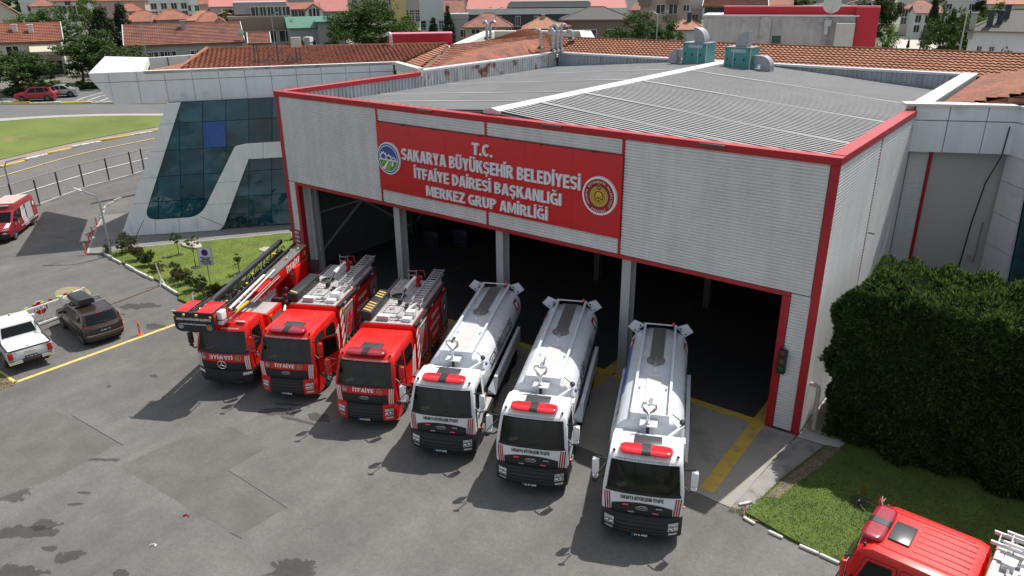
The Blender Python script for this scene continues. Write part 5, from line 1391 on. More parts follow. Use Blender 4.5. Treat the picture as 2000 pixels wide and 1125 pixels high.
def shutter(parent, side, y0, y1, z0, z1, x, m=grey_shutter, n=14, name='roller_shutter'):
 b = MB()
 for k in range(n):
  a = z0 + (z1 - z0) * k / n; c = z0 + (z1 - z0) * (k + 1) / n - .012
  b.bx(min(side * x, side * (x + .022)), max(side * x, side * (x + .022)), y0, y1, a, c)
 o = b.build(name, m, parent, 0)
 b = MB(); b.tube([(side * (x + .01), y0, z0), (side * (x + .01), y1, z0), (side * (x + .01), y1, z1), (side * (x + .01), y0, z1)], .022, 4, closed=True); b.build('shutter_frame', chassis_black, o, 0)
 return o
def pumper(name, label, loc, rz, plate_no, hatch_stripes=True, door_open=False, box_stripe=False):
 t = thing(name, label, 'fire engine', loc, rz, 'red fire engines parked at the bays')
 L = 3.05
 ford_cab(t, L, red_paint, True, False, 'İTFAİYE', plate_no, lens_dim, txt_white)
 chassis(t, 1.2, 8.1, (5.9,))
 y0, y1, zt, hw = 3.12, 8.15, 3.06, 1.24
 # body shell
 b = MB(); b.bx(-hw, hw, y0, y0 + .42, .72, zt - .02); b.bx(-hw + .03, hw - .03, y0 + .421, y1, 1.05, zt - .02); b.bx(-hw + .03, hw - .03, y0 + .421, 5.2, .55, 1.049); b.bx(-hw + .03, hw - .03, 6.6, y1, .6, 1.049)
 body = b.build('body', red_paint, t, bevel=.015, seg=1)
 for side in (-1, 1):
  X = hw - .03
  s1 = shutter(body, side, y0 + .50, 4.72, 1.25, 2.62, X + .004)
  flame(s1, lambda u, v, w: (side * (X + .036), 4.66 - u if side < 0 else y0 + .56 + u, 1.28 + v), 1.1, 1.28)
  b = MB(); b.bx(side * X if side > 0 else -X - .02, side * X + .02 if side > 0 else -X, y0 + .46, 4.76, 2.70, 2.78); b.build('white_band', txt_white, body, 0)
  b = MB(); b.bx(min(side * X, side * (X + .035)), max(side * X, side * (X + .035)), 4.80, 6.98, 1.12, 2.80); pn = b.build('side_panel', board_red, body, bevel=.01, seg=1)
  for k, (s, w) in enumerate((('SAKARYA', 1.15), ('BÜYÜKŞEHİR', 1.55), ('İTFAİYE', 1.0))):
   block('side_lettering', s, w, .19, lambda u, v, q: (side * (X + .042 + q), 5.9 + side * u, 2.34 - .46 * k + v), txt_white, pn)
  s2 = shutter(body, side, 7.06, y1 - .10, 1.1, 2.66, X + .004)
  b = MB(); b.bx(min(side * (X + .03), side * (X + .036)), max(side * (X + .03), side * (X + .036)), 7.32, 7.74, 1.75, 2.25); e = b.build('red_emblem', trim_red, s2)
  b = MB(); b.bx(min(side * (X + .037), side * (X + .041)), max(side * (X + .037), side * (X + .041)), 7.42, 7.64, 1.86, 2.14); b.build('emblem_field', txt_white, e)
  # roof rail with lamps
  b = MB(); b.bx(side * (hw - .05) - .09, side * (hw - .05) + .09, y0, y1 + .05, zt - .14, zt + .03); rl_ = b.build('roof_rail', black_plastic, body, bevel=.02, seg=1)
  for y in (3.75, 5.5, 7.4):
   b = MB(); b.bx(side * (hw + .04) - .02, side * (hw + .04) + .02, y - .13, y + .13, zt - .11, zt - .02); b.build('scene_lamp', lamp_glass, rl_, bevel=.008)
  b = MB(); b.bx(side * (hw + .0) - .03, side * (hw + .0) + .03, y1 - .1, y1 + .06, zt - .10, zt + .0); b.build('amber_lamp', amber, rl_)
  b = MB(); b.bx(side * hw - .01, side * hw + .03 if side > 0 else -hw + .01, y0 + .30, y0 + .40, zt - .45, zt - .20); b.build('side_amber', amber, body)
  # chevrons on the shoulder behind the cab
  b = MB()
  for k in range(4):
   z = 1.0 + .48 * k
   q = [(y0 + .02, z), (y0 + .40, z + .42), (y0 + .40, z + .66), (y0 + .02, z + .26)]
   b.add([(side * (hw + .006), y, zz) for y, zz in q], [(0, 1, 2, 3) if side > 0 else (3, 2, 1, 0)])
  b.build('chevrons', txt_white, body, 0)
  b = MB()
  for k in range(12): b.bx(min(side * (hw - .01), side * (hw + .02)), max(side * (hw - .01), side * (hw + .02)), y0 + .45 + .4 * k, y0 + .62 + .4 * k, 1.04, 1.12)
  b.build('reflectors', yellow_mat if side else txt_white, body, 0)
  b = MB(); b.bx(min(side * (hw - .02), side * (hw + .012)), max(side * (hw - .02), side * (hw + .012)), y0 + .45, y1, 1.0, 1.16); b.build('lower_rail', chassis_black, body, 0)
 # deck of checker plate strips
 b = MB(); k = 11; dw = 2.1
 for i in range(k):
  x = -dw / 2 + dw * i / k; b.bx(x, x + dw / k - .022, y0 + .04, 5.2, zt - .005, zt + .02); b.bx(x, x + dw / k - .022, 6.6, y1 - .05, zt - .005, zt + .02)
 b.bx(-dw / 2, dw / 2 - .02, 5.22, 6.58, zt - .005, zt + .025); b.bx(-dw / 2, dw / 2, y0 + .03, y1 - .04, zt - .03, zt - .004); deck = b.build('roof_deck', deck_mat, t, 0)
 b = MB(); b.tube([(-.55, 4.15, zt + .03), (.15, 4.15, zt + .03), (.15, 4.95, zt + .03), (-.55, 4.95, zt + .03)], .015, 4, closed=True); b.build('hatch_outline', chassis_black, deck)
 b = MB(); b.lathe([(.12, 0), (.12, .03), (.08, .03)], (-.28, 4.6, zt + .02), 'z', 14); b.build('hatch_handle', steel, deck)
 # white lamp boxes at the front of the deck
 for q in ((-.55, -.02, 3.35, 3.62, zt + .02, zt + .24), (.55, .95, 3.36, 3.66, zt + .02, zt + .18), (.62, 1.0, 3.70, 4.02, zt + .06, zt + .36), (-.62, .02, 3.72, 3.86, zt + .02, zt + .12)):
  b = MB(); b.bx(*q); b.build('mast_lamp', white_paint, t, bevel=.02)
 b = MB(); b.bx(-.53, -.04, 3.335, 3.349, zt + .04, zt + .21); b.build('lamp_lens', mat('pale pink lens', (.45, .34, .36), .3), t)
 b = MB(); b.tube([(.0, 3.5, zt + .12), (.55, 3.55, zt + .14)], .04, 8); b.sph((.36, 3.55, zt + .16), (.11, .1, .1), 10); b.build('lamp_joint', steel, t)
 b = MB(); b.tube([(.55, 3.95, zt + .2), (.62, 4.5, zt + .22), (.70, 5.0, zt + .16)], .07, 8); b.build('lamp_mast', alu, t)
 # equipment box on the left
 b = MB(); b.prism([(-1.24, zt + .03), (-.74, zt + .03), (-.74, zt + .42), (-1.20, zt + .46)], 'y', 3.25, 5.75); box_ = b.build('roof_locker', black_plastic, t, bevel=.025)
 if hatch_stripes:
  b = MB()
  for k in range(9 if not box_stripe else 1):
   y = 3.36 + .245 * k
   for yy in (() if k in (4, 5) else (y,)):
    b.add([(-1.16, yy + .12, zt + .462), (-.80, yy, zt + .432), (-.80, yy + .10, zt + .432), (-1.16, yy + .22, zt + .462)], [(0, 1, 2, 3)])
  b.build('hazard_stripes', mat('hazard yellow', (.62, .40, .10), .6), box_, 0)
 for y in (3.9, 5.1):
  b = MB(); b.tube([(-.735, y, zt + .3), (-.70, y + .03, zt + .28), (-.735, y + .06, zt + .24)], .015, 5); b.build('latch', steel, box_)
 b = MB(); b.lathe([(.36, 0), (.36, .05), (.33, .05), (.33, .0)], (-.42, 5.95, zt + .03), 'z', 28)
 for k in range(6):
  a = k * math.pi / 6; b.bar((-.42 - .34 * math.cos(a), 5.95 - .34 * math.sin(a), zt + .045), (-.42 + .34 * math.cos(a), 5.95 + .34 * math.sin(a), zt + .045), .012)
 b.build('round_grate', steel, t)
 # red water cannon with white barrel
 b = MB(); b.lathe([(.14, 0), (.14, .1), (.10, .14), (.10, .34), (.16, .36), (.16, .5), (.08, .54)], (.08, 7.35, zt + .02), 'z', 14)
 b.tube([(-.16, 7.3, zt + .44), (.3, 7.35, zt + .48)], .09, 10); b.tube([(.08, 7.3, zt + .5), (.05, 7.0, zt + .58)], [.12, .1], 10)
 b.tube([(-.1, 7.45, zt + .55), (-.12, 7.6, zt + .72), (.3, 7.62, zt + .72), (.42, 7.45, zt + .45)], .022, 6); mo = b.build('water_cannon', trim_red, t)
 b = MB(); b.tube([(.05, 7.02, zt + .58), (-.03, 6.3, zt + .52), (-.06, 5.95, zt + .46)], [.085, .075, .10], 10); b.build('cannon_barrel', white_paint, mo)
 b = MB(); b.tube([(-.06, 5.93, zt + .44), (-.10, 5.3, zt + .2)], .045, 8); b.box((-.1, 5.2, zt + .16), (.16, .22, .18)); b.build('barrel_rest', chassis_black, mo)
 for x, y in ((.42, 5.6), (.30, 4.9), (.36, 4.6)):
  b = MB(); b.sph((x, y, zt + .12), (.10, .11, .09), 9); b.build('hose_coupling', black_plastic, t)
 # aluminium ladder pack on the right
 b = MB()
 for lvl, (za, ya, yb) in enumerate(((.22, 4.7, 8.55), (.34, 4.95, 8.75))):
  for x in (.52, .98): b.bar((x, ya, zt + za), (x, yb, zt + za + .03), .045, .09)
  y = ya + .15
  while y < yb: b.tube([(.52, y, zt + za + .01), (.98, y, zt + za + .01)], .018, 5); y += .28
 for y in (5.2, 6.8, 8.0): b.bar((.48, y, zt + .05), (1.02, y, zt + .05), .05); b.bar((.5, y, zt + .03), (.5, y, zt + .2), .04); b.bar((1.0, y, zt + .03), (1.0, y, zt + .2), .04)
 b.build('ladder', alu, t)
 for x in (.5, .86):
  b = MB(); b.bar((x, 4.72, zt + .36), (x + .08, 4.55, zt + .46), .04); b.build('ladder_strap', lens_red, t)
 b = MB(); b.tube([(-.62, 8.05, zt), (-.62, 8.05, zt + .5), (-.2, 8.05, zt + .5), (-.2, 8.05, zt)], .018, 6); b.tube([(-.62, 8.05, zt + .28), (-.2, 8.05, zt + .28)], .014, 6); b.tube([(-.62, 8.05, zt + .5), (-.62, 8.05, zt + .62)], .02, 6); b.build('rear_handrail', alu, t)
 b = MB(); b.tube([(-1.16, 5.6, zt + .03), (-1.12, 8.1, zt + .03)], .02, 5); b.build('edge_rail', alu, t)
 # red steps and flaps behind the front wheel
 for side in (-1, 1):
  b = MB(); b.add([(side * 1.2, 2.0, 1.02), (side * 1.42, 2.05, .92), (side * 1.42, 2.5, .86), (side * 1.2, 2.6, 1.0)], [(0, 1, 2, 3) if side > 0 else (3, 2, 1, 0)]); b.bx(side * 1.12 - .12, side * 1.12 + .12, 2.05, 2.95, .55, .98); b.build('side_step', red_paint, t, bevel=.02)
  b = MB(); b.bx(side * 1.16 - .18, side * 1.16 + .18, 2.5, 3.05, .99, 1.03); b.build('step_tread', dark_plate, t)
 return t
# ------------------------------------------------------------------ the turntable ladder truck
ROUND = [(.07, 1.0), (.02, 1.2), (.0, 1.5), (.06, 1.90), (.32, 2.70), (.46, 2.86)]
def ladder_truck(loc, rz):
 t = thing('ladder_truck', 'red turntable ladder truck with black rescue basket over its cab', 'fire engine', loc, rz, 'red fire engines parked at the bays')
 cab = Cab(1.95, ROUND, hw=1.235, top=2.98, taper=.13, bulge=.22); F = cab.F
 cab.shell('cab', red_paint, t)
 cab.fpatch('windscreen', -1.12, 1.12, 1.86, 2.72, wind_glass(), t, .012, 14, 6)
 cab.fpatch('windscreen_frit', -1.15, 1.15, 1.76, 1.87, black_plastic, t, .018, 14, 2)
 g = cab.fpatch('grille', -.98, .98, 1.02, 1.38, black_plastic, t, .016, 14, 3)
 for z in (1.08, 1.18, 1.28):
  b = MB(); b.grid(lambda i, j, z=z: F(.020 + .014 * (j == 0))(-.9 + 1.8 * i, z + .05 * j), 12, 1); b.build('grille_bar', chassis_black, g, 0)
 b = MB(); c0 = 1.27; b.tube([F(.05)(.19 * math.cos(a), c0 + .19 * math.sin(a)) for a in [2 * math.pi * k / 24 for k in range(24)]], .02, 6, closed=True)
 for k in range(3):
  a = math.pi / 2 + k * 2 * math.pi / 3; b.tube([F(.06)(0, c0), F(.05)(.18 * math.cos(a), c0 + .18 * math.sin(a))], [.04, .012], 6)
 b.build('star_badge', chrome, g)
 block('front_lettering', 'İTFAİYE', 1.05, .17, lambda u, v, w: F(.014)(u - .02, 1.52 + v, w), txt_white, t, mirror=True)
 city_logo(t, lambda u, v, w: F(.014 + w)(-.84 + u, 1.60 + v), .12); crest(t, lambda u, v, w: F(.014 + w)(.74 + u, 1.60 + v), .125)
 text('visor_lettering', 'SAKARYA BÜYÜKŞEHİR BELEDİYESİ İTFAİYE DAİRESİ', 1.7, .05, lambda u, v, w: F(.012)(u, 2.78 + v), txt_white, t, .012)
 for side in (-1, 1):
  b = MB()
  for k in range(3):
   u0 = side * (1.0 + .07 * k)
   b.grid(lambda i, j, u0=u0: F(.010)(u0 + side * .045 * i, 1.02 + .66 * j), 1, 5, 0)
  b.build('corner_stripes', txt_white, t, 0)
 bm_ = MB(); bp = [(.10, .36), (-.04, .42), (-.09, .70), (-.07, .98), (.02, 1.03), (.80, 1.03), (.85, .36)]
 xs = [-1, -.98, -.86, -.6, -.3, 0, .3, .6, .86, .98, 1]; n = len(bp); bc = Cab(1, ROUND, hw=1.25, bulge=.34)
 for x in xs:
  for y, z in bp: bm_.v.append(bc.map(x, y + (.03 if abs(x) > .99 and y < .4 else 0), z))
 for i in range(len(xs) - 1):
  for j in range(n): bm_.f.append((i * n + j, (i + 1) * n + j, (i + 1) * n + (j + 1) % n, i * n + (j + 1) % n)); bm_.m.append(0)
 bm_.f += [tuple(range(n)), tuple(range((len(xs) - 1) * n, len(xs) * n))[::-1]]; bm_.m += [0, 0]
 me = bm_.mesh('bumper', black_plastic, 40); q = bmesh.new(); q.from_mesh(me); bmesh.ops.recalc_face_normals(q, faces=q.faces); q.to_mesh(me); q.free(); bump = link('bumper', me, t)
 for side in (-1, 1):
  b = MB(); b.grid(lambda i, j: bc.map(side * (.70 + .26 * i), -.10 + .02 * j, .80 + .13 * j), 4, 2); hl = b.build('headlight', lamp_glass, t, 40)
  b = MB()
  for u in (.78, .90): p = bc.map(side * u, -.10, .86); b.sph((p[0], p[1], p[2]), (.06, .03, .055), 10)
  b.build('headlight_bulb', chrome, hl)
  b = MB(); b.bx(side * .6 - .3, side * .6 + .3, -.085, -.06, .50, .58); b.build('bumper_slot', chassis_black, bump)
  poly = round_poly([(.42, 1.05), (.36, 1.82), (.66, 2.72), (1.55, 2.78), (1.55, 1.4), (1.3, 1.05)], .06)
  d = cab.spatch('door', side, poly, red_paint, t, .012)
  b = MB(); b.tube([cab.S(side, .016)(y, z) for y, z in poly], .008, 4, closed=True); b.build('door_seal', chassis_black, d, 0)
  cab.spatch('side_window', side, round_poly([(.48, 1.80), (.74, 2.62), (1.44, 2.64), (1.44, 1.95), (.9, 1.78)], .06), glass_dark, d, .022)
  city_logo(d, lambda u, v, w, side=side: cab.S(side, .016 + w)(.72 + side * u, 1.48 + v), .11); crest(d, lambda u, v, w, side=side: cab.S(side, .016 + w)(1.15 + side * u, 1.56 + v), .12)
  b = MB(); b.box(cab.S(side, .03)(1.40, 1.62), (.03, .15, .04)); b.build('handle', black_plastic, d)
  mirror(t, side, cab, .42, 2.30, black_plastic, .30)
  arch = MB(); k0 = 12
  for k in range(k0 + 1):
   a = math.pi * (1.05 - 1.10 * k / k0)
   for rr, x in ((.56, 1.26), (.68, 1.26), (.68, .85), (.56, .85)): arch.v.append((side * x, 1.45 + rr * math.cos(a), .54 + rr * math.sin(a)))
  for k in range(k0):
   for j in range(4): arch.f.append((k * 4 + j, k * 4 + (j + 1) % 4, k * 4 + 4 + (j + 1) % 4, k * 4 + 4 + j)); arch.m.append(0)
  arch.build('wheel_arch', black_plastic, t, 40); wheel(t, side * 1.2, 1.45)
  b = MB(); b.bx(side * 1.05 - .2, side * 1.05 + .2, 1.9, 3.4, .5, .9); b.build('side_step', chassis_black, t, bevel=.02)
 b = MB(); b.bx(.55, .95, .62, .72, 3.0, 3.06); b.build('roof_lamp', lamp_glass, t, bevel=.01)
 b = MB(); b.sph((.1, .9, 3.03), (.06, .08, .05), 8); b.build('aerial_base', black_plastic, t)
 b = MB(); b.bx(-1.1, 1.1, .5, 1.9, .62, 1.02); b.build('engine_bay', chassis_black, t)
 chassis(t, 1.0, 9.0, (6.6,))
 # cabinet behind the cab
 b = MB(); b.bx(-1.22, 1.22, 2.15, 3.55, .75, 2.72); cb = b.build('cabinet', red_paint, t, bevel=.02)
 b = MB(); b.bx(-1.12, 1.10, 2.22, 3.45, 2.721, 2.745); b.build('cabinet_top', deck_mat, t); b = MB(); b.bx(-.9, -.3, 2.6, 3.1, 2.746, 2.80); b.build('cabinet_hatch', dark_plate, t)
 for side in (-1, 1):
  s1 = shutter(cb, side, 2.40, 3.40, 1.25, 2.42, 1.224); flame(s1, lambda u, v, w: (side * 1.258, 3.36 - u if side < 0 else 2.44 + u, 1.28 + v), .9, 1.1)
  b = MB(); b.bx(side * 1.235 - .015, side * 1.235 + .015, 2.3, 2.5, 2.52, 2.62); b.build('amber_lamp', amber, cb)
 b = MB()
 for k in range(5): b.tube([(.55 + .08 * k, 3.7, 1.7), (.55 + .08 * k, 3.72, 2.4), (.6 + .08 * k, 3.9, 2.72), (.62 + .08 * k, 4.3, 2.6), (.6 + .08 * k, 4.5, 1.8)], .045, 7)
 b.build('hose_bundle', chassis_black, t); b = MB(); b.tube([(1.1, 3.75, 1.6), (1.15, 3.8, 2.2), (1.1, 4.1, 2.3), (1.0, 4.3, 2.0)], .06, 8); b.build('white_pipe', white_paint, t)
 # low deck with red skirts
 b = MB(); b.bx(-1.2, 1.2, 3.6, 9.0, 1.0, 1.42); bd = b.build('body', red_paint, t, bevel=.02); b = MB(); b.bx(-1.12, 1.12, 3.62, 8.95, 1.421, 1.45); b.build('deck', deck_mat, t)
 b = MB(); b.bx(1.12, 1.24, 3.7, 9.1, 1.3, 1.55); b.build('side_rail', trim_red, t, bevel=.02); b = MB(); b.bx(-.3, .5, 4.2, 5.0, 1.451, 1.50); b.build('deck_hatch', dark_plate, t)
 for side in (-1, 1):
  for k in range(3): shutter(bd, side, 3.7 + .0 + 1.0 * k, 4.6 + 1.0 * k, .72, 1.3, 1.204, n=6)
 # turntable with its operator seat
 b = MB(); b.lathe([(1.05, 0), (1.05, .12), (.85, .18), (.6, .2), (.6, .5), (.0, .5)], (.15, 6.9, 1.45), 'z', 32); tt = b.build('turntable', trim_red, t)
 b = MB(); b.bx(-.55, -.42, 6.4, 7.9, 1.7, 3.3); b.bx(.52, .65, 6.4, 7.9, 1.7, 3.3); b.bx(-.42, .52, 7.2, 7.9, 1.8, 2.6); b.build('turret', red_paint, tt, bevel=.03)
 b = MB(); b.tube([(.75, 5.2, 1.9), (.72, 7.4, 2.3)], [.12, .15], 12); b.bx(.6, .9, 5.1, 5.5, 1.6, 2.1); b.build('lift_cylinder', red_paint, tt)
 b = MB(); b.bx(.85, 1.35, 7.0, 7.25, 1.7, 2.5); b.bx(.85, 1.4, 6.7, 7.9, 2.0, 2.1); b.bx(1.30, 1.38, 7.0, 7.8, 2.0, 2.75); b.bx(.85, .93, 7.0, 7.8, 2.0, 2.6); con = b.build('control_stand', trim_red, tt, bevel=.02)
 b = MB(); b.bx(.92, 1.32, 7.1, 7.55, 2.1, 2.25); b.prism([(7.5, 2.2), (7.62, 2.2), (7.80, 3.3), (7.70, 3.32)], 'x', .90, 1.34); b.build('operator_seat', chassis_black, con, bevel=.03)
 b = MB(); b.bx(.85, 1.5, 5.9, 6.7, 1.75, 1.80); b.build('foot_plate', deck_mat, tt); b = MB(); b.tube([(1.3, 6.6, 1.8), (1.3, 6.6, 2.7), (1.3, 7.1, 2.75)], .025, 6); b.tube([(1.4, 6.3, 1.8), (1.4, 6.3, 2.5), (1.4, 6.9, 2.6)], .02, 6); b.build('grab_rail', trim_red, tt)
 b = MB()
 for x, y, z, s in ((-.5, 5.3, 2.4, .14), (.3, 5.0, 2.1, .16), (.45, 5.6, 2.5, .13), (.5, 8.1, 3.2, .2), (.2, 8.2, 3.5, .2), (.55, 5.3, 2.25, .13)): b.sph((x, y, z), s, 9)
 b.build('hydraulic_blocks', chassis_black, tt)
 # main boom, red, along the right
 za, zb = 3.22, 3.72            # boom axis heights at the front (y=.6) and the rear (y=8.2)
 def bz(y): return za + (zb - za) * (y - .6) / 7.6
 boom = MB();
 pr = [(.02, -.46), (.50, -.46), (.50, .10), (.02, .10)]
 vs = [(x, y, bz(y) + z) for y in (4.2, 8.25) for x, z in pr]; boom.add(vs, [(0, 1, 2, 3), (7, 6, 5, 4), (0, 4, 5, 1), (1, 5, 6, 2), (2, 6, 7, 3), (3, 7, 4, 0)])
 vs = [(x * .92 + .02, y, bz(y) + z * .82) for y in (3.0, 4.2) for x, z in pr]; boom.add(vs, [(0, 1, 2, 3), (7, 6, 5, 4), (0, 4, 5, 1), (1, 5, 6, 2), (2, 6, 7, 3), (3, 7, 4, 0)])
 bo = boom.build('boom', red_paint, t, bevel=.025)
 block('boom_lettering', 'İTFAİYE', 1.5, .30, lambda u, v, w: (.512 + w, 6.6 + u, bz(6.6 + u) - .33 + v), txt_white, bo)
 b = MB(); vs = [(x, y, bz(y) + z) for y in (4.25, 8.3) for x, z in ((.0, .101), (.52, .101), (.52, .15), (.0, .15))]; b.add(vs, [(0, 1, 2, 3), (7, 6, 5, 4), (0, 4, 5, 1), (1, 5, 6, 2), (2, 6, 7, 3), (3, 7, 4, 0)]); b.build('boom_top', dark_plate, bo)
 b = MB(); b.bx(.51, .53, 7.9, 8.05, bz(8) - .25, bz(8) - .05); b.build('yellow_tag', yellow_mat, bo)
 # telescopic tubes beside it
 b = MB(); b.tube([(.12, 1.0, bz(1) + .18), (.12, 4.3, bz(4.3) + .24)], .075, 10); b.tube([(.32, 1.2, bz(1.2) + .10), (.32, 5.0, bz(5) + .22)], .05, 8); b.tube([(.48, 2.2, bz(2.2) - .05), (.48, 5.0, bz(5) - .02)], .03, 6); b.tube([(.54, 2.3, bz(2.3) - .12), (.54, 5.0, bz(5) - .1)], .025, 6); b.build('steel_tubes', alu, t)
 b = MB(); b.bx(.36, .46, .9, 2.1, bz(1.4) + .02, bz(1.4) + .10); b.build('yellow_sleeve', yellow_mat, t)
 # ladder sections: rails, rungs and lattice
 lad = MB()
 for x in (-1.02, -.22):
  lad.bar((x, .2, bz(.2) - .42), (x, 8.5, bz(8.5) - .42), .08, .10); lad.bar((x, .2, bz(.2) + .12), (x, 8.5, bz(8.5) + .12), .09, .09)
  y = .3; k = 0
  while y < 8.2:
   lad.bar((x, y, bz(y) - .40), (x, y + .42, bz(y + .42) + .10), .035) if k % 2 == 0 else lad.bar((x, y, bz(y) + .10), (x, y + .42, bz(y + .42) - .40), .035)
   y += .42; k += 1
 y = .3
 while y < 8.4: lad.tube([(-1.02, y, bz(y) - .36), (-.22, y, bz(y) - .36)], .022, 5); y += .32
 lad.build('ladder_section', chassis_black, t, 0)
 b = MB()
 for x in (-.86, -.40):
  b.bar((x, .0, bz(0) - .2), (x, 8.2, bz(8.2) - .2), .06, .12)
  y = .2
  while y < 8.0: b.bar((x, y, bz(y) - .2), (x, y + .3, bz(y) + .02), .03); y += .3
 b.build('inner_ladder', black_plastic, t, 0)
 b = MB(); vs = [(x, y, bz(y) + z) for y in (.9, 8.7) for x, z in ((-1.22, .02), (-.98, .02), (-.98, .24), (-1.22, .20))]; b.add(vs, [(0, 1, 2, 3), (7, 6, 5, 4), (0, 4, 5, 1), (1, 5, 6, 2), (2, 6, 7, 3), (3, 7, 4, 0)]); b.build('ladder_cover', hatch_mat, t, bevel=.02)
 b = MB(); b.bx(-1.22, -.98, .82, .9, bz(.9) + .0, bz(.9) + .22); b.build('cover_end', lamp_glass, t)
 b = MB(); rr = random.Random(5)
 for k in range(46):
  y = rr.uniform(.6, 8.0); x = rr.choice((-.75, -.6, -.5, -.1, .0)); b.sph((x, y, bz(y) + rr.uniform(-.15, .16)), rr.uniform(.04, .09), 6)
 b.build('fittings', black_plastic, t, 0)
 b = MB()
 for x, y in ((-.30, 1.6), (-.28, 3.4), (.16, 2.2), (.12, 3.2), (-.5, 4.4), (-.62, 6.8), (-.52, 6.8), (.3, 6.4), (.36, 7.6)): b.sph((x, y, bz(y) + .24), (.06, .08, .05), 8)
 b.build('yellow_rollers', yellow_mat, t)
 # rescue basket hung in front of the cab
 x0, x1, y0, y1, zl, zh = -1.34, .44, -.75, .30, 3.12, 3.95
 b = MB(); b.prism(round_poly([(x0, zl + .14), (x0, zh), (x1, zh), (x1, zl + .10), (x1 - .25, zl), (x0 + .2, zl)], .05), 'y', y0, y0 + .06); bk = b.build('rescue_basket', black_plastic, t, bevel=.015, seg=1)
 block('basket_lettering', 'SAKARYA BÜYÜKŞEHİR BELEDİYESİ', 1.52, .10, lambda u, v, w: (-.45 + u, y0 - .012 - w, zh - .30 + v), txt_white, bk)
 block('basket_lettering', 'İTFAİYE DAİRESİ BAŞKANLIĞI', 1.1, .055, lambda u, v, w: (-.48 + u, y0 - .012 - w, zh - .50 + v), txt_white, bk)
 city_logo(bk, lambda u, v, w: (-1.06 + u, y0 - .008 - w, zl + .26 + v), .12); crest(bk, lambda u, v, w: (.20 + u, y0 - .008 - w, zl + .24 + v), .12)
 b = MB(); b.bx(x0 + .05, x1 - .05, y0 + .061, y1 + .4, zl + .02, zl + .07); b.build('basket_floor', dark_plate, bk)
 for xa, xb in ((x0 + .02, x0 + .55), (x1 - .85, x1 - .12)):
  b = MB(); b.bx(xa, xb, y0 + .12, y1 + .25, zh - .10, zh + .02); b.build('basket_seat', red_paint, bk, bevel=.03)
 b = MB(); b.bx(x1 - .10, x1, y0 + .061, y1 + .1, zl + .05, zh - .12); b.bx(x0, x0 + .08, y0 + .061, y1 + .1, zl + .1, zh - .12); b.build('basket_side', trim_red, bk, bevel=.02)
 b = MB(); b.bx(x1 + .01, x1 + .22, y0 + .25, y0 + .62, zh - .55, zh + .02); b.build('white_box', white_paint, bk, bevel=.015)
 b = MB()
 for x in (x0 + .62, x0 + .75, x1 - .92, x1 - .05): b.bar((x, y0 + .05, zh + .02), (x, y1 + .55, zh + .05), .04)
 b.tube([(x0, y0 + .03, zh + .01), (x1, y0 + .03, zh + .01)], .025, 6); b.tube([(x1 + .02, y0 + .1, zh - .3), (x1 + .28, y0 + .3, zh - .34), (x1 + .28, y1 + .3, zh - .34), (x1, y1 + .45, zh - .3)], .022, 6); b.build('basket_rail', black_plastic, bk, 40)
 b = MB(); rr = random.Random(9)
 for k in range(22): b.sph((rr.uniform(x0 + .6, x1 - .9), rr.uniform(y0 + .15, y1 + .4), zh - rr.uniform(.05, .3)), rr.uniform(.04, .10), 6)
 for k in range(9): b.bar((rr.uniform(x0 + .6, x1 - .8), rr.uniform(y0 + .1, y1), zh - .2), (rr.uniform(x0 + .6, x1 - .8), rr.uniform(y1, y1 + .8), zh - .05), .035)
 b.build('basket_gear', steel, bk, 0)
 b = MB()
 for x in (x0 + .04, x0 + .5, x0 + 1.05, x1 - .12): b.sph((x, y0 - .02, zh - .12 if x in (x0 + .04, x1 - .12) else zh - .06), (.065, .06, .06), 8)
 b.build('yellow_knob', yellow_mat, bk)
 b = MB(); b.bar((x0 - .1, y0 + .1, zh + .03), (x0 + .05, y0 + .1, zh + .03), .05); b.tube([(x0 + .1, y1 + .3, zh - .1), (x0 + .06, y1 + .42, zh + .28), (x0 + .12, y1 + .42, zh + .3)], .03, 6); b.build('basket_lamp', lamp_glass, bk)
 b = MB(); b.bar((-.9, y1 + .2, zh - .5), (-.9, .9, bz(.9) - .2), .10); b.bar((-.1, y1 + .2, zh - .5), (-.1, .9, bz(.9) - .2), .10); b.build('basket_yoke', chassis_black, t, 0)
 return t
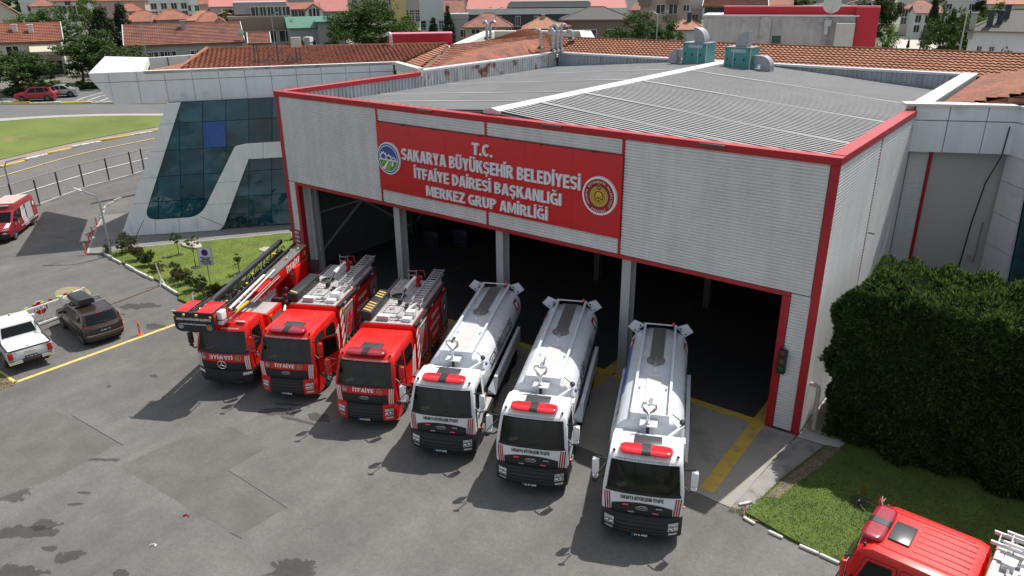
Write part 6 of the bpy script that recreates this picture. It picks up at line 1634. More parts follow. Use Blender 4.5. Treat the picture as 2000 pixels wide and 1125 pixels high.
# ------------------------------------------------------------------ cars. Local frame: nose at y=0 facing -Y
def car_wheel(parent, x, y, r=.33, w=.22, dark=False):
 sx = 1 if x > 0 else -1; b = MB()
 pr = [(r * .66, 0), (r * .85, -.012), (r, .025), (r, w - .03), (r * .7, w)]
 b.lathe([(q, -sx * h) for q, h in pr], (x, y, r), 'x', 20); o = b.build('wheel', tyre_mat, parent, 40)
 b = MB(); b.lathe([(r * .68, -sx * .02), (r * .62, -sx * .05), (r * .2, -sx * .06), (0, -sx * .03)], (x, y, r), 'x', 16); rr = b.build('rim', chassis_black if dark else rim_mat, o)
 b = MB()
 for k in range(5):
  t = k * 2 * math.pi / 5 + .3; b.bar((x - sx * .01, y, r), (x - sx * .01, y + r * .64 * math.cos(t), r + r * .64 * math.sin(t)), .07, .02)
 b.build('spokes', rim_mat, rr, 0)
 return o
class Body:
 """car body: lower outline and cabin outline in side view, narrowed above the belt line"""
 def __init__(s, L, hw, belt, top, tumble=.16, nose=.16, tail=.10):
  s.L, s.hw, s.belt, s.top, s.tumble, s.nose, s.tail = L, hw, belt, top, tumble, nose, tail
 def map(s, x, y, z):
  k = max(0.0, (z - s.belt) / (s.top - s.belt)); hw = s.hw * (1 - s.tumble * k)
  if z < .45: hw *= .97
  n = max(0.0, 1 - y / 1.1); r = max(0.0, 1 - (s.L - y) / .9)
  yy = y + s.nose * abs(x) ** 3 * n - s.tail * abs(x) ** 3.5 * r
  return (x * hw, yy, z)
 def shell(s, name, ring, m, parent, xs=(-1, -.97, -.88, -.6, -.3, 0, .3, .6, .88, .97, 1), wheels=(), rw=.4):
  cy = sum(p[0] for p in ring) / len(ring); cz = sum(p[1] for p in ring) / len(ring); b = MB(); n = len(ring)
  for x in xs:
   for y, z in ring:
    if abs(x) > .99: y += .04 if y < cy else -.04; z += .03 if z < cz else -.04
    b.v.append(s.map(x, y, z))
  for i in range(len(xs) - 1):
   for j in range(n): b.f.append((i * n + j, i * n + (j + 1) % n, (i + 1) * n + (j + 1) % n, (i + 1) * n + j)); b.m.append(0)
  b.f.append(tuple(range(n))[::-1]); b.f.append(tuple(range((len(xs) - 1) * n, len(xs) * n))); b.m += [0, 0]
  me = b.mesh(name, m, 0); bm = bmesh.new(); bm.from_mesh(me); bmesh.ops.recalc_face_normals(bm, faces=bm.faces); bm.to_mesh(me); bm.free()
  me.polygons.foreach_set('use_smooth', [True] * len(me.polygons)); me.set_sharp_from_angle(angle=R(32)); return link(name, me, parent)
 def side(s, name, sd, poly, m, parent, e=.008):
  b = MB(); b.add([(sd * (s.map(1, y, z)[0] + e), s.map(1, y, z)[1], z) for y, z in poly], [tuple(range(len(poly)))])
  me = b.mesh(name, m, 0); bm = bmesh.new(); bm.from_mesh(me); bm.normal_update(); bm.faces.ensure_lookup_table()
  if bm.faces[0].normal.x * sd < 0: bmesh.ops.reverse_faces(bm, faces=bm.faces)
  bm.to_mesh(me); bm.free(); return link(name, me, parent)
 def band(s, name, p, q, x0, x1, m, parent, e=.010, nx=8, ny=2, shrink=0.0):
  """patch across the body between two outline points (y,z)"""
  d = Vector((q[0] - p[0], q[1] - p[1])).normalized(); nn = Vector((-d.y, d.x)); b = MB()
  if name.startswith('rear') or p[0] > s.L * .6: nn = -nn if nn.x < 0 else nn
  else: nn = -nn if nn.x > 0 else nn
  def f(i, j):
   k = 1 - shrink * j; x = (x0 + x1) / 2 + (x1 - x0) * (i - .5) * k; y = p[0] + (q[0] - p[0]) * j; z = p[1] + (q[1] - p[1]) * j
   v = s.map(x, y, z); return (v[0], v[1] + nn.x * e, v[2] + nn.y * e)
  b.grid(f, nx, ny); me = b.mesh(name, m, 40); bm = bmesh.new(); bm.from_mesh(me); bm.normal_update()
  av = sum((f_.normal.y for f_ in bm.faces));
  if av * nn.x < 0: bmesh.ops.reverse_faces(bm, faces=bm.faces)
  bm.to_mesh(me); bm.free(); return link(name, me, parent)
def arches(body, parent, ys, r, m, hw):
 for sd in (-1, 1):
  for y in ys:
   b = MB(); n = 12
   pts = [(y + r * math.cos(math.pi * k / n), .30 + r * math.sin(math.pi * k / n)) for k in range(n + 1)] + [(y - r, .18), (y + r, .18)]
   body.side('wheel_arch', sd, pts, m, parent, .004)
def common(t, body, ys, r, plate_front=None):
 arches(body, t, ys, r + .07, chassis_black, body.hw)
 for sd in (-1, 1):
  for y in ys: car_wheel(t, sd * (body.hw + .015), y, r)
def mpv(loc, rz):
 t = thing('brown_mpv', 'brown people carrier with a black roof box seen from behind by the barrier', 'car', loc, rz, 'cars parked by the barrier')
 pm = mat('brown metallic', (.055, .038, .032), .28, .5, coat=.6, var=.04)
 B_ = Body(4.56, .90, .98, 1.66, .20, .22, .14)
 ring = [(.10, .28), (-.0, .45), (.02, .66), (.22, .84), (.95, 1.02), (1.75, 1.58), (2.2, 1.655), (3.6, 1.64), (4.12, 1.58), (4.42, 1.06), (4.53, .92), (4.56, .55), (4.46, .30)]
 B_.shell('body', ring, pm, t)
 B_.band('windscreen', (1.02, 1.07), (1.72, 1.55), -.86, .86, glass_dark, t); B_.band('rear_window', (4.395, 1.10), (4.14, 1.54), -.84, .84, glass_dark, t)
 for sd in (-1, 1):
  for nm, pl in (('front_door_window', [(1.35, 1.06), (1.88, 1.50), (2.36, 1.54), (2.36, 1.06)]), ('rear_door_window', [(2.43, 1.06), (2.43, 1.54), (3.2, 1.53), (3.3, 1.08)]), ('quarter_window', [(3.38, 1.09), (3.3, 1.52), (3.85, 1.49), (4.02, 1.18)])):
   B_.side(nm, sd, round_poly(pl, .05), glass_dark, t)
  b = MB()
  for y in (1.3, 2.40, 3.35): b.tube([(sd * (B_.map(1, y, z)[0] + .004), y, z) for z in (.42, .7, 1.0)], .006, 4)
  b.build('door_seam', chassis_black, t, 0)
  b = MB(); b.bx(sd * .90 - .012 if sd > 0 else -.925, sd * .90 + .025 if sd > 0 else -.888, 1.2, 3.5, .52, .58); b.build('side_moulding', chassis_black, t)
  b = MB(); b.box((sd * 1.0, 1.42, 1.08), (.20, .10, .14)); b.build('door_mirror', pm, t, bevel=.03)
  B_.side('tail_light', sd, round_poly([(4.2, 1.42), (4.28, 1.02), (4.40, .86), (4.40, 1.06), (4.28, 1.44)], .03), lens_dim, t, .012); B_.band('tail_lamp', (4.47, .90), (4.42, 1.06), .74 * sd, .99 * sd, lens_dim, t, .014, 3)
  B_.band('headlight', (.06, .68), (.2, .84), sd * .62, sd * .97, lamp_glass, t, .012, 3)
  for y in (2.2, 2.95):
   b = MB(); b.bx(sd * .70 - .04, sd * .70 + .04, y - .05, y + .05, 1.63, 1.72); b.build('rack_foot', chrome, t)
  b = MB(); b.tube([(sd * .70, 1.95, 1.64), (sd * .70, 3.7, 1.64)], .018, 6); b.build('roof_rail', chassis_black, t)
 b = MB(); b.bar((-.76, 2.2, 1.72), (.76, 2.2, 1.72), .07, .04); b.bar((-.76, 2.95, 1.72), (.76, 2.95, 1.72), .07, .04); b.build('roof_bar', chrome, t)
 B_.band('hatch_lamp', (4.14, 1.555), (4.12, 1.585), -.2, .2, lens_dim, t, .014, 3)
 text('maker_lettering', 'RENAULT', .36, .04, lambda u, v, w: (-u, 4.512 + .012, .93 + v), chrome, t, .01)
 b = MB(); b.tube([(0, 4.50, 1.0), (.05, 4.485, 1.05), (0, 4.475, 1.10), (-.05, 4.485, 1.05)], .011, 5, closed=True); b.build('diamond_badge', chrome, t)
 b = MB(); b.bx(-.26, .26, 4.545, 4.572, .74, .86); p = b.build('number_plate', plate_mat, t); b = MB(); b.bx(.205, .255, 4.573, 4.576, .745, .855); b.build('country_band', blue_mat, p); text('plate_lettering', '54 ABY 177', .42, .075, lambda u, v, w: (-u - .02, 4.578, .765 + v), txt_white, p, .02)
 b = MB(); b.grid(lambda i, j: (lambda v: (v[0], v[1] + .02, v[2]))(B_.map(-.95 + 1.9 * i, 4.57, .62 + .03 * j)), 10, 1, flip=True); b.build('bumper_strip', chrome, t, 0)
 b = MB(); b.grid(lambda i, j: (lambda v: (v[0], v[1] + .015, v[2]))(B_.map(-.9 + 1.8 * i, 4.5, .30 + .16 * j)), 10, 1, flip=True); b.build('rear_skirt', chassis_black, t, 0)
 b = MB(); b.tube([(-.3, 4.43, 1.14), (.1, 4.40, 1.2), (.28, 4.395, 1.22)], .012, 5); b.build('rear_wiper', chassis_black, t)
 common(t, B_, (.95, 3.72), .33)
 # the roof box is carried by the car: a thing of its own
 rb = thing('roof_box', 'ribbed black roof box strapped on the brown people carrier', 'roof box', t.location + Vector((0, 0, 0)), rz)
 b = MB(); sec = round_poly([(-.42, 1.76), (.42, 1.76), (.43, 1.90), (.34, 2.08), (-.34, 2.08), (-.43, 1.90)], .06); n = len(sec)
 st = [(1.35, .55, 1.86), (1.45, .8, 1.85), (1.75, .95, 1.87), (2.3, 1, 1.9), (3.0, 1, 1.9), (3.15, .95, 1.9), (3.2, .85, 1.9)]
 for y, k, zc in st:
  for x, z in sec: b.v.append((x * k + .18, y, 1.78 + (z - 1.76) * k if z < 1.9 else zc + (z - 1.9) * k * (.5 if y < 1.6 else 1)))
 for i in range(len(st) - 1):
  for j in range(n): b.f.append((i * n + j, (i + 1) * n + j, (i + 1) * n + (j + 1) % n, i * n + (j + 1) % n)); b.m.append(0)
 b.f += [tuple(range(n)), tuple(range((len(st) - 1) * n, len(st) * n))[::-1]]; b.m += [0, 0]
 me = b.mesh('box_shell', mat('roof box plastic', (.035, .037, .038), .42, var=.1), 40); bm = bmesh.new(); bm.from_mesh(me); bmesh.ops.recalc_face_normals(bm, faces=bm.faces); bm.to_mesh(me); bm.free(); sh = link('box_shell', me, rb)
 for x in (-.05, .08, .21, .34):
  b = MB(); b.tube([(x + .03, 1.9, 2.02), (x + .03, 2.3, 2.085), (x + .03, 3.0, 2.085)], .022, 5); b.build('lid_rib', hatch_mat, sh)
 return t
def pickup(loc, rz):
 t = thing('pickup_truck', 'white double cab pickup with a covered bed at the left edge', 'pickup', loc, rz, 'cars parked by the barrier')
 pm = mat('pickup white', (.74, .75, .76), .3, coat=.5, var=.03)
 B_ = Body(5.3, .925, 1.06, 1.80, .20, .24, .05)
 ring = [(.12, .42), (.0, .6), (.02, .95), (.25, 1.08), (1.35, 1.16), (2.05, 1.72), (2.5, 1.80), (3.3, 1.79), (3.52, 1.70), (3.72, 1.14), (3.74, 1.09), (5.22, 1.09), (5.25, 1.03), (5.22, .62), (5.1, .52)]
 B_.shell('body', ring, pm, t)
 B_.band('windscreen', (1.42, 1.2), (2.02, 1.68), -.86, .86, glass_dark, t); B_.band('rear_window', (3.70, 1.20), (3.545, 1.64), -.80, .80, glass_dark, t)
 for sd in (-1, 1):
  for nm, pl in (('front_door_window', [(1.65, 1.18), (2.15, 1.66), (2.6, 1.69), (2.6, 1.16)]), ('rear_door_window', [(2.68, 1.16), (2.68, 1.69), (3.3, 1.67), (3.45, 1.18)])): B_.side(nm, sd, round_poly(pl, .05), glass_dark, t)
  b = MB()
  for y in (1.55, 2.64, 3.55): b.tube([(sd * (B_.map(1, y, z)[0] + .004), y, z) for z in (.6, .8, 1.05)], .006, 4)
  b.build('door_seam', chassis_black, t, 0)
  b = MB(); b.tube([(sd * .76, 3.5, 1.62), (sd * .84, 3.75, 1.45), (sd * .88, 4.25, 1.12)], [.04, .05, .03], 6); b.build('styling_bar', chassis_black, t)
  b = MB(); b.bx(sd * .88 - .05, sd * .88 + .05, 3.78, 5.2, 1.085, 1.12); b.build('bed_rail', chassis_black, t, bevel=.015)
  b = MB(); b.box((sd * 1.04, 1.75, 1.22), (.22, .12, .2)); b.build('door_mirror', pm if sd < 0 else chassis_black, t, bevel=.03)
  b = MB(); b.bx(sd * .80 - .105, sd * .80 + .105, 5.19, 5.27, .68, 1.02); b.build('tail_light', lens_red if False else mat('tail light', (.42, .012, .02), .2, coat=.5), t, bevel=.03)
  b = MB(); b.bx(sd * .66 - .28, sd * .66 + .28, 5.18, 5.38, .48, .62); b.build('rear_bumper', chrome, t, bevel=.03)
 b = MB(); b.bx(-.84, .84, 3.76, 5.2, 1.092, 1.125); b.build('bed_cover', pm, t, bevel=.02); b = MB(); b.bx(-.84, .84, 5.20, 5.245, 1.06, 1.10); b.build('tailgate_edge', chassis_black, t)
 b = MB(); b.box((0, 5.1, 1.13), (.16, .04, .02)); b.build('cover_lock', chassis_black, t); b = MB(); b.bx(-.22, .22, 5.225, 5.262, .90, .97); b.build('handle', pm, t, bevel=.012); b = MB(); b.bx(-.2, .2, 5.225, 5.25, .975, .99); b.build('handle_slot', chassis_black, t)
 b = MB(); b.bx(-.40, .40, 5.16, 5.33, .46, .58); b.build('bumper_step', chassis_black, t, bevel=.02)
 b = MB(); b.bx(-.26, .26, 5.235, 5.262, .60, .72); p = b.build('number_plate', plate_mat, t); b = MB(); b.bx(.205, .255, 5.263, 5.266, .605, .715); b.build('country_band', blue_mat, p); text('plate_lettering', '41 ASA 781', .42, .075, lambda u, v, w: (-u - .02, 5.268, .625 + v), txt_white, p, .02)
 text('model_lettering', 'HILUX', .22, .04, lambda u, v, w: (.55 - u - 1.1, 5.25, .98 + v - .03), txt_grey, t, .01); text('maker_lettering', 'TOYOTA', .2, .035, lambda u, v, w: (.55 - u, 5.25, .95 + v), txt_grey, t, .01)
 b = MB(); b.sph((0, 2.5, 1.82), (.04, .06, .05), 8); b.build('aerial', chassis_black, t)
 common(t, B_, (1.0, 4.1), .38)
 return t
def hatch(name, label, group, loc, rz, pm, roof=None, L=4.42, h=1.62, estate=True):
 t = thing(name, label, 'car', loc, rz, group)
 B_ = Body(L, .90, .95, h, .20, .24, .14)
 if estate: ring = [(.10, .28), (.0, .5), (.02, .74), (.22, .90), (1.1, 1.0), (1.85, h - .08), (2.3, h), (3.5, h - .02), (4.0, h - .10), (L - .12, 1.05), (L, .9), (L, .5), (L - .12, .3)]
 else: ring = [(.10, .25), (.0, .45), (.02, .62), (.2, .74), (1.2, .90), (2.0, h - .05), (2.4, h), (3.0, h - .02), (3.7, .98), (L - .15, .92), (L, .8), (L, .45), (L - .12, .28)]
 B_.shell('body', ring, pm, t)
 if estate:
  B_.band('windscreen', (1.18, 1.06), (1.82, h - .1), -.86, .86, glass_dark, t); B_.band('rear_window', (L - .15, 1.1), (4.02, h - .13), -.82, .82, glass_dark, t)
  wins = [[(1.55, 1.02), (2.0, h - .14), (2.45, h - .11), (2.45, 1.0)], [(2.52, 1.0), (2.52, h - .11), (3.3, h - .13), (3.45, 1.02)], [(3.52, 1.05), (3.4, h - .14), (3.8, h - .18), (3.95, 1.12)]]
 else:
  B_.band('windscreen', (1.28, .95), (1.96, h - .08), -.86, .86, glass_dark, t); B_.band('rear_window', (3.64, 1.0), (3.06, h - .06), -.82, .82, glass_dark, t)
  wins = [[(1.6, .94), (2.1, h - .1), (2.5, h - .08), (2.5, .93)], [(2.57, .93), (2.57, h - .08), (2.95, h - .1), (3.4, .96)]]
 for sd in (-1, 1):
  for pl in wins: B_.side('side_window', sd, round_poly(pl, .05), glass_dark, t)
  b = MB(); b.box((sd * 1.0, 1.5, 1.04), (.2, .1, .14)); b.build('door_mirror', pm, t, bevel=.03)
  B_.band('tail_light', (L - .02, .84), (L - .10, 1.02), .6 * sd, .98 * sd, lens_dim, t, .014, 3); B_.band('headlight', (.04, .70), (.2, .86), sd * .6, sd * .97, lamp_glass, t, .012, 3)
  b = MB(); b.bx(sd * .88 - .02, sd * .88 + .025, 1.2, 3.2, .25, .42); b.build('sill', chassis_black, t)
 if roof:
  b = MB(); b.grid(lambda i, j: (lambda v: (v[0], v[1], v[2] + .012))(B_.map(-.93 + 1.86 * i, 1.95 + 2.0 * j, [h - .06, h, h + .0, h - .015, h - .10][int(round(j * 4))])), 8, 4); b.build('black_roof', roof, t, 50)
 b = MB(); b.bx(-.26, .26, L - .005, L + .012, .66, .77); b.build('number_plate', plate_mat, t)
 common(t, B_, (.92, L - .86), .34)
 return t
def fire_van(loc, rz):
 t = thing('fire_van', 'dark red fire service van with white side stripes at the left edge', 'van', loc, rz)
 B_ = Body(5.2, .96, 1.25, 2.28, .13, .30, .05)
 ring = [(.12, .35), (.0, .5), (.04, .88), (.25, 1.02), (.95, 1.20), (1.62, 1.86), (1.85, 1.93), (2.0, 2.12), (2.2, 2.27), (4.7, 2.27), (5.1, 2.15), (5.2, 1.2), (5.2, .5), (5.1, .38)]
 B_.shell('body', ring, van_red, t)
 b = MB(); b.grid(lambda i, j: (lambda v: (v[0], v[1], v[2] + .012))(B_.map(-.9 + 1.8 * i, 2.25 + 2.5 * j, 2.272)), 6, 3); b.build('faded_roof', mat('faded roof', (.52, .38, .34), .6, var=.08), t, 0)
 B_.band('windscreen', (1.02, 1.27), (1.60, 1.83), -.88, .88, glass_dark, t)
 for sd in (-1, 1):
  B_.side('front_door_window', sd, round_poly([(1.25, 1.30), (1.72, 1.82), (2.1, 1.84), (2.1, 1.28)], .05), glass_dark, t); B_.side('door_window', sd, round_poly([(2.2, 1.28), (2.2, 1.84), (2.75, 1.86), (2.75, 1.28)], .05), glass_dark, t)
  s = shutter(t, sd, 3.35, 4.35, .75, 1.95, .945, mat('van shutter', (.40, .41, .42), .5), 10)
  b = MB()
  for k in range(4):
   y = 2.5 + .17 * k; b.add([(sd * (B_.map(1, y_, z_)[0] + .012), y_, z_) for y_, z_ in ((y + .35, .50), (y + .43, .50), (y + .15, 1.22), (y + .05, 1.22))], [(0, 1, 2, 3) if sd > 0 else (3, 2, 1, 0)])
   b.add([(sd * (B_.map(1, y_, z_)[0] + .012), y_, z_) for y_, z_ in ((y + .05, 1.22), (y + .15, 1.22), (y + .42, 1.9), (y + .36, 1.9))], [(0, 1, 2, 3) if sd > 0 else (3, 2, 1, 0)])
  b.build('white_stripes', txt_white, t, 0)
  b = MB(); b.bx(sd * .93 - .02, sd * .93 + .02, 4.52, 4.88, 1.45, 1.85); e = b.build('red_emblem', trim_red, t); b = MB(); b.bx(sd * .952 - .003, sd * .952 + .003, 4.60, 4.80, 1.53, 1.77); b.build('emblem_field', txt_white, e)
  city_logo(t, lambda u, v, w, sd=sd: (sd * (.972 + w), 1.9 + sd * u, 1.0 + v), .10); crest(t, lambda u, v, w, sd=sd: (sd * (.972 + w), 1.45 + sd * u, 1.02 + v), .09)
  b = MB(); b.box((sd * 1.08, 1.32, 1.36), (.24, .12, .22)); b.build('door_mirror', chassis_black, t, bevel=.03)
  B_.band('headlight', (.03, .68), (.12, .94), sd * .58, sd * .92, lamp_glass, t, .012, 3); B_.band('indicator', (.06, .68), (.14, .94), sd * .92, sd * .99, amber, t, .014, 2)
  b = MB(); b.bx(sd * .9 - .03, sd * .9 + .09, 2.2, 5.15, .62, .68); b.build('side_rail', alu, t)
 b = MB(); b.grid(lambda i, j: (lambda v: (v[0], v[1] - .03, v[2]))(B_.map(-1 + 2 * i, .0, .35 + .28 * j)), 10, 2); b.build('front_bumper', black_plastic, t, 40)
 b = MB(); b.grid(lambda i, j: (lambda v: (v[0], v[1] - .012, v[2]))(B_.map(-.55 + 1.1 * i, .03, .70 + .2 * j)), 8, 2); b.build('grille', black_plastic, t, 40)
 for k in range(3):
  b = MB(); b.grid(lambda i, j, k=k: F_(i, j, k), 1, 4) if False else b.add([B_.map(u, .25 + .72 * f, 1.02 + .19 * f + .012) for f in (0, 1) for u in (.66 + .10 * k, .72 + .10 * k)], [(0, 1, 3, 2)]); b.build('bonnet_stripe', txt_white, t, 0)
 b = MB(); b.lathe([(.13, 0), (.13, .01), (0, .012)], (-.1, .6, 1.125), 'z', 16); b.build('bonnet_emblem', txt_white, t)
 b = MB(); b.bx(-.6, .6, 1.95, 2.1, 2.0, 2.16); b.build('light_bar', van_red, t, bevel=.04); b = MB(); b.bx(-.55, .55, 1.90, 2.03, 2.17, 2.22); b.build('roof_step', alu, t)
 common(t, B_, (1.05, 4.25), .34)
 return t
# ------------------------------------------------------------------ park the vehicles
tanker('tanker_truck', 'rightmost white water tanker with a blue panel nearest the right door post', (28.35, -9.0, .006), R(24), '54 B 4405', blue=True, monitor=0)
tanker('tanker_truck', 'middle white water tanker between the two central steel columns', (24.15, -9.0, .006), R(24.5), '54 B 4409', monitor=1)
tanker('tanker_truck', 'leftmost white water tanker parked beside the closed red fire engine', (20.35, -9.3, .006), R(25.5), '54 B 4400', monitor=2)
pumper('fire_engine', 'red crew cab fire engine with striped roof locker beside the white tankers', (16.5, -9.5, .006), R(27), '54 B 9075')
p2 = pumper('fire_engine', 'red crew cab fire engine with its cab door open beside the ladder truck', (12.35, -10.05, .006), R(27.5), '54 B 9070', box_stripe=True)
ladder_truck((9.45, -11.15, .006), R(28))
# swing open the viewer-side front door of that fire engine
KD = [o for o in p2.children if o.name.split('.')[0] == 'door' and o.data.vertices and sum(v.co.x for v in o.data.vertices) > 0]
for d in KD:
 piv = Vector((1.24, .42, 0)); M = Matrix.Translation(piv) @ Matrix.Rotation(R(-48), 4, 'Z') @ Matrix.Translation(-piv)
 d.matrix_local = M
 b = MB(); pl = round_poly([(.40, 1.05), (.34, 1.8), (.62, 2.70), (1.42, 2.74), (1.42, 1.45), (1.2, 1.05)], .05)
 cb_ = Cab(3.05, FORD, top=2.93)
 b.add([cb_.S(1, -.05)(y, z) for y, z in pl], [tuple(range(len(pl)))[::-1]]); b.build('inner_skin', black_plastic, d, 0)
 b = MB(); b.add([cb_.S(1, .020)(y, z) for y, z in pl], [tuple(range(len(pl)))]); o_ = b.build('door_opening', chassis_black, p2, 0)
t7 = pumper('fire_engine', 'red crew cab fire engine cut by the lower right frame corner on the lawn edge', (33.98, -7.72, .006), R(-94), '54 B 9061')
for o in [o for o in t7.children if o.name.split('.')[0] in ('roof_locker', 'round_grate', 'edge_rail')]:
 for c in list(o.children): bpy.data.objects.remove(c)
 bpy.data.objects.remove(o)
for o in [o for o in t7.children if o.name.split('.')[0] in ('ladder', 'ladder_strap')]:
 if o.name.startswith('ladder_'): bpy.data.objects.remove(o)
 else: o.location = (-1.5, -1.7, .12)
for k in range(7):
 b = MB(); x = -.72 + .24 * k; b.bx(x - .05, x + .05, 1.55, 2.8, 2.956, 2.968); b.build('roof_rib', red_paint, t7, bevel=.008, seg=1)
mpv((-3.87, -11.45, .006), R(-96))
pickup((-4.75, -14.5, .006), R(-98))
fire_van((-20.98, -9.0, 0), R(47))
hatch('grey_car', 'dark car of which only a wheel corner shows under the fire van', 'cars cut by the left frame edge', (-16.9, -13.6, 0), R(47), mat('dark car paint', (.03, .032, .035), .3, coat=.5))
hatch('grey_car', 'dark car whose black nose pokes in left of the barrier gate', 'cars cut by the left frame edge', (-10.0, -14.25, 0), R(95), mat('dark car paint', (.03, .032, .035), .3, coat=.5))
sv = Vector((-62.85, 9.6, 4.01)); sv2 = Vector((-60.39, 12.7, 3.96)); a_ = math.atan2(sv2.y - sv.y, sv2.x - sv.x)
hatch('red_suv', 'bright red crossover with black roof on the far street', 'cars parked along the far street', (sv.x, sv.y, sv.z + .06), a_ - math.pi / 2, mat('suv red', (.34, .012, .022), .3, coat=.5), roof=glass_dark)
sv = Vector((-63.56, 12.34, 4.05)); hatch('silver_car', 'silver saloon half hidden behind the red crossover', 'cars parked along the far street', (sv.x, sv.y, sv.z + .06), a_ - math.pi / 2 + .1, mat('silver paint', (.42, .44, .46), .3, .5, coat=.4), L=4.4, h=1.42, estate=False)
# ------------------------------------------------------------------ yard furniture
def post_light(p, h, lean, label, arm):
 t = thing('street_lamp', label, 'street lamp', p, 0, 'grey bent street lamps at the fire yard')
 b = MB(); b.tube([(0, 0, 0), (0, 0, h * .82), (arm[0] * .15, arm[1] * .15, h * .93), (arm[0], arm[1], h)], [.07, .06, .055, .045], 8); b.build('pole', steel, t)
 d = Vector((arm[0], arm[1], .35)).normalized(); q = Vector((arm[0], arm[1], h)); b = MB(); b.bar(q - d * .05, q + d * .5, .14, .07); b.build('lamp_head', alu, t, bevel=.02)
 b = MB(); b.bx(-.12, .12, -.12, .12, 0, .04); b.build('base_plate', steel, t)
post_light((-12.19, -5.4, -0), 4.35, 0, 'grey bent street lamp in the lawn corner by the glass wing', (-.95, -.55))
lp = Vector((-28.29, -4.79, 0.59)); post_light((lp.x, lp.y, lp.z), 3.7, 0, 'grey bent street lamp behind the fire van by the road', (1.0, .9))
fence = thing('mesh_fence', 'row of dark green fence posts between yard and ring road', 'fence')
fp = [Vector(p) for p in ((-25.81, -8.83, 0.26), (-26.65, -6.83, 0.39), (-27.36, -5.14, 0.5), (-27.09, -3.48, 0.52), (-27.8, -1.57, 0.65), (-28.52, 0.64, 0.79), (-28.68, 2.82, 0.88), (-28.92, 5.03, 0.99), (-29.14, 6.19, 1.05), (-29.32, 8.63, 1.17), (-29.01, 11.01, 1.25))]
green_post = mat('green fence post', (.02, .045, .032), .5)
for p in fp:
 b = MB(); b.bx(-.045, .045, -.045, .045, 0, 2.0); b.bx(-.05, .05, -.05, .05, 2.0, 2.03); o = b.build('post', green_post, fence); o.location = p
b = MB()
for z in (.05, 1.0, 1.95):
 for a, c in zip(fp, fp[1:]): b.bar(a + Vector((0, 0, z)), c + Vector((0, 0, z)), .005)
b.build('wire', steel, fence, 0)
b = MB()
for a, c in zip(fp, fp[1:]): b.bar(a + Vector((0, 0, .04)), c + Vector((0, 0, .04)), .22, .16)
b.build('footing', kerb_grey, fence, 0)
def bollard(p, label, group, h=.78):
 t = thing('flexible_bollard', label, 'bollard', p, random.uniform(0, 6), group)
 b = MB(); b.lathe([(.17, 0), (.15, .04), (.06, .06)], (0, 0, 0), 'z', 16); b.build('base', orange_mat, t)
 b = MB(); b.lathe([(.045, .05), (.045, h - .02), (.03, h), (0, h)], (0, 0, 0), 'z', 12); b.build('post', orange_mat, t)
 for z in (h * .50, h * .68, h * .86):
  b = MB(); b.lathe([(.047, z), (.047, z + .055)], (0, 0, 0), 'z', 12); b.build('reflective_band', txt_white if z > .6 else txt_grey, t)
bollard((0.93, -10.48, -0), 'orange flexible bollard standing alone beside the yellow parking line', 'orange bollards in the yard')
bollard((-1.28, -10.34, -0), 'orange flexible bollard half hidden behind the brown people carrier', 'orange bollards in the yard')
for k, (p, s) in enumerate((((-13.77, -6.29, -0), 'nearest of the orange bollards along the wing pavement'), ((-15.7, -5.12, -0), 'second orange bollard counted from the lawn corner along the pavement'), ((-17.48, -4.06, -0), 'third orange bollard from the lawn corner along the pavement'), ((-19.59, -2.77, -0), 'farthest orange bollard along the wing pavement near the door step'))):
 bollard(p, s, 'orange bollards along the pavement')
# barrier gate with the stop disc
gate = thing('sliding_gate', 'white railed sliding gate with a red stop sign behind the parked cars', 'gate')
ga, gb = Vector((-4.04, -16.11, 1)), Vector((-4.48, -11.68, 1)); gc = Vector((-5.14, -10.21, 1)); ga.z = gb.z = gc.z = 0
gate_w = mat('gate white', (.70, .70, .68), .5, var=.06)
b = MB(); up = Vector((0, 0, 1.05))
b.bar(ga + up, gb + up, .07); b.bar(ga + Vector((0, 0, .12)), gb + Vector((0, 0, .12)), .09); b.bar(gb + up * 1.0, gc + up, .06); b.bar(gb + Vector((0, 0, .12)), gc + Vector((0, 0, .12)), .06); b.build('rail', gate_w, gate, 0)
for k in range(17):
 p = ga.lerp(gb, k / 16); b = MB(); w = .12 if k == 16 else .022
 b.bx(p.x - w / 2, p.x + w / 2, p.y - w / 2, p.y + w / 2, .05, 1.06 if k < 16 else 1.2); b.build('upright', gate_w, gate, 0)
b = MB(); b.bx(gc.x - .04, gc.x + .04, gc.y - .04, gc.y + .04, 0, 1.05); b.build('upright', gate_w, gate, 0)
for k in range(14):
 p = ga.lerp(gc, (k + .5) / 14) + Vector((0, 0, 1.06)); d = (gc - ga).normalized() * .09
 b = MB(); b.bar(p - d, p + d, .085, .075); b.build('reflector', dark_red if k % 2 else mat('lime reflector', (.45, .60, .08), .4), gate, 0)
sp = Vector((-5.06, -12.57, 0.72)); gd = (gb - ga).normalized(); gn = Vector((gd.y, -gd.x, 0))
st = thing('stop_sign', 'octagonal red DUR stop sign hung on the white sliding gate', 'sign')
def GM(u, v, w): q = Vector((sp.x, sp.y, 0)) + gd * u + gn * (.06 + w); return (q.x, q.y, .72 + v)
for r_, w_, m_ in ((.40, .02, txt_white), (.37, .026, mat('stop red', (.36, .012, .02), .4))):
 b = MB(); pts = [(r_ * math.cos(math.pi / 8 + k * math.pi / 4), r_ * math.sin(math.pi / 8 + k * math.pi / 4)) for k in range(8)]
 vs = [GM(x, y, w_) for x, y in pts] + [GM(x, y, 0) for x, y in pts]; b.add(vs, [tuple(range(8)), tuple(range(8, 16))[::-1]] + [(k, 8 + k, 8 + (k + 1) % 8, (k + 1) % 8) for k in range(8)]); b.build('sign_face' if r_ < .4 else 'sign_rim', m_, st, 0)
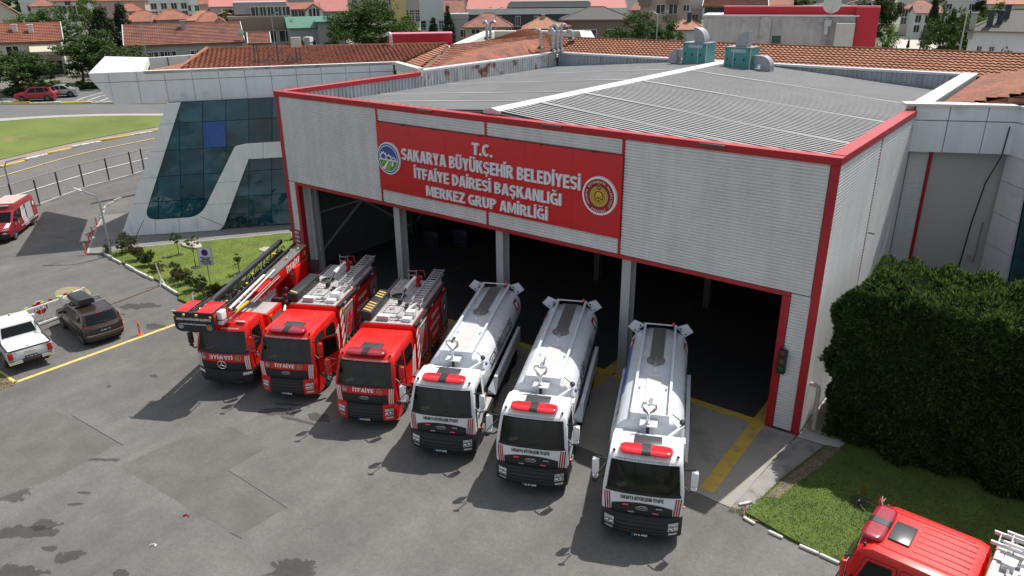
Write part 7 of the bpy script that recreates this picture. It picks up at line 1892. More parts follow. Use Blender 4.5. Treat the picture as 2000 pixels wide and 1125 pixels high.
block('lettering', 'DUR', .56, .24, lambda u, v, w: GM(u, -.12 + v, .030 + w), txt_white, st)
b = MB(); ra, rb_ = Vector((-4.56, -6.17, -0)), Vector((-4.07, -9.81, -0)); b.bar(ra + Vector((0, 0, .03)), rb_ + Vector((0, 0, .03)), .07, .04); b.bar(rb_ + Vector((0, 0, .03)), rb_ + (rb_ - ra) * 1.5 + Vector((0, 0, .03)), .07, .04); o = b.build('gate_rail', mat('rusty rail', (.16, .11, .07), .8, var=.2), None, 0); tag(o, 'rusty sliding gate rail across the yard entrance', 'rail')
# bent white gate post at the lawn kerb
wp = Vector((-4.59, -6.19, -0)); t = thing('gate_post', 'bent white gate post with splayed feet at the lawn kerb', 'post', wp)
b = MB(); b.tube([(0, 0, .3), (-.05, -.04, .7), (-.1, -.05, 1.0), (-.13, -.08, 1.38)], [.06, .05, .045, .035], 7); b.build('shaft', kerb_white, t); b = MB()
for a in (.4, 2.2, 3.9, 5.4): b.bar((0, 0, .4), (.25 * math.cos(a), .25 * math.sin(a), 0), .06)
b.build('foot', kerb_white, t, 0)
# no-parking sign
sg = Vector((-1.96, -4.68, -0)); t = thing('parking_sign', 'white no parking sign on a steel post in the lawn island', 'sign', sg, R(33))
b = MB(); b.tube([(0, 0, 0), (0, 0, 2.3)], .032, 8); b.build('post', steel, t); b = MB(); b.bx(-.40, .40, -.06, -.035, 1.42, 2.42); pb = b.build('panel', mat('sign white', (.66, .67, .72), .45), t, bevel=.008)
b = MB(); b.bx(-.42, .42, -.055, -.032, 1.40, 2.44); b.build('panel_edge', mat('sign edge', (.12, .14, .2), .5), pb)
for r_, y_, m_ in ((.20, -.064, dark_red), (.165, -.067, mat('sign blue', (.02, .03, .20), .4))):
 b = MB(); b.add([(r_ * math.cos(k * math.pi / 14), y_, 2.16 + r_ * math.sin(k * math.pi / 14)) for k in range(28)], [tuple(range(28))]); b.build('sign_disc', m_, pb, 0)
b = MB(); b.bar((-.12, -.07, 2.04), (.12, -.07, 2.28), .03, .004); b.bar((-.12, -.07, 2.28), (.12, -.07, 2.04), .03, .004); b.build('sign_cross', dark_red, pb, 0)
for k, (s, w) in enumerate((('ARAÇ YOLU', .62), ('ÖNÜNE', .44), ('PARK ETMEK', .68), ('YASAKTIR', .56))): block('lettering', s, w, .10, lambda u, v, w_, k=k: (u, -.064 - w_, 1.80 - .115 * k + v), txt_black, pb)
# stones and lids in the lawn island
for p, s, lb in (((-9.36, -1.36, -0), (.95, .5, .16), 'flat pale slab lying between the two young trees'), ((-4.54, 1.09, -0), (.6, .45, .10), 'round pale manhole lid in the lawn island')):
 b = MB(); pts = [(s[0] * (1 + .12 * math.sin(3 * k)) * math.cos(k * math.pi / 8), s[1] * (1 + .1 * math.cos(5 * k)) * math.sin(k * math.pi / 8)) for k in range(16)]
 b.prism(pts, 'z', .1, .1 + s[2]); o = b.build('lawn_slab', mat('pale stone', (.40, .37, .30), .9, var=.15, scale=3), None, bevel=.03); o.location = (p[0], p[1], 0); tag(o, lb, 'slab')
# drain grate by the side lawn
dg_ = Vector((30.73, -5.67, -0)); t = thing('drain_grate', 'rusty square drain grate at the side lawn kerb', 'drain', (dg_.x, dg_.y, .0), R(20)); gm = mat('rusty grate', (.16, .10, .085), .8, var=.2)
b = MB();
for a in (-.27, .27): b.bx(a - .03, a + .03, -.3, .3, .02, .06); b.bx(-.24, .24, a - .03, a + .03, .02, .06)
b.build('frame', gm, t); b = MB()
for k in range(6): b.bx(-.22 + .085 * k, -.18 + .085 * k, -.24, .24, .02, .05)
b.build('bars', gm, t, 0); b = MB(); b.bx(-.25, .25, -.25, .25, .0155, .018); b.build('pit', chassis_black, t, 0)
sl = Vector((29.62, -5.75, -0));
b = MB(); pth = [(30.0, -5.0), (30.5, -4.4), (30.9, -3.4)]
o = MB(); o.bx(-.05, .05, -.25, .25, 0, .08); o = o.build('loose_stone', kerb_white, None, bevel=.02); o.location = (30.32, -5.25, .015); o.rotation_euler = (0, 0, -.6); tag(o, 'white broken kerb stone on the ramp beside the apron', 'stone')
for p, lb in (((15.72, -16.79, -0), 'small crumpled red litter on the asphalt patch'), ((16.19, -18.2, -0), 'small pale stick litter on the open asphalt')):
 b = MB(); rr = random.Random(4)
 for k in range(4): b.box((rr.uniform(-.08, .08), rr.uniform(-.05, .05), .02), (.10, .035, .03), 0, Matrix.Rotation(rr.uniform(0, 3), 3, 'Z'))
 o = b.build('litter', dark_red if 'red' in lb else kerb_white, None, 0); o.location = (p[0], p[1], .012); tag(o, lb, 'litter')
# ------------------------------------------------------------------ roof machines
teal = mat('teal casing', (.055, .25, .25), .45, var=.06, streak=.06); duct = mat('galvanised duct', (.30, .325, .35), .4, .5, var=.08)
def elbow(b, c, wx, r, h, ang0, facing):
 """duct bend: wide box duct curling over; facing +1/-1 along local x"""
 pts = []; n = 8
 for k in range(n + 1):
  a = math.pi / 2 * k / n; pts.append((r - r * math.cos(a), h + r * math.sin(a)))
 inn = [(r - .15 * r * math.cos(math.pi / 2 * k / n), h + .15 * r * math.sin(math.pi / 2 * k / n)) for k in range(n + 1)]
 poly = [(0, 0)] + pts + inn[::-1] + [(r * .85, 0)]
 q = [(c[0] + facing * (p[0] - r * .5), c[2] + p[1]) for p in poly]
 o = len(b.v); m = len(q); b.v += [(x, c[1] - wx / 2, z) for x, z in q] + [(x, c[1] + wx / 2, z) for x, z in q]
 k2 = n + 1
 for i in range(m): b.f.append((o + i, o + (i + 1) % m, o + m + (i + 1) % m, o + m + i)); b.m.append(0)
 for s in (0, m):
  b.f.append((o + s, o + s + 1, o + s + m - 2, o + s + m - 1)); b.m.append(0)
  for i in range(1, k2): b.f.append((o + s + i, o + s + i + 1, o + s + m - 2 - i, o + s + m - 1 - i)); b.m.append(0)
def air_unit(x, y, z, label, side, flip):
 t = thing('air_handling_unit', label, 'ventilation unit', (x, y, z), R(-3), 'teal air handling units on the hall roof')
 b = MB(); b.bx(-1.15, 1.15, -.85, .85, .22, 2.05); cs = b.build('casing', teal, t, bevel=.02, seg=1)
 b = MB(); b.bx(-1.2, 1.2, -.9, .9, 0, .21); b.bx(-1.18, 1.18, -.88, .88, 2.051, 2.10); b.build('frame', duct, t)
 b = MB()
 for xx in (-1.13, -.35 if flip else .35, 1.13): b.bx(xx - .03, xx + .03, -.875, -.845, .25, 2.0)
 b.build('door_joint', chassis_black if False else mat('pale joint', (.5, .5, .45), .5), cs)
 for xx in (-.9, -.2, .6):
  b = MB(); b.bx(xx - .05, xx + .05, -.89, -.852, 1.0, 1.2); b.build('door_latch', black_plastic, cs)
 b = MB(); b.bx(-.6, .7, -.862, -.852, 1.66, 1.92); b.build('maker_panel', mat('grey panel', (.35, .40, .44), .5), cs)
 for a, c in ((-1.05, 1.9), (1.05, 1.9), (-1.05, .35), (1.05, .35)):
  b = MB(); b.bx(a - .05, a + .05, -.88, -.851, c - .06, c + .06); b.build('hinge', black_plastic, cs)
 b = MB(); elbow(b, (.15, 0, 2.1), 1.0, 1.1, .15, 0, 1 if flip else -1); me = b.mesh('top_duct', duct, 40); bm = bmesh.new(); bm.from_mesh(me); bmesh.ops.recalc_face_normals(bm, faces=bm.faces); bm.to_mesh(me); bm.free(); link('top_duct', me, t)
 b = MB(); s = side
 b.bx(min(s * 1.16, s * 1.9), max(s * 1.16, s * 1.9), -.35, .35, .75, 1.45); b.build('side_duct', duct, t)
 b = MB(); n = 8; prof = [(1.9, .2), (1.9, 1.45)] + [(1.9 + .85 * math.sin(math.pi / 2 * k / n), .60 + .85 * math.cos(math.pi / 2 * k / n)) for k in range(n + 1)] + [(2.75, .2)]
 b.prism([(s * p, q) for p, q in prof], 'y', -.42, .42); me = b.mesh('side_elbow', duct, 40); bm = bmesh.new(); bm.from_mesh(me); bmesh.ops.recalc_face_normals(bm, faces=bm.faces); bm.to_mesh(me); bm.free(); link('side_elbow', me, t)
 t.scale = (.80, .80, .80); return t
air_unit(13.5, 26.2, 10.6, 'teal air handling unit left of the roof ridge', -1, False)
air_unit(17.0, 25.3, 10.5, 'teal air handling unit right of the roof ridge with side duct', 1, True)
def flue(p, h, label, lean=0, r=.13):
 t = thing('roof_flue', label, 'chimney pipe', p, lean, 'metal flue pipes on the tiled roofs')
 b = MB(); b.tube([(0, 0, -.3), (0, 0, h), (.0, .0, h + .1), (.12, .05, h + .26), (.32, .12, h + .26), (.44, .16, h + .14)], r, 10); b.build('pipe', steel, t)
 b = MB(); b.lathe([(r * 2.6, -.12), (r * 1.2, .06), (r * 1.05, .07)], (0, 0, 0), 'z', 14); b.build('flashing', chassis_black, t)
 b = MB()
 for z in (h * .35, h * .7): b.lathe([(r * 1.08, z), (r * 1.08, z + .05)], (0, 0, 0), 'z', 12)
 b.build('band', alu, t)
flue((-8.89, 17.77, 11.2), 1.19, 'single flue pipe on the left tiled roof near the red box', 2.5)
flue((-7.82, 28.58, 11.75), 1.10, 'left of the two curved pipes by the white roof parapet', 2.6); flue((-7.96, 29.27, 11.75), 1.10, 'right of the two curved pipes by the white roof parapet', 0)
flue((-0.34, 26.31, 11.4), 1.06, 'short curved pipe on the old tiles left of the pipe cluster', 2.8); flue((0.53, 26.82, 11.2), 1.32, 'leftmost pipe of the cluster of three by the parapet corner', 2.6)
flue((0.53, 27.42, 11.2), 1.61, 'middle tall pipe of the cluster of three by the parapet corner', 2.8); flue((0.53, 28.02, 11.2), 1.61, 'rightmost tall pipe of the cluster of three by the parapet corner', 1.0)
flue((-0.29, 30.9, 11.9), 0.30, 'lone stubby pipe behind the roof ridge right of the cluster', 2.8)
# antenna frame on the left roof
an = thing('antenna_frame', 'dark steel antenna frame with a pale box on the wing roof', 'antenna', (-11.13, 8.59, 10.9), R(50))
b = MB()
for x in (-1.6, -1.4, 0, 1.3, 1.55): b.tube([(x, 0, 0), (x, 0, 1.5 if x != 1.3 else 1.9)], .04, 6)
b.bar((-1.8, 0, .08), (1.8, 0, .08), .08); b.bar((-1.8, .6, .3), (1.8, .6, .3), .06)
for x in (-1.0, .45): b.bar((x, 0, .1), (x + .4, 0, .75), .05); b.bar((x + .8, 0, .1), (x + .4, 0, .75), .05)
b.build('frame', mat('blue steel', (.03, .06, .085), .5), an, 0); b = MB(); b.bx(1.0, 1.7, -.1, .15, 1.2, 1.9); b.build('antenna_box', mat('pale box', (.50, .49, .44), .5), an, bevel=.03)
# the red box and the penthouse with its red frame
def block(name, label, cat, a, c, ztop, zbot, depth, m, grp=None):
 a = Vector(a); c = Vector(c); d = (c - a); d.z = 0; L = d.length; t = thing(name, label, cat, (a.x, a.y, 0), math.atan2(d.y, d.x), grp)
 b = MB(); b.bx(0, L, 0, depth, zbot, ztop); b.build('wall', m, t, 0); return t, L
red_alu = mat('red composite', (.50, .012, .03), .4, .1, var=.04)
A_, C_ = Vector((-18.21, 26.4, 11.64)), Vector((-13.78, 30.65, 11.82)); t, L = block('red_roof_box', 'long bright red box rising behind the left tiled roof', 'roof box', A_, C_, max(A_.z, C_.z), 10.6, 2.2, red_alu)
b = MB(); b.bx(-.05, L + .05, -.05, 2.25, max(A_.z, C_.z), max(A_.z, C_.z) + .08); b.build('cap', mat('pink cap', (.55, .16, .2), .5), t)
for k in range(1, 5):
 b = MB(); b.bx(L * k / 5 - .015, L * k / 5 + .015, -.008, .01, 10.7, A_.z - .05); b.build('panel_joint', dark_red, t)
pent_m = mat('stained render', (.38, .37, .36), .9, var=.10, scale=.7, var2=.06, scale2=3, streak=.16, dirt=((.17, .165, .16), .8, .52, .8))
A_, C_ = Vector((6.96, 41.55, 13.29)), Vector((19.1, 45.65, 13.42)); zt_ = (A_.z + C_.z) / 2; t, L = block('roof_penthouse', 'stained grey penthouse wall behind the tiled roof with red frame', 'building', A_, C_, zt_, 9.8, 5, pent_m)
b = MB(); b.bx(-.1, L + .1, -.12, 5.1, zt_, zt_ + .12); b.build('coping', coping, t)
for x0, x1 in ((L * .385, L * .455), (L * .80, L * .825)): b = MB(); b.bx(x0, x1, -.15, -.005, 9.8, zt_ - .05); b.build('pilaster', pent_m, t)
b = MB(); b.bx(L * .87, L * .985, -1.0, -.005, 9.8, zt_ - .5); b.build('pale_pier', mat('pale render', (.52, .50, .46), .9, var=.06), t)
b = MB(); b.bx(L * .47, L * .53, -.06, .02, 11.0, 11.75); dd = b.build('small_door', mat('dark green door', (.03, .06, .055), .5), t); b = MB(); b.bx(L * .462, L * .538, -.05, -.004, 10.95, 11.85); b.build('door_frame', pent_m, dd)
b = MB(); b.bx(L * .80, L * .825, -.32, -.16, 11.9, 13.2); b.bx(L * .795, L * .84, -.5, -.16, 12.6, 13.1); b.build('meter_box', steel, t, bevel=.02)
b = MB(); b.bx(L * .13, L * 1.03, .6, 1.6, zt_ + .121, zt_ + .75); b.bx(L * .985, L * 1.13, .0, 1.3, 9.6, zt_ + .751); fr = b.build('red_frame', red_alu, t); b = MB(); b.bx(L * .13 - .05, L * 1.13 + .05, .55, 1.65, zt_ + .752, zt_ + .84); b.build('frame_cap', mat('pink cap', (.55, .16, .2), .5), fr)
pos = t.matrix_basis @ Vector((L * .83, -.15, zt_ + .12)) if False else Vector((t.location.x + math.cos(t.rotation_euler.z) * L * .83, t.location.y + math.sin(t.rotation_euler.z) * L * .83, zt_ + .12))
def dish(p, r, label, rz):
 t = thing('satellite_dish', label, 'satellite dish', p, rz, 'satellite dishes on the roofs')
 b = MB(); b.lathe([(r, .22 * r), (r * .7, .09 * r), (r * .35, .02 * r), (0, 0)], (0, -.12, r + .15), 'y', 20); b.lathe([(0, .03), (r * .35, .05 * r), (r * .7, .12 * r), (r, .25 * r)], (0, -.12, r + .15), 'y', 20)
 b.build('bowl', mat('dish white', (.55, .54, .52), .5), t); b = MB(); b.tube([(0, 0, 0), (0, 0, r + .15)], .04, 6); b.tube([(0, -.1, .2), (0, -.7, r + .1)], .02, 5); b.build('stand', steel, t)
dish(pos, .75, 'large white satellite dish on the stained grey penthouse', R(20))
# ------------------------------------------------------------------ trees, bushes, the cypress hedge
leaf = {}
def leaf_mat(name, col, tr=.25):
 return mat(name, col, .7, island=.42, var=.20, scale=.35, rnd=.12, trans=tr, spec=.25)
leaf['dark'] = leaf_mat('leaf dark', (.050, .088, .020)); leaf['mid'] = leaf_mat('leaf green', (.050, .095, .016)); leaf['bright'] = leaf_mat('leaf bright', (.085, .135, .022), .35)
leaf['conifer'] = leaf_mat('leaf conifer', (.022, .042, .016), .1); leaf['russet'] = leaf_mat('leaf russet', (.088, .092, .03), .25); leaf['hedge'] = leaf_mat('leaf cypress', (.036, .072, .019), .15); leaf['yellow'] = leaf_mat('leaf yellow', (.26, .24, .03), .4)
leaf['hedge_tip'] = leaf_mat('cypress tips', (.085, .135, .027), .3)
bark = mat('bark', (.10, .08, .06), .9, var=.25, scale=6)
CROWNS = {}
def crown_mesh(kind, seed, n_clump=70, per=60, leaf_s=.035, m=None):
 """unit crown (radius 1 wide, 2 high) of leaf-sized faces gathered in clumps"""
 key = (kind, seed, n_clump, per, leaf_s, m.name)
 if key in CROWNS: return CROWNS[key]
 r = random.Random(seed); b = MB()
 lobes = [(Vector((0, 0, 0)), 1.0)]
 if kind == 'broad': lobes = [(Vector((0, 0, .1)), .72)] + [(Vector((math.cos(a) * .52, math.sin(a) * .52, r.uniform(-.4, .35))), r.uniform(.38, .55)) for a in [k * 1.05 + r.uniform(-.3, .3) for k in range(6)]] + [(Vector((r.uniform(-.2, .2), r.uniform(-.2, .2), .6)), .42)]
 if kind == 'bush': lobes = [(Vector((r.uniform(-.5, .5), r.uniform(-.5, .5), r.uniform(-.6, .3))), r.uniform(.4, .6)) for k in range(7)]
 for k in range(n_clump):
  if kind == 'cone':
   t = r.random() ** 1.2; a = r.uniform(0, 6.283); rad = (1 - t) * .95 * r.uniform(.55, 1.05) + .04; c = Vector((rad * math.cos(a), rad * math.sin(a), -1 + 2 * t)); cr = .16 + .16 * (1 - t)
  else:
   L, R0 = r.choice(lobes); d = Vector((r.gauss(0, 1), r.gauss(0, 1), r.gauss(0, 1))).normalized(); c = L + d * R0 * r.uniform(.7, 1.02); cr = r.uniform(.12, .24)
  for q in range(per):
   d = Vector((r.gauss(0, 1), r.gauss(0, 1), r.gauss(0, .75))); d = d.normalized() * cr * r.random() ** .45; p = c + d
   nrm = (d.normalized() * .6 + Vector((r.gauss(0, .5), r.gauss(0, .5), r.gauss(.25, .5)))).normalized()
   x = nrm.cross(Vector((r.gauss(0, 1), r.gauss(0, 1), r.gauss(0, 1)))).normalized(); y = nrm.cross(x); s = leaf_s * r.uniform(.6, 1.4)
   if kind == 'cone': x = (x * .5 + Vector((d.x, d.y, -.2))).normalized(); y = nrm.cross(x)
   b.add([p - x * s, p - y * s * .55, p + x * s * 1.1, p + y * s * .55], [(0, 1, 2, 3)])
 me = b.mesh('crown', m, 0); CROWNS[key] = me; return me
def tree(name, label, cat, x, y, z0, h, w, kind='broad', m='mid', seed=1, group=None, trunk=.25, n=80, per=70, ls=.035):
 t = thing(name, label, cat, (x, y, z0), random.uniform(0, 6.28) if kind != 'x' else 0, group)
 ch = h * (1 - trunk)
 o = link('crown', crown_mesh(kind, seed, n, per, ls, leaf[m]), t); o.scale = (w / 2, w / 2, ch / 2); o.location = (0, 0, h * trunk + ch / 2)
 b = MB(); r = random.Random(seed); r0 = max(.05, w * .035); top = h * trunk + ch * .55
 b.tube([(0, 0, -.1), (.02 * w, 0, h * trunk * .6), (-.02 * w, .02 * w, h * trunk + ch * .2), (0, 0, top)], [r0 * 1.3, r0, r0 * .7, r0 * .25], 8)
 for k in range(5):
  a = k * 1.3 + r.random(); z = h * trunk + ch * r.uniform(.05, .3); b.tube([(0, 0, z), (w * .14 * math.cos(a), w * .14 * math.sin(a), z + ch * .12), (w * .30 * math.cos(a), w * .30 * math.sin(a), z + ch * .26)], [r0 * .5, r0 * .35, r0 * .12], 5)
 b.build('trunk', bark, t); return t
def TR(tok, name, label, kind, m, seed, group=None, trunk=.2, n=80, per=70, ls=.035, cat='tree'): return tree(name, label, cat, *tok, kind, m, seed, group, trunk, n, per, ls)
TG = 'trees among the houses'
TR((-78.89, 28.95, 4.46, 8.88, 8.31), 'conifer_tree', 'dark pointed conifer behind the broadleaf tree beside the white fascia', 'cone', 'conifer', 2, TG, .05, 130, 60, .045)
TR((-80.46, 32.56, 4.52, 9.26, 6.27), 'conifer_tree', 'second dark conifer standing just right of the pointed one', 'cone', 'conifer', 3, TG, .05, 110, 60, .045)
TR((-68.36, 23.14, 4.22, 6.67, 11.51), 'broad_tree', 'big dark green broadleaf tree beside the white fascia end', 'broad', 'dark', 4, TG, .15, 120, 80, .035)
TR((-71.38, 21.34, 4.26, 4.53, 4.85), 'broad_tree', 'smaller leafy tree between the beige gable and the big dark tree', 'broad', 'mid', 5, TG, .15, 70, 60, .05)
TR((-69.54, 12.51, 4.16, 5.95, 9.67), 'broad_tree', 'dark tree at the left edge in front of the awning house', 'broad', 'dark', 6, TG, .15, 100, 70, .04)
TR((-71.7, 15.32, 4.22, 4.41, 5.96), 'broad_tree', 'dull green tree below the cream awning', 'broad', 'dark', 7, TG, .15, 80, 70, .045)
TR((-67.82, 14.25, 4.14, 2.56, 3.84), 'round_shrub', 'dark leafy shrub over the far street near the red crossover', 'bush', 'dark', 8, 'shrubs along the far street', .02, 50, 60, .06, 'shrub')
TR((-66.57, 14.71, 4.12, 1.7, 4.19), 'round_shrub', 'bright low shrub behind the silver car', 'bush', 'mid', 9, 'shrubs along the far street', .02, 50, 60, .06, 'shrub')
TR((-66.68, 17.07, 4.14, 1.25, 4.61), 'round_shrub', 'low dark shrub under the beige gable wall', 'bush', 'dark', 10, 'shrubs along the far street', .02, 50, 60, .06, 'shrub')
TR((-66.66, 19.64, 4.16, 1.49, 4.65), 'round_shrub', 'low dark shrub beneath the big dark tree', 'bush', 'dark', 11, 'shrubs along the far street', .02, 50, 60, .06, 'shrub')
TR((-66.74, 11.43, 4.1, 2.2, 4.53), 'round_shrub', 'low shrub at the left edge over the far street', 'bush', 'dark', 12, 'shrubs along the far street', .02, 50, 60, .06, 'shrub')
TR((-103.11, 28.34, 4.9, 7.88, 7.18), 'broad_tree', 'sunlit green tree behind the roof of the awning house', 'broad', 'bright', 13, TG, .15, 80, 60, .04)
TR((-103.41, 32.92, 4.94, 8.64, 9.35), 'broad_tree', 'large sunlit tree behind the two white chimneys', 'broad', 'mid', 14, TG, .15, 90, 60, .04)
TR((-112.98, 43.4, 5.16, 9.47, 6.77), 'broad_tree', 'yellowish tree behind the dark conifers', 'broad', 'bright', 15, TG, .15, 80, 60, .04)
TR((-52.94, 56.61, 4.34, 9.92, 14.18), 'broad_tree', 'very large green tree behind the red roof box', 'broad', 'mid', 16, TG, .15, 190, 90, .028)
TR((-51.99, 63.35, 4.42, 7.46, 6.46), 'broad_tree', 'light green tree right of the very large one', 'broad', 'bright', 17, TG, .2, 80, 60, .045)
TR((-50.4, 47.41, 4.18, 6.65, 4.68), 'broad_tree', 'small tree at the lower left of the very large one', 'broad', 'mid', 18, TG, .15, 60, 60, .05)
TR((-46.57, 36.19, 3.91, 6.67, 3.92), 'round_shrub', 'leafy shrub behind the antenna frame left of the white chimney', 'bush', 'mid', 19, 'shrubs behind the roofs', .02, 50, 60, .05, 'shrub')
TR((-44.59, 37.13, 3.81, 6.4, 3.53), 'round_shrub', 'leafy shrub behind the tiled roof right of the antenna frame', 'bush', 'bright', 20, 'shrubs behind the roofs', .02, 50, 60, .05, 'shrub')
TR((-63.34, 85.61, 4.9, 7.31, 3.49), 'conifer_tree', 'slim dark fir between the white apartments and the slate building', 'cone', 'conifer', 21, TG, .05, 90, 50, .06)
TR((-58.59, 76.41, 4.7, 5.79, 3.83), 'conifer_tree', 'short dark fir in front of the white apartments', 'cone', 'conifer', 22, TG, .05, 70, 50, .06)
TR((-16.82, 72.19, 4.14, 8.36, 9.19), 'broad_tree', 'grey green spreading tree before the brown apartment block', 'broad', 'dark', 23, TG, .1, 120, 70, .035)
TR((-13.37, 75.1, 4.16, 7.49, 6.18), 'broad_tree', 'grey green tree under the brown apartment block windows', 'broad', 'mid', 24, TG, .1, 80, 60, .045)
TR((-15.8, 63.58, 3.91, 7.13, 3.56), 'round_shrub', 'shrub at the corner of the grey hip roofed house', 'bush', 'dark', 25, 'shrubs behind the roofs', .02, 50, 60, .05, 'shrub')
TR((-5.25, 62.36, 3.35, 7.04, 3.02), 'round_shrub', 'bright bush beside the left teal air handling unit', 'bush', 'bright', 26, 'shrubs behind the roofs', .02, 40, 60, .055, 'shrub')
TR((4.01, 120.16, 4.9, 10.18, 7.69), 'broad_tree', 'tall dark tree right of the red penthouse frame', 'broad', 'dark', 27, TG, .1, 120, 70, .04)
TR((17.13, 67.75, 3.16, 8.55, 4.34), 'broad_tree', 'bright green bushy tree beside the red penthouse frame', 'broad', 'bright', 28, TG, .1, 80, 60, .045)
TR((19.23, 90.46, 4.26, 8.63, 5.65), 'broad_tree', 'yellow green tree beside the white house at the right', 'broad', 'mid', 29, TG, .1, 80, 60, .045)
TR((21.6, 94.82, 4.34, 8.32, 6.67), 'broad_tree', 'sunlit tree behind the grey roof with black chimneys', 'broad', 'bright', 30, TG, .1, 80, 60, .045)
TR((22.19, 113, 4.7, 8.24, 7.66), 'broad_tree', 'yellowish tree at the upper right before the far red roof', 'broad', 'bright', 31, TG, .1, 80, 60, .045)
TR((24.48, 58.89, 2.23, 9.29, 3.3), 'round_shrub', 'bright leafy shrub below the curved white balcony wall', 'bush', 'bright', 32, 'shrubs behind the roofs', .02, 50, 60, .05, 'shrub')
TR((29.4, 59.44, 2.23, 8.77, 4.12), 'round_shrub', 'dark shrub at the right edge behind the tiled roof', 'bush', 'dark', 33, 'shrubs behind the roofs', .02, 60, 60, .05, 'shrub')
TR((9.97, 136.58, 5.16, 8.1, 3.38), 'conifer_tree', 'dark conifer at the top right between the houses', 'cone', 'conifer', 34, TG, .05, 80, 50, .06)
TR((16.38, 142.54, 5.22, 8.74, 4.65), 'conifer_tree', 'dark broad conifer top right behind the sunlit trees', 'cone', 'conifer', 35, TG, .05, 90, 50, .06)
TR((-83.81, 56.31, 4.82, 8.33, 8.98), 'vine_pergola', 'green vine growing over the terrace of the brown banded house', 'bush', 'mid', 36, None, .55, 70, 60, .05, 'vine')
TR((-57.12, 5.65, 3.44, -1.5, 3.01), 'round_shrub', 'clipped yellow shrub at the left edge of the roundabout lawn', 'bush', 'yellow', 37, None, .02, 60, 60, .06, 'shrub')
# crowns that show far up the slope
for k, tk in enumerate(((-142.28, 126.15, 6, 6.51, 9.64), (-181.78, 114.85, 6.3, 6.42, 8.89), (-176.69, 83.78, 6.06, 7.41, 8.2), (-81.19, 194.26, 6.18, 5.81, 10.25), (-32.65, 193.07, 5.94, 6.19, 11.01), (-12.19, 178, 5.7, 6.99, 8.61), (-201.19, 78.89, 6.3, 7.73, 10.66), (-225.02, 73.52, 6.54, 7.53, 11.48), (0.08, 210.95, 6.06, 6.59, 11.48))):
 TR(tk, 'far_tree', 'far tree ' + ('behind the large plain pink roof', 'behind the wide pale red roof', 'behind the small hip roof with the dark balcony', 'left of the brown and beige apartment block', 'behind the dark grey pavilion roof', 'just left of the tall dark tree by the red frame', 'behind the tall white house at the upper left', 'behind the beige gabled corner house', 'behind the cream house on the right slope')[k], 'broad', ('mid', 'dark', 'bright')[k % 3], 40 + k % 3, 'far trees up the slope', .1, 60, 50, .06)
# young trees in the lawn island
def young(p, h, w, m, label, seed, bare=.45):
 t = thing('young_tree', label, 'young tree', (p[0], p[1], .13), seed, 'young trees in the lawns'); o = link('crown', crown_mesh('bush', 60 + seed, 26, 34, .075, leaf[m]), t); ch = h * (1 - bare); o.scale = (w / 2, w / 2, ch / 2); o.location = (0, 0, h * bare + ch / 2)
 b = MB(); b.tube([(0, 0, 0), (.03, .02, h * .4), (-.02, 0, h * .75)], [.03, .022, .012], 6)
 for a in (.5, 2.4, 4.4): b.tube([(0, 0, h * .45), (w * .25 * math.cos(a), w * .25 * math.sin(a), h * .72)], [.014, .006], 5)
 b.build('stem', bark, t); b = MB(); b.lathe([(.32, .0), (.28, .035), (0, .04)], (0, 0, 0), 'z', 16); b.build('planting_ring', mat('dark soil', (.03, .045, .02), .95, var=.2), t)
young((-8.38, -2.9, -0), 1.75, .95, 'mid', 'young tree with rusty tips nearest the pavement in the lawn island', 1)
young((-5.39, -3.52, -0), 2.15, .95, 'bright', 'taller young tree with a thin bare stem beside the parking sign', 2, .62)
young((-2.23, -2.54, -0), 1.35, .85, 'mid', 'low pale young tree in the middle of the lawn island', 3)
young((-5, 3.63, -0), 1.1, .9, 'dark', 'small dark young tree by the hall corner', 4, .2)
young((33.39, -2.95, -0), .75, .35, 'yellow', 'tiny yellow sapling in the shaded side lawn', 5, .35)
for k, (u, v, h, w, lb) in enumerate(((205, 497, .9, .7, 'bare twiggy bush left of the lamp in the lawn corner'), (242, 498, 1.5, 1.25, 'largest russet bush right of the lamp'), (262, 513, 1.05, .9, 'second russet bush along the lawn kerb'), (283, 524, 1.25, 1.0, 'third bush along the kerb, greener'), (300, 536, .8, .8, 'low bush just left of the bent white post'),
 (334, 551, 1.15, .95, 'reddish bush just right of the bent white post'), (352, 560, 1.05, .9, 'dense bush left of the parking sign foot'), (374, 574, 1.15, 1.1, 'broad bush in front of the parking sign'), (398, 586, 1.05, 1.1, 'bush nearest the rescue basket'), (428, 583, .8, .9, 'low bush half hidden behind the ladder cover'))):
 p = [(-12.85, -5.51, -0), (-11.72, -4.82, -0), (-9.73, -5.18, -0), (-8.18, -5.31, -0), (-6.7, -5.56, -0), (-4.63, -5.62, -0), (-3.5, -5.7, -0), (-1.95, -5.92, -0), (-0.55, -6.02, -0), (-0.05, -5.38, -0)][k]
 t = thing('kerb_bush', lb, 'bush', (p[0] + .15, p[1] + .25, .1), k, 'russet bushes along the island kerb'); o = link('crown', crown_mesh('bush', 70 + k % 4, 70, 50, .055, leaf['russet' if k not in (3, 7) else 'dark']), t); o.scale = (w * .58, w * .58, h * .56); o.location = (0, 0, h * .55)
 b = MB();
 for a in (0, 1.4, 2.9, 4.4): b.tube([(0, 0, 0), (w * .28 * math.cos(a), w * .28 * math.sin(a), h * .6)], [.02, .008], 5)
 b.build('stem', bark, t)
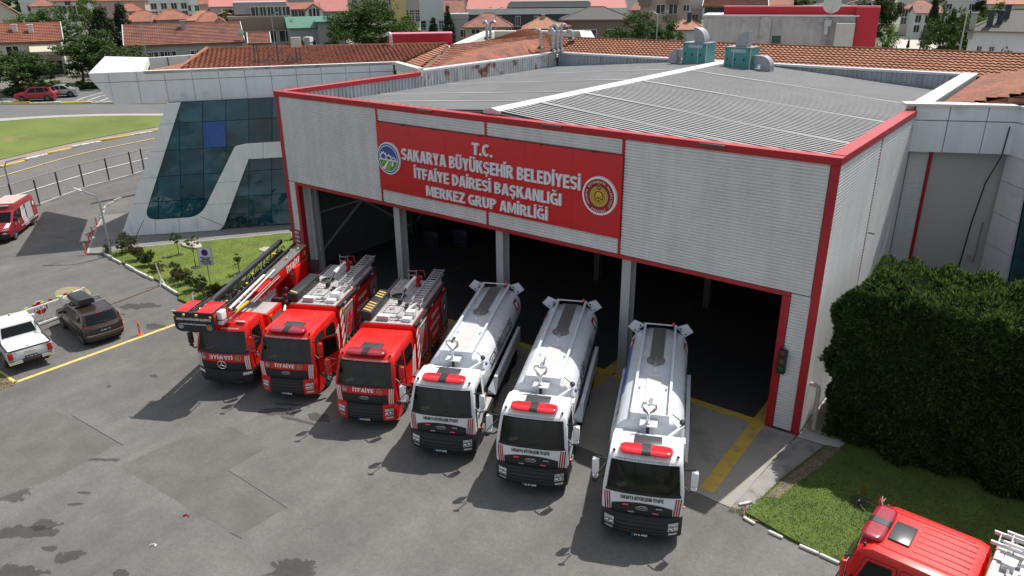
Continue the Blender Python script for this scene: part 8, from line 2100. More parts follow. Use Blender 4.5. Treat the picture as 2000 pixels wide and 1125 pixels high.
# palm at the left edge of the roundabout
pp = Vector((-50.54, 1.97, 2.75)); t = thing('palm_tree', 'palm tree whose fronds droop in at the left edge', 'palm', pp, 0); b = MB(); b.tube([(0, 0, 0), (0, 0, 2.4), (.1, 0, 4.6)], [.3, .25, .22], 10); b.build('trunk', bark, t)
for k in range(22):
 a = k * 2.399; up = .9 - .06 * k; b = MB(); pts = []; L = 2.3
 for i in range(9):
  s = i / 8; pts.append(Vector((.1 + math.cos(a) * L * s * .95, math.sin(a) * L * s * .95, 4.6 + up * s * 1.6 - 1.5 * s * s)))
 for i in range(1, 9):
  d = (pts[i] - pts[i - 1]).normalized(); n = Vector((-math.sin(a), math.cos(a), 0))
  for sd in (-1, 1):
   for f in (0, .5):
    p = pts[i - 1].lerp(pts[i], f); w = .5 * math.sin(math.pi * min(1, (i + f) / 9 + .12)) + .06; q = p + n * sd * w + d * .25 + Vector((0, 0, -.22)); b.add([p - d * .03, p + d * .06, q], [(0, 1, 2)])
 b.build('frond', leaf['mid'], t, 0)
# the tall clipped cypress hedge
hd = thing('cypress_hedge', 'tall dense dark green cypress hedge right of the hall', 'hedge', (0, 0, 0))
HX0, HX1, HY0, HY1, HZ = 31.3, 45.0, .45, 5.2, 6.05
b = MB(); b.bx(HX0 + .35, HX1 - .3, HY0 + .35, HY1 - .3, .1, HZ - .35); b.build('inner_shade', mat('hedge core shade', (.008, .014, .006), 1.0), hd, 0)
def sprays(name, n, m, seed, top=False, sc=1.0):
 r = random.Random(seed); b = MB()
 def lump(x, y, z): return .34 * math.sin(x * 1.7 + z * .9) * math.sin(z * 1.3 + y) + .2 * math.sin(x * 4.1 + 1.3) * math.sin(z * 3.3 + .5) + .10 * math.sin(y * 3.1 + z * 2.3)
 for k in range(n):
  f = r.random()
  if top or f < .20:
   p = Vector((r.uniform(HX0, HX1), r.uniform(HY0, HY1), HZ)); nn = Vector((0, 0, 1));
  elif f < .36: p = Vector((HX0, r.uniform(HY0, HY1), r.uniform(.12, HZ))); nn = Vector((-1, 0, 0))
  else: p = Vector((HX0 + (r.random() ** 1.25) * (HX1 - HX0) * .8, HY0, r.uniform(.12, HZ))); nn = Vector((0, -1, 0))
  l = lump(p.x, p.y, p.z) * (.3 if nn.z > .5 else 1); edge = 0
  if nn.z < .5: edge = -.16 * max(0, (p.z - HZ + 1.2) / 1.2) ** 2
  p = p + nn * (l + edge + r.uniform(-.18, .06));
  if nn.z > .5: p.z += .16 * math.sin(p.x * 2.3) * math.sin(p.y * 1.9) + .14 * math.sin(p.x * 5.3 + p.y) - .12 - .2 * max(0, (HX0 + .5 - p.x) / .5) ** 2
  if nn.x < -.5: p.x -= .18 * math.sin(p.z * 2.1) + .25 * max(0, 1 - abs(p.z - 4.2) / 1.6)
  d = (nn * .75 + Vector((r.gauss(0, .45), r.gauss(0, .35), .55 + r.gauss(0, .3)))).normalized(); L = r.uniform(.11, .25) * sc
  s = d.cross(Vector((r.gauss(0, 1), r.gauss(0, 1), r.gauss(0, 1)))).normalized()
  for q in range(4):
   a = (q - 1.5) * .42 + r.gauss(0, .1); e = (d * math.cos(a) + s * math.sin(a)).normalized(); w = s.cross(e).normalized() * .0 + e.cross(nn + Vector((.1, .2, .1))).normalized() * .022 * sc; l2 = L * r.uniform(.7, 1.1)
   b.add([p - w * .5, p + e * l2 * .5 + w * 1.3, p + e * l2, p + e * l2 * .5 - w * 1.3], [(0, 1, 2, 3)])
 o = b.build(name, m, hd, 0); return o
sprays('foliage', 46000, leaf['hedge'], 1, sc=1.15); sprays('foliage_tips', 11000, leaf['hedge_tip'], 2); sprays('top_shoots', 7000, leaf['hedge_tip'], 3, True, 1.25)
b = MB()
for k in range(9): b.tube([(HX0 + .8 + 1.5 * k, 2.2, .1), (HX0 + .8 + 1.5 * k, 2.3, 4)], [.12, .05], 6)
b.build('trunks', bark, hd)
# ------------------------------------------------------------------ the town on the slope behind
roofm = {'red': mat('roof red', (.28, .098, .06), .85, var=.2, scale=1.2, var2=.2, scale2=.25, dirt=((.15, .07, .05), .4, .52, .74)), 'brown': mat('roof brown', (.24, .1, .07), .85, var=.16, scale=1.2, var2=.2, scale2=.3, dirt=((.12, .06, .045), .35, .5, .72)),
  'pink': mat('roof pink', (.40, .14, .12), .7, var=.06, scale=.8), 'grey': mat('roof grey', (.085, .078, .072), .85, var=.1), 'green': mat('roof green', (.06, .17, .125), .6, var=.1), 'orange': mat('roof orange', (.34, .15, .09), .85, var=.12, scale=1.5, var2=.1)}
wallm = {'white': mat('wall white', (.62, .63, .64), .85, var=.05, scale=.5), 'beige': mat('wall beige', (.50, .44, .36), .85, var=.05, scale=.5), 'cream': mat('wall cream', (.58, .54, .45), .85, var=.05, scale=.5), 'grey': mat('wall grey', (.34, .34, .345), .85, var=.07, scale=.5), 'brown': mat('wall brown', (.24, .185, .15), .85, var=.06),
  'slate': mat('wall slate', (.055, .065, .085), .8, var=.08), 'yellow': mat('wall yellow', (.60, .50, .24), .85, var=.05), 'pink': mat('wall pinkish', (.46, .36, .30), .85, var=.05)}
win_frame = mat('window frame', (.62, .62, .61), .5); win_glass = mat('window glass', (.03, .036, .042), .1, spec=.7)
dark_in = mat('dark recess', (.02, .02, .022), .8)
_fr = MB()
for a, c, e, f in ((-.5, -.44, -.5, .5), (.44, .5, -.5, .5), (-.44, .44, -.5, -.44), (-.44, .44, .44, .5), (-.03, .03, -.44, .44)): _fr.bx(a, c, -.05, .05, e, f)
FRAME_ME = _fr.mesh('window', win_frame, 0); _pn = MB(); _pn.bx(-.44, .44, -.02, .02, -.44, .44); PANE_ME = _pn.mesh('pane', win_glass, 0)
def window(parent, x, y, z, w, h, rz=0):
 o = link('window', FRAME_ME, parent, (x, y, z), rz); o.scale = (w, 1.6, h); p = link('pane', PANE_ME, o); return o
def chimney(parent, x, y, z, m, w=.55, h=1.0, cap=True):
 b = MB(); b.bx(x - w / 2, x + w / 2, y - w / 2, y + w / 2, z - 1.0, z + h);
 if cap: b.bx(x - w / 2 - .08, x + w / 2 + .08, y - w / 2 - .08, y + w / 2 + .08, z + h, z + h + .1)
 b.build('chimney', m, parent, 0)
def house(tok, label, depth, roof='gable', rm='red', wm='cream', dyaw=0, wins=(), chim=(), eave=.4, name='house', group='houses on the slope', tiled=False, cat='house', band=None):
 """tok: x, y, angle of the front, length, ground, eave height, ridge height. Local x along the front, +y away"""
 x, y, ang, L, z0, ze, zr = tok; t = thing(name, label, cat, (x, y, z0), ang + R(dyaw), group); H_ = ze - z0; D_ = depth; hl = L / 2; rh = max(zr - ze, .15)
 b = MB(); b.bx(-hl, hl, 0, D_, -.6, H_); b.build('wall', wallm[wm], t, 0)
 if band: b = MB(); b.bx(-hl - .03, hl + .03, -.04, .3, H_ * band[0], H_ * band[1]); b.build('wall_band', wallm[band[2]], t, 0)
 e = eave; M = roofm.get(rm)
 if roof == 'gable':                                 # ridge along the front
  if tiled: A = [(-hl - e, -e, H_ - .05), (hl + e, -e, H_ - .05), (hl + e, D_ / 2, H_ + rh), (-hl - e, D_ / 2, H_ + rh)]; tile_roof(*A, t, M, .38, .30, .05)
  b = MB(); pr = [(-e, H_ - .12), (D_ / 2, H_ + rh - .06), (D_ + e, H_ - .12), (D_ + e, H_ + .02), (D_ / 2, H_ + rh + .08), (-e, H_ + .02)]
  if not tiled: b.prism(pr, 'x', -hl - e, hl + e); b.build('roof', M, t, 0)
  else: b.prism([(p[0], p[1] - .10) for p in pr], 'x', -hl - e + .02, hl + e - .02); b.build('roof_base', M, t, 0)
  b = MB(); b.prism([(0, H_), (D_, H_), (D_ / 2, H_ + rh - .1)], 'x', -hl, -hl + .2); b.prism([(0, H_), (D_, H_), (D_ / 2, H_ + rh - .1)], 'x', hl - .2, hl); b.build('gable', wallm[wm], t, 0)
  for sx in (-1, 1):
   b = MB(); X = sx * (hl + e); b.bar((X, -e - .02, H_), (X, D_ / 2, H_ + rh + .1), .1, .16); b.build('verge_board', win_frame if tiled else M, t, 0)
 elif roof == 'side':                                # gable faces the viewer
  b = MB(); b.prism([(-hl - e, H_ - .1), (0, H_ + rh - .06), (hl + e, H_ - .1), (hl + e, H_ + .04), (0, H_ + rh + .08), (-hl - e, H_ + .04)], 'y', -e, D_ + e); b.build('roof', M, t, 0)
  b = MB(); b.prism([(-hl, H_), (hl, H_), (0, H_ + rh - .1)], 'y', 0, .2); b.build('gable', wallm[wm], t, 0)
 elif roof == 'hip':
  k = min(D_ / 2, hl * .8); b = MB(); q = max(hl - k, .05); b.add([(-hl - e, -e, H_), (hl + e, -e, H_), (hl + e, D_ + e, H_), (-hl - e, D_ + e, H_), (-q, D_ / 2, H_ + rh), (q, D_ / 2, H_ + rh)], [(0, 1, 5, 4), (1, 2, 5), (2, 3, 4, 5), (3, 0, 4), (3, 2, 1, 0)]); b.build('roof', M, t, 0)
  b = MB(); b.tube([(-q, D_ / 2, H_ + rh), (q, D_ / 2, H_ + rh)], .12, 5)
  for sx in (-1, 1): b.tube([(sx * q, D_ / 2, H_ + rh), (sx * (hl + e), -e, H_ + .02)], .10, 5)
  b.build('hip_tiles', M, t, 0); b = MB(); b.bx(-hl - e, hl + e, -e - .04, -e + .02, H_ - .12, H_ + .03); b.build('gutter', wallm['brown'], t, 0)
 else:
  b = MB(); b.bx(-hl - .15, hl + .15, -.15, D_ + .15, H_, H_ + rh); b.build('parapet', wallm[wm] if rm not in roofm else M, t, 0)
 for (fx, fz, w, h) in wins: window(t, fx * hl, -.03, H_ * fz, w, h)
 for (fx, fy, m, h) in chim: chimney(t, fx * hl, fy * D_, H_ + rh * (fy * 2 if fy < .5 else 2 - fy * 2) if roof != 'flat' else H_, wallm[m], .6, h)
 return t, L, H_, rh
def row(zs, n, w=1.3, h=1.35, a=-.8, c=.8): return [(a + (c - a) * (k / max(n - 1, 1)), z, w, h) for z in zs for k in range(n)]
t, L, H_, rh = house((-83.26, 18.66, 1.21, 10.89, 4.46, 9.37, 11.56), 'long tiled house with cream awning and white chimneys at the left edge', 8, wm='cream', rm='red', tiled=True, chim=((.03, .28, 'white', .9), (.38, .24, 'white', 1.0)), wins=[(-.1, .75, 1.6, 1.5)], dyaw=-4)
b = MB(); aw = mat('awning cream', (.55, .52, .40), .8, var=.05); b.prism([(-.05, H_ - .3), (-1.6, H_ - 1.3), (-1.6, H_ - 1.75), (-1.55, H_ - 1.75), (-1.55, H_ - 1.35), (-.05, H_ - .38)], 'x', L * .14, L * .44); aw_o = b.build('awning', aw, t, 0)
b = MB()
for k in range(20): xx = L * .14 + L * .30 * (k + .3) / 20; b.bx(xx, xx + .07, -1.62, -1.605, H_ - 1.76, H_ - 1.3)
b.build('awning_stripes', mat('awning stripe', (.25, .22, .15), .8), aw_o, 0); b = MB(); b.bx(L * .1, L * .46, -.3, -.02, .4, H_ * .45); b.build('dark_porch', dark_in, t, 0); b = MB(); b.bx(L * .08, L * .48, -1.5, -.02, H_ * .47, H_ * .52); b.bx(L * .08, L * .48, -1.5, -1.42, H_ * .52, H_ * .64); b.build('balcony', wallm['brown'], t, 0)
t, L, H_, rh = house((-67.89, 34.76, 1.04, 15.17, 4.32, 8.72, 11.16), 'long low house with weathered tile roof and rows of white windows', 9, wm='grey', rm='brown', tiled=True, wins=[(-.86, .62, 1.5, 1.5), (-.76, .62, 1.2, 1.5), (-.68, .55, 1.0, 2.0), (-.58, .62, 1.7, 1.5), (-.40, .62, 1.6, 1.6), (-.27, .62, 1.2, 1.6), (.13, .62, 1.2, 1.5), (.24, .62, 1.3, 1.5), (.40, .55, 1.0, 2.0), (.52, .64, 1.4, 1.3), (.66, .64, 1.4, 1.3), (.8, .64, 1.4, 1.3), (.92, .62, 1.0, 1.3)], chim=((.0, .38, 'grey', 1.0),))
pos_ = t; dish(Vector((t.location.x + L * .5 * math.cos(t.rotation_euler.z), t.location.y + L * .5 * math.sin(t.rotation_euler.z), t.location.z + H_ + .6)), .5, 'small satellite dish on the gable of the long low house', R(40))
house((-60.86, 42.03, 0.96, 2.39, 4.28, 8.6, 9.83), 'small tiled annex at the right end of the long low house', 5, wm='grey', rm='brown', wins=[(.5, .7, .7, .7)], tiled=True)
house((-121.19, 31.42, 1.22, 5.95, 5.2, 11.77, 14.41), 'beige gabled house at the top left corner', 9, 'side', 'pink', 'cream'); house((-132.79, 48.13, 1.16, 3.78, 5.4, 13.72, 16.2), 'tall white house with two windows left of the yellowish tree', 8, 'gable', 'brown', 'white', wins=[(-.4, .80, 1.5, 1.7), (.5, .80, 1.5, 1.7), (.2, .97, 1.2, 1.2)])
house((-163.03, 53.57, 1.19, 4.03, 5.76, 13, 14.72), 'white flat block above the sunlit trees', 8, 'flat', 'x', 'white', wins=[(0, .85, 1.4, 1.4)])
house((-148.19, 50.24, 1.18, 4.76, 5.58, 12.56, 13.94), 'low brown roofed house peeking between the upper left trees', 8, 'hip', 'brown', 'cream')
house((-104.64, 48.92, 1.08, 7.98, 5.1, 10.36, 12.04), 'broad red hip roof between conifers and white apartment', 11, 'hip', 'red', 'grey'); house((-127.72, 58.74, 1.09, 4.83, 5.4, 11.51, 13.04), 'small reddish hip roof with a dark balcony above the broad red one', 8, 'hip', 'red', 'white', wins=[(.3, .85, 3, 1.2)])
house((-100.33, 52.58, 1.05, 6.21, 5.06, 10.65, 12.28), 'red hip roof joined to the right of the broad red one', 10, 'hip', 'red', 'grey', dyaw=8)
house((-133.77, 70.65, 1.05, 7.83, 5.53, 12.79, 15.34), 'white apartment house with dark ground floor openings', 10, 'flat', 'x', 'white', wins=row((.62,), 5, 1.3, 2.4) + row((.92,), 4, 1.3, 1.5), cat='apartment house', name='apartment_house')
house((-134.69, 76.99, 1.03, 2.21, 5.58, 12.19, 15.26), 'narrow white house right of the white apartment house', 9, 'flat', 'x', 'white', wins=row((.6, .9), 2, 1, 1.4))
house((-91.6, 51.63, 1.02, 3.51, 4.9, 10.68, 12.23), 'low orange red roof right of the white apartment house', 9, 'hip', 'orange', 'cream', dyaw=-14); house((-87.53, 52.5, 1.01, 4.99, 4.84, 10.56, 12.08), 'red tiled roof with a dormer window behind the long low house', 9, 'hip', 'red', 'cream', dyaw=12)
house((-76.27, 45.98, 1, 1.45, 4.58, 10.74, 11.59), 'tiny gabled dormer house with four white panes', 4, 'side', 'brown', 'cream', wins=[(-.45, .86, .8, 1.1), (0, .86, .8, 1.1), (.45, .86, .8, 1.1)])
house((-89.2, 55.44, 0.99, 2.22, 4.9, 11.34, 11.94), 'small pinkish gable with a dark red edge above the dormer house', 5, 'side', 'brown', 'pink')
house((-132.09, 90.24, 0.97, 17.51, 5.64, 11.64, 13.18), 'wide pale red roof at the top left of centre with a dark window band', 12, 'gable', 'pink', 'grey', wins=[(-.45, .75, 5, 2), (.2, .75, 2, 1.6)])
t, L, H_, rh = house((-78.61, 55.03, 0.96, 9.88, 4.72, 11.36, 11.54), 'beige house with a brown balcony band and two wide windows', 9, 'flat', 'x', 'beige', wins=[(.25, .52, 2.6, 2.0), (.80, .52, 2.2, 2.0), (-.5, .52, 2.2, 2.0)] + row((1.12,), 5, 1.5, 1.7, -.1, .9)); b = MB(); b.bx(-L / 2 - .1, L / 2 + .1, -.8, -.02, H_ * .72, H_ * .98); b.build('balcony_band', wallm['brown'], t, 0); b = MB(); b.bx(-L / 2 + 1, L / 2 - .2, .8, 8.8, H_ + .4, H_ * 1.35); b.build('upper_floor', wallm['grey'], t, 0)
house((-81.92, 65.69, 0.91, 7.35, 4.9, 12.23, 13.19), 'red roofed house with dark loggia beside a white gable', 8, 'gable', 'red', 'grey', wins=row((.9,), 6, 1.1, 1.4)); house((-77.82, 66.04, 0.89, 3.02, 4.84, 11.92, 13.14), 'white gable end with a tall many paned window', 6, 'side', 'brown', 'white', wins=[(-.2, .95, 1.3, 1.8), (.25, .95, 1.3, 1.8)])
house((-66.56, 56.1, 0.9, 6.73, 4.54, 9.89, 11.38), 'green roofed grey house right of the brown balcony band', 9, 'gable', 'green', 'grey', wins=[(-.2, .55, 2.6, 1.2), (.7, .45, 1.6, 2.4)], dyaw=4); house((-63.03, 57.26, 0.87, 4.14, 4.5, 10.85, 11.43), 'green flat canopy wing beside the green roofed house', 6, 'gable', 'green', 'grey')
b = thing('roof_chimney', 'white louvred chimney behind the left tiled roof', 'chimney', (-29.31, 25.82, 10.16), .4); c_ = MB(); c_.bx(-.3, .3, -.3, .3, -3, .7); c_.build('stack', wallm['grey'], b); c_ = MB(); c_.bx(-.36, .36, -.36, .36, .7, 1.15); c_.build('cap', wallm['white'], b); c_ = MB(); [c_.bx(-.25, .25, -.365, -.361, .75 + .1 * k, .8 + .1 * k) for k in range(4)]; c_.build('louvre', chassis_black, b)
house((-135.49, 118.7, 0.87, 8.24, 5.88, 9.53, 13.39), 'large plain pink roof at the top beside the very large tree', 12, 'gable', 'pink', 'grey'); house((-101.8, 111.12, 0.79, 3.08, 5.52, 8.57, 15.01), 'tall yellow house with dark windows behind the light green tree', 8, 'flat', 'x', 'yellow', wins=row((.7, .9), 2, 1, 1.9), name='yellow_house')
for a in (((-110.15, 123.97, 0.77, 3.71, 5.7, 9.94, 14.13), 'grey apartment house with a white balcony right of the yellow house', 'grey'), ((-92.77, 112.9, 0.75, 5.33, 5.46, 8.2, 14.97), 'white apartment block with small paned windows', 'white'), ((-95.74, 123.7, 0.72, 5.62, 5.58, 9.4, 12.19), 'white house with dark roof edge left of the slate building', 'white')):
 house(a[0], a[1], 9, 'flat' if 'dark' not in a[1] else 'gable', 'x' if 'dark' not in a[1] else 'brown', a[2], wins=row((.5, .7, .9), 3, 1.2, 1.5), name='apartment_house', cat='apartment house')
house((-61.74, 87.01, 0.71, 3.27, 4.9, 10.11, 11), 'small grey house with a white eave by the slate building', 6, 'flat', 'x', 'grey', wins=[(.4, .5, 1.2, 1.5)])
t, L, H_, rh = house((-63.62, 118.43, 0.61, 34.72, 5.29, 10.98, 13.25), 'wide dark slate building with a pale band and pink roof', 14, 'gable', 'pink', 'slate', name='slate_building', cat='building', eave=.3); b = MB(); b.bx(-L / 2 - .2, L / 2 + .2, -.35, .3, H_ - 1.1, H_ + .1); b.build('pale_band', wallm['white'], t, 0); b = MB(); b.bx(-L * .24, L * .28, -.2, 6, H_ + .3, H_ + 1.3); b.bx(-L * .23, L * .27, -.25, 6, H_ + 1.31, H_ + 1.6); b.build('roof_monitor', wallm['grey'], t, 0)
for k in range(3): window(t, -L * .3 + L * .12 * k, -.03, H_ * .55, 1.2, 2.2)
house((-48.77, 79.62, 0.68, 8.08, 4.62, 9.31, 11.41), 'red hip roofed house in front of the slate building', 9, 'hip', 'brown', 'pink', wins=[(-.55, .85, 1.6, .8), (.85, .85, 1, 1)]); house((-42.4, 86.9, 0.61, 6.95, 4.66, 8.87, 10.56), 'tan hip roofed house right of the red hip roof', 9, 'hip', 'orange', 'beige', chim=((.0, .45, 'pink', .6),))
house((-34.36, 80.28, 0.59, 2.8, 4.46, 9.7, 10.23), 'small low orange roof porch before the grey hip roofed house', 4, 'hip', 'orange', 'brown')
house((-31.6, 86.76, 0.54, 11.25, 4.54, 10.59, 12.4), 'brown walled house with a dark grey hip roof and white windows', 10, 'hip', 'grey', 'brown', wins=[(-.52, .60, 2.3, 1.8), (-.18, .60, 2.3, 1.8), (.5, .60, 2, 1.8)], eave=.6)
t, L, H_, rh = house((-25.49, 99.23, 0.46, 8.41, 4.7, 14.66, 14.97), 'brown and beige apartment block with white framed windows', 10, 'flat', 'x', 'pink', wins=[(-.18, .72, 1.6, 1.7), (.33, .72, 1.6, 1.7), (.85, .74, 1.1, 1.1), (-.18, .98, 1.6, 1.4), (.33, .98, 1.6, 1.4)], name='apartment_house', cat='apartment house'); b = MB(); b.bx(L * .04, L * .26, -.9, -.02, H_ * .52, H_ * .63); b.bx(L * .04, L * .26, -.9, -.02, H_ * .80, H_ * .88); b.bx(-L / 2 - .3, -L * .30, -.6, 4, H_ * .78, H_ * 1.02); b.build('balcony', wallm['brown'], t, 0)
house((-34.38, 105.89, 0.49, 2.44, 4.9, 11.4, 12.73), 'red roof corner left of the brown apartment block', 7, 'hip', 'brown', 'beige')
house((-13.61, 82.74, 0.43, 4.89, 4.3, 9.65, 10.91), 'low white house with an orange roof and dark chimney', 7, 'hip', 'orange', 'white', wins=[(.45, .55, 2.0, 1.6)], chim=((.1, .4, 'slate', 1.2),)); house((-24.75, 110.63, 0.42, 2.01, 4.9, 11.55, 13.59), 'narrow white house with a door window right of the apartment block', 7, 'flat', 'x', 'white', wins=[(-.2, .7, 1.1, 2.4)])
house((-15.62, 105.8, 0.38, 10.11, 4.74, 12.28, 13.39), 'wide red roofed house with dark wall above the penthouse', 10, 'gable', 'brown', 'slate', tiled=True); house((-18.32, 134.63, 0.33, 5.39, 5.22, 11.69, 13.15), 'red roofed house with a balcony behind the penthouse', 8, 'gable', 'red', 'brown', wins=row((.8,), 3))
house((-5.54, 126.02, 0.27, 12.06, 5.06, 11.4, 12.42), 'dark grey hip roof pavilion behind the satellite dish', 10, 'hip', 'grey', 'white', wins=row((.7,), 5)); house((-3.38, 141.03, 0.23, 6.46, 5.24, 11.65, 12.87), 'white house with a dark red gable edge beside the tall dark tree', 8, 'side', 'brown', 'white', wins=row((.75,), 2))
house((3.85, 156.84, 0.18, 6.43, 5.41, 10.61, 12.18), 'cream house with a pale red roof on the right slope', 10, 'hip', 'brown', 'cream', wins=row((.55, .82), 3, 1.1, 1.6)); house((7.34, 147.3, 0.17, 4.26, 5.29, 10.08, 11.44), 'white two storey house with small dark windows on the right slope', 8, 'gable', 'brown', 'white', wins=row((.4, .78), 3, 1.1, 1.5), dyaw=10)
t, L, H_, rh = house((28.25, 77.41, 0.08, 9, 3.91, 10.78, 12.88), 'white house with a broad grey roof and black chimneys at the right edge', 13, 'hip', 'grey', 'white', wins=[(-.72, .62, .5, 2.2), (-.45, .62, .5, 2.2)], chim=((-.62, .10, 'slate', 1.7), (-.42, .16, 'slate', 1.4), (-.3, .3, 'slate', 1.4), (-.98, .02, 'grey', 1.8))); b = MB(); pts = [(-L * .5, -4.5), (-L * .62, -4.0), (-L * .72, -1.2), (-L * .70, 1.5), (-L * .5, 2.4)]; q = [(x * .98 + .0, y + .3) for x, y in pts]
b = MB(); b.prism([(-L * .42, -4.6)] + pts + [(-L * .46, 2.0), (L * .5, 2.0), (L * .5, -4.6)], 'z', H_ * .12, H_ * .22); b.build('terrace', wallm['cream'], t, 0); b = MB()
for a, c in zip([(L * .5, -4.7), (-L * .42, -4.7)] + pts[:-1], [(-L * .42, -4.7)] + pts): b.bar((a[0], a[1], H_ * .05), (c[0], c[1], H_ * .05), .25, H_ * .75)
b.build('terrace_wall', wallm['white'], t, 0); b = MB(); b.bx(-L * .7, L * .5, -4.4, 2, -2, H_ * .12); b.build('undercroft', wallm['grey'], t, 0)
house((8.41, 176.8, 0.14, 5.48, 5.64, 11.68, 13.31), 'white house high on the right slope between conifers', 9, 'flat', 'x', 'white', wins=row((.8,), 2)); house((17.93, 172.87, 0.09, 7.39, 5.58, 11.21, 12.52), 'orange roof at the very top right', 10, 'gable', 'orange', 'cream')
# the crowd of houses farther up that only shows as roofs and walls
rf = random.Random(21); protos = []
for k in range(6):
 pr = thing('far_house', 'far house with a reddish hip roof in the crowd at the top of the view', 'house', (0, 0, 0), 0, 'far houses up the slope'); w = (9, 11, 13, 10, 12, 9)[k]; h = (5.5, 7, 6, 9, 6.5, 8)[k]; d = 9
 b = MB(); b.bx(-w / 2, w / 2, 0, d, -2, h); b.build('wall', wallm[('cream', 'white', 'beige', 'white', 'pink', 'grey')[k]], pr, 0)
 b = MB(); e = .5; q = max(w / 2 - d / 2, .3); b.add([(-w / 2 - e, -e, h), (w / 2 + e, -e, h), (w / 2 + e, d + e, h), (-w / 2 - e, d + e, h), (-q, d / 2, h + 2.3), (q, d / 2, h + 2.3)], [(0, 1, 5, 4), (1, 2, 5), (2, 3, 4, 5), (3, 0, 4), (3, 2, 1, 0)]); b.build('roof', roofm[('red', 'brown', 'red', 'pink', 'brown', 'orange')[k]], pr, 0)
 for fx in (-.6, 0, .6): window(pr, fx * w / 2, -.03, h * .72, 1.3, 1.4)
 protos.append(pr)
used = set()
n_far = 0
for ring, (dist, cnt) in enumerate(((235, 12), (265, 13), (300, 14), (350, 14))):
 for j in range(cnt):
  az = R(-37.36) + R(-37 + 74 * (j + .5 + rf.uniform(-.3, .3)) / cnt); d = dist + rf.uniform(-8, 8); x = CAMX + d * math.sin(az); y = CAMY + d * math.cos(az)
  k = rf.randrange(6); o = protos[k] if k not in used else copies(protos[k], 1)[0]; used.add(k)
  o.location = (x, y, terr(x, y)); o.rotation_euler = (0, 0, -az + rf.uniform(-.5, .5)); s = rf.uniform(.85, 1.25); o.scale = (s, s, s)
# street on the right slope with a walker and a scooter
stc = [(6.84, 121.65, 4.92), (4.53, 135.6, 5.16), (2.45, 150.9, 5.35), (2.89, 163.66, 5.49)]; std = [(13.8, 125.15, 4.96), (10.43, 138.63, 5.18), (6.43, 149.96, 5.33), (4.65, 162.85, 5.48)]
ribbon('slope_street', stc, std, .06, mat('pale street', (.46, .43, .38), .9, var=.08), 4)
def walker(p, rz):
 t = thing('person', 'person in long black clothes walking on the pale street behind the roofs', 'person', p, rz); cloth = mat('black cloth', (.012, .012, .014), .9); skin = mat('skin', (.35, .2, .14), .6)
 me = bpy.data.meshes.new('body'); vs = [(0, 0, .92), (0, 0, 1.15), (0, .01, 1.38), (0, 0, 1.50), (0, -.01, 1.60), (0, -.02, 1.70), (-.17, 0, 1.40), (-.25, -.04, 1.14), (-.22, -.16, .95), (.17, 0, 1.40), (.25, .04, 1.14), (.22, -.05, .92), (-.09, -.02, .85), (-.10, -.14, .48), (-.10, -.16, .07), (-.10, -.28, .04), (.09, .02, .85), (.10, .08, .48), (.10, .24, .10), (.10, .14, .04)]
 es = [(0, 1), (1, 2), (2, 3), (3, 4), (4, 5), (2, 6), (6, 7), (7, 8), (2, 9), (9, 10), (10, 11), (0, 12), (12, 13), (13, 14), (14, 15), (0, 16), (16, 17), (17, 18), (18, 19)]
 rs = [.17, .15, .17, .06, .095, .08, .075, .055, .045, .075, .055, .045, .11, .09, .06, .04, .11, .09, .06, .04]
 me.from_pydata(vs, es, []); o = link('body', me, t); sk = o.modifiers.new('skin', 'SKIN');
 for v, r_ in zip(me.skin_vertices[0].data, rs): v.radius = (r_, r_ * .85)
 me.skin_vertices[0].data[0].use_root = True; sub = o.modifiers.new('sub', 'SUBSURF'); sub.levels = 1; sub.render_levels = 1
 dg = bpy.context.evaluated_depsgraph_get(); m2 = bpy.data.meshes.new_from_object(o.evaluated_get(dg)); o.modifiers.clear(); o.data = m2; m2.materials.clear(); m2.materials.append(cloth)
 b = MB(); b.lathe([(.30, .28), (.26, .6), (.19, .98), (.19, 1.0)], (0, 0, 0), 'z', 14); b.build('long_coat', cloth, t); b = MB(); b.sph((0, -.085, 1.66), (.06, .03, .08), 8); b.build('face', skin, t); b = MB(); b.sph((0, .015, 1.69), (.11, .115, .125), 10); b.build('head_scarf', cloth, t)
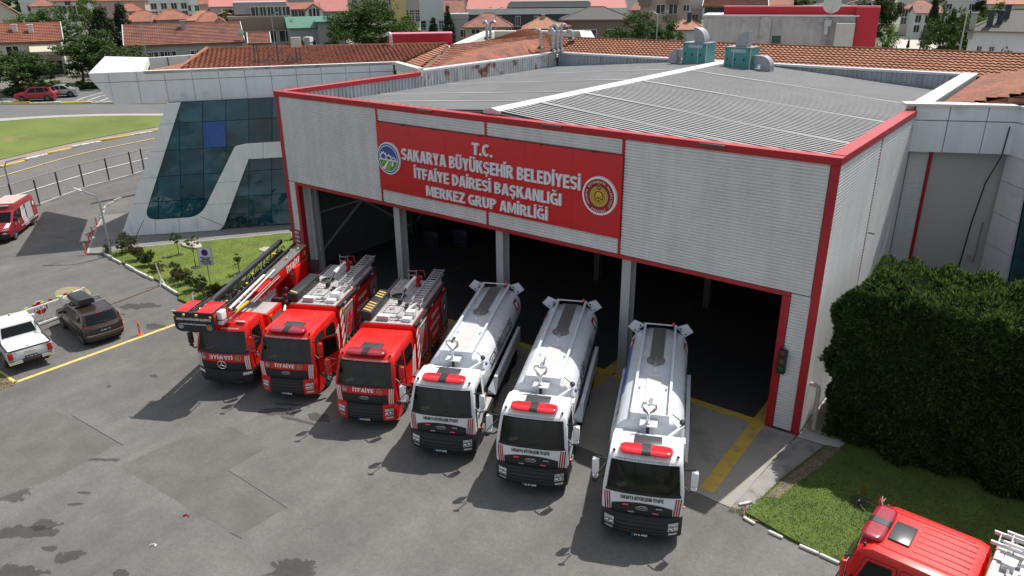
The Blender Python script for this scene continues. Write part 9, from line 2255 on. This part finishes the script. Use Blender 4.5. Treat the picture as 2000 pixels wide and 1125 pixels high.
walker(Vector((9.02, 123.72, 4.95)) + Vector((0, 0, .06)), R(60))
t = thing('parked_scooter', 'dark scooter with a top box parked on the pale street', 'scooter', Vector((11.09, 124.76, 4.96)) + Vector((0, 0, .06)), R(-20))
for y in (-.6, .6): car_wheel(t, .06, y, .25, .12, True)
b = MB(); b.prism(round_poly([(-.35, .3), (.3, .3), (.75, .6), (.75, .8), (.1, .82), (0, .45), (-.3, .5), (-.5, 1.05), (-.62, 1.05), (-.5, .4)], .05), 'x', -.17, .17); b.build('body', black_plastic, t, bevel=.03); b = MB(); b.bx(-.25, .25, .6, 1.05, .9, 1.3); b.build('top_box', black_plastic, t, bevel=.04); b = MB(); b.tube([(-.33, -.45, 1.1), (0, -.5, 1.05), (.33, -.45, 1.1)], .025, 6); b.bx(-.2, .2, -.62, -.58, 1.0, 1.4); b.build('handlebar', chassis_black, t)
# street lamps and poles among the houses
def far_pole(p, h, label, arms=1):
 t = thing('street_lamp', label, 'street lamp', p, 0, 'street lamps among the houses'); b = MB(); b.tube([(0, 0, 0), (0, 0, h)], [.09, .06], 6)
 for sx in ((1,) if arms == 1 else (-1, 1)): b.tube([(0, 0, h), (sx * .9, .3, h + .35)], .04, 5); b.bx(min(sx * .85, sx * 1.4), max(sx * .85, sx * 1.4), .2, .42, h + .32, h + .42)
 b.build('pole', steel, t, 0)
for p, lb, h, ar in (((-66.09, 27.71, 11.68), 'tall street lamp before the weathered roof of the long low house', 3.6, 1), ((-66.93, 49.02, 12), 'white street lamp before the brown balcony band', 3.6, 1), ((-37.91, 67.82, 12.52), 'twin armed street lamp before the slate building', 2.8, 2), ((-12.09, 70.15, 12.24), 'twin armed lamp over the grey green trees', 2.5, 2), ((25.72, 57.04, 14.13), 'thin lamp post before the house with black chimneys', .5, 1), ((-86.56, 40.31, 11.92), 'street lamp before the broad red roof', 1.0, 1), ((-71.23, 54.98, 10.78), 'small street lamp beside the brown band house', 2.0, 1)):
 z0 = terr(p[0], p[1]); far_pole((p[0], p[1], z0), p[2] - z0, lb, ar)
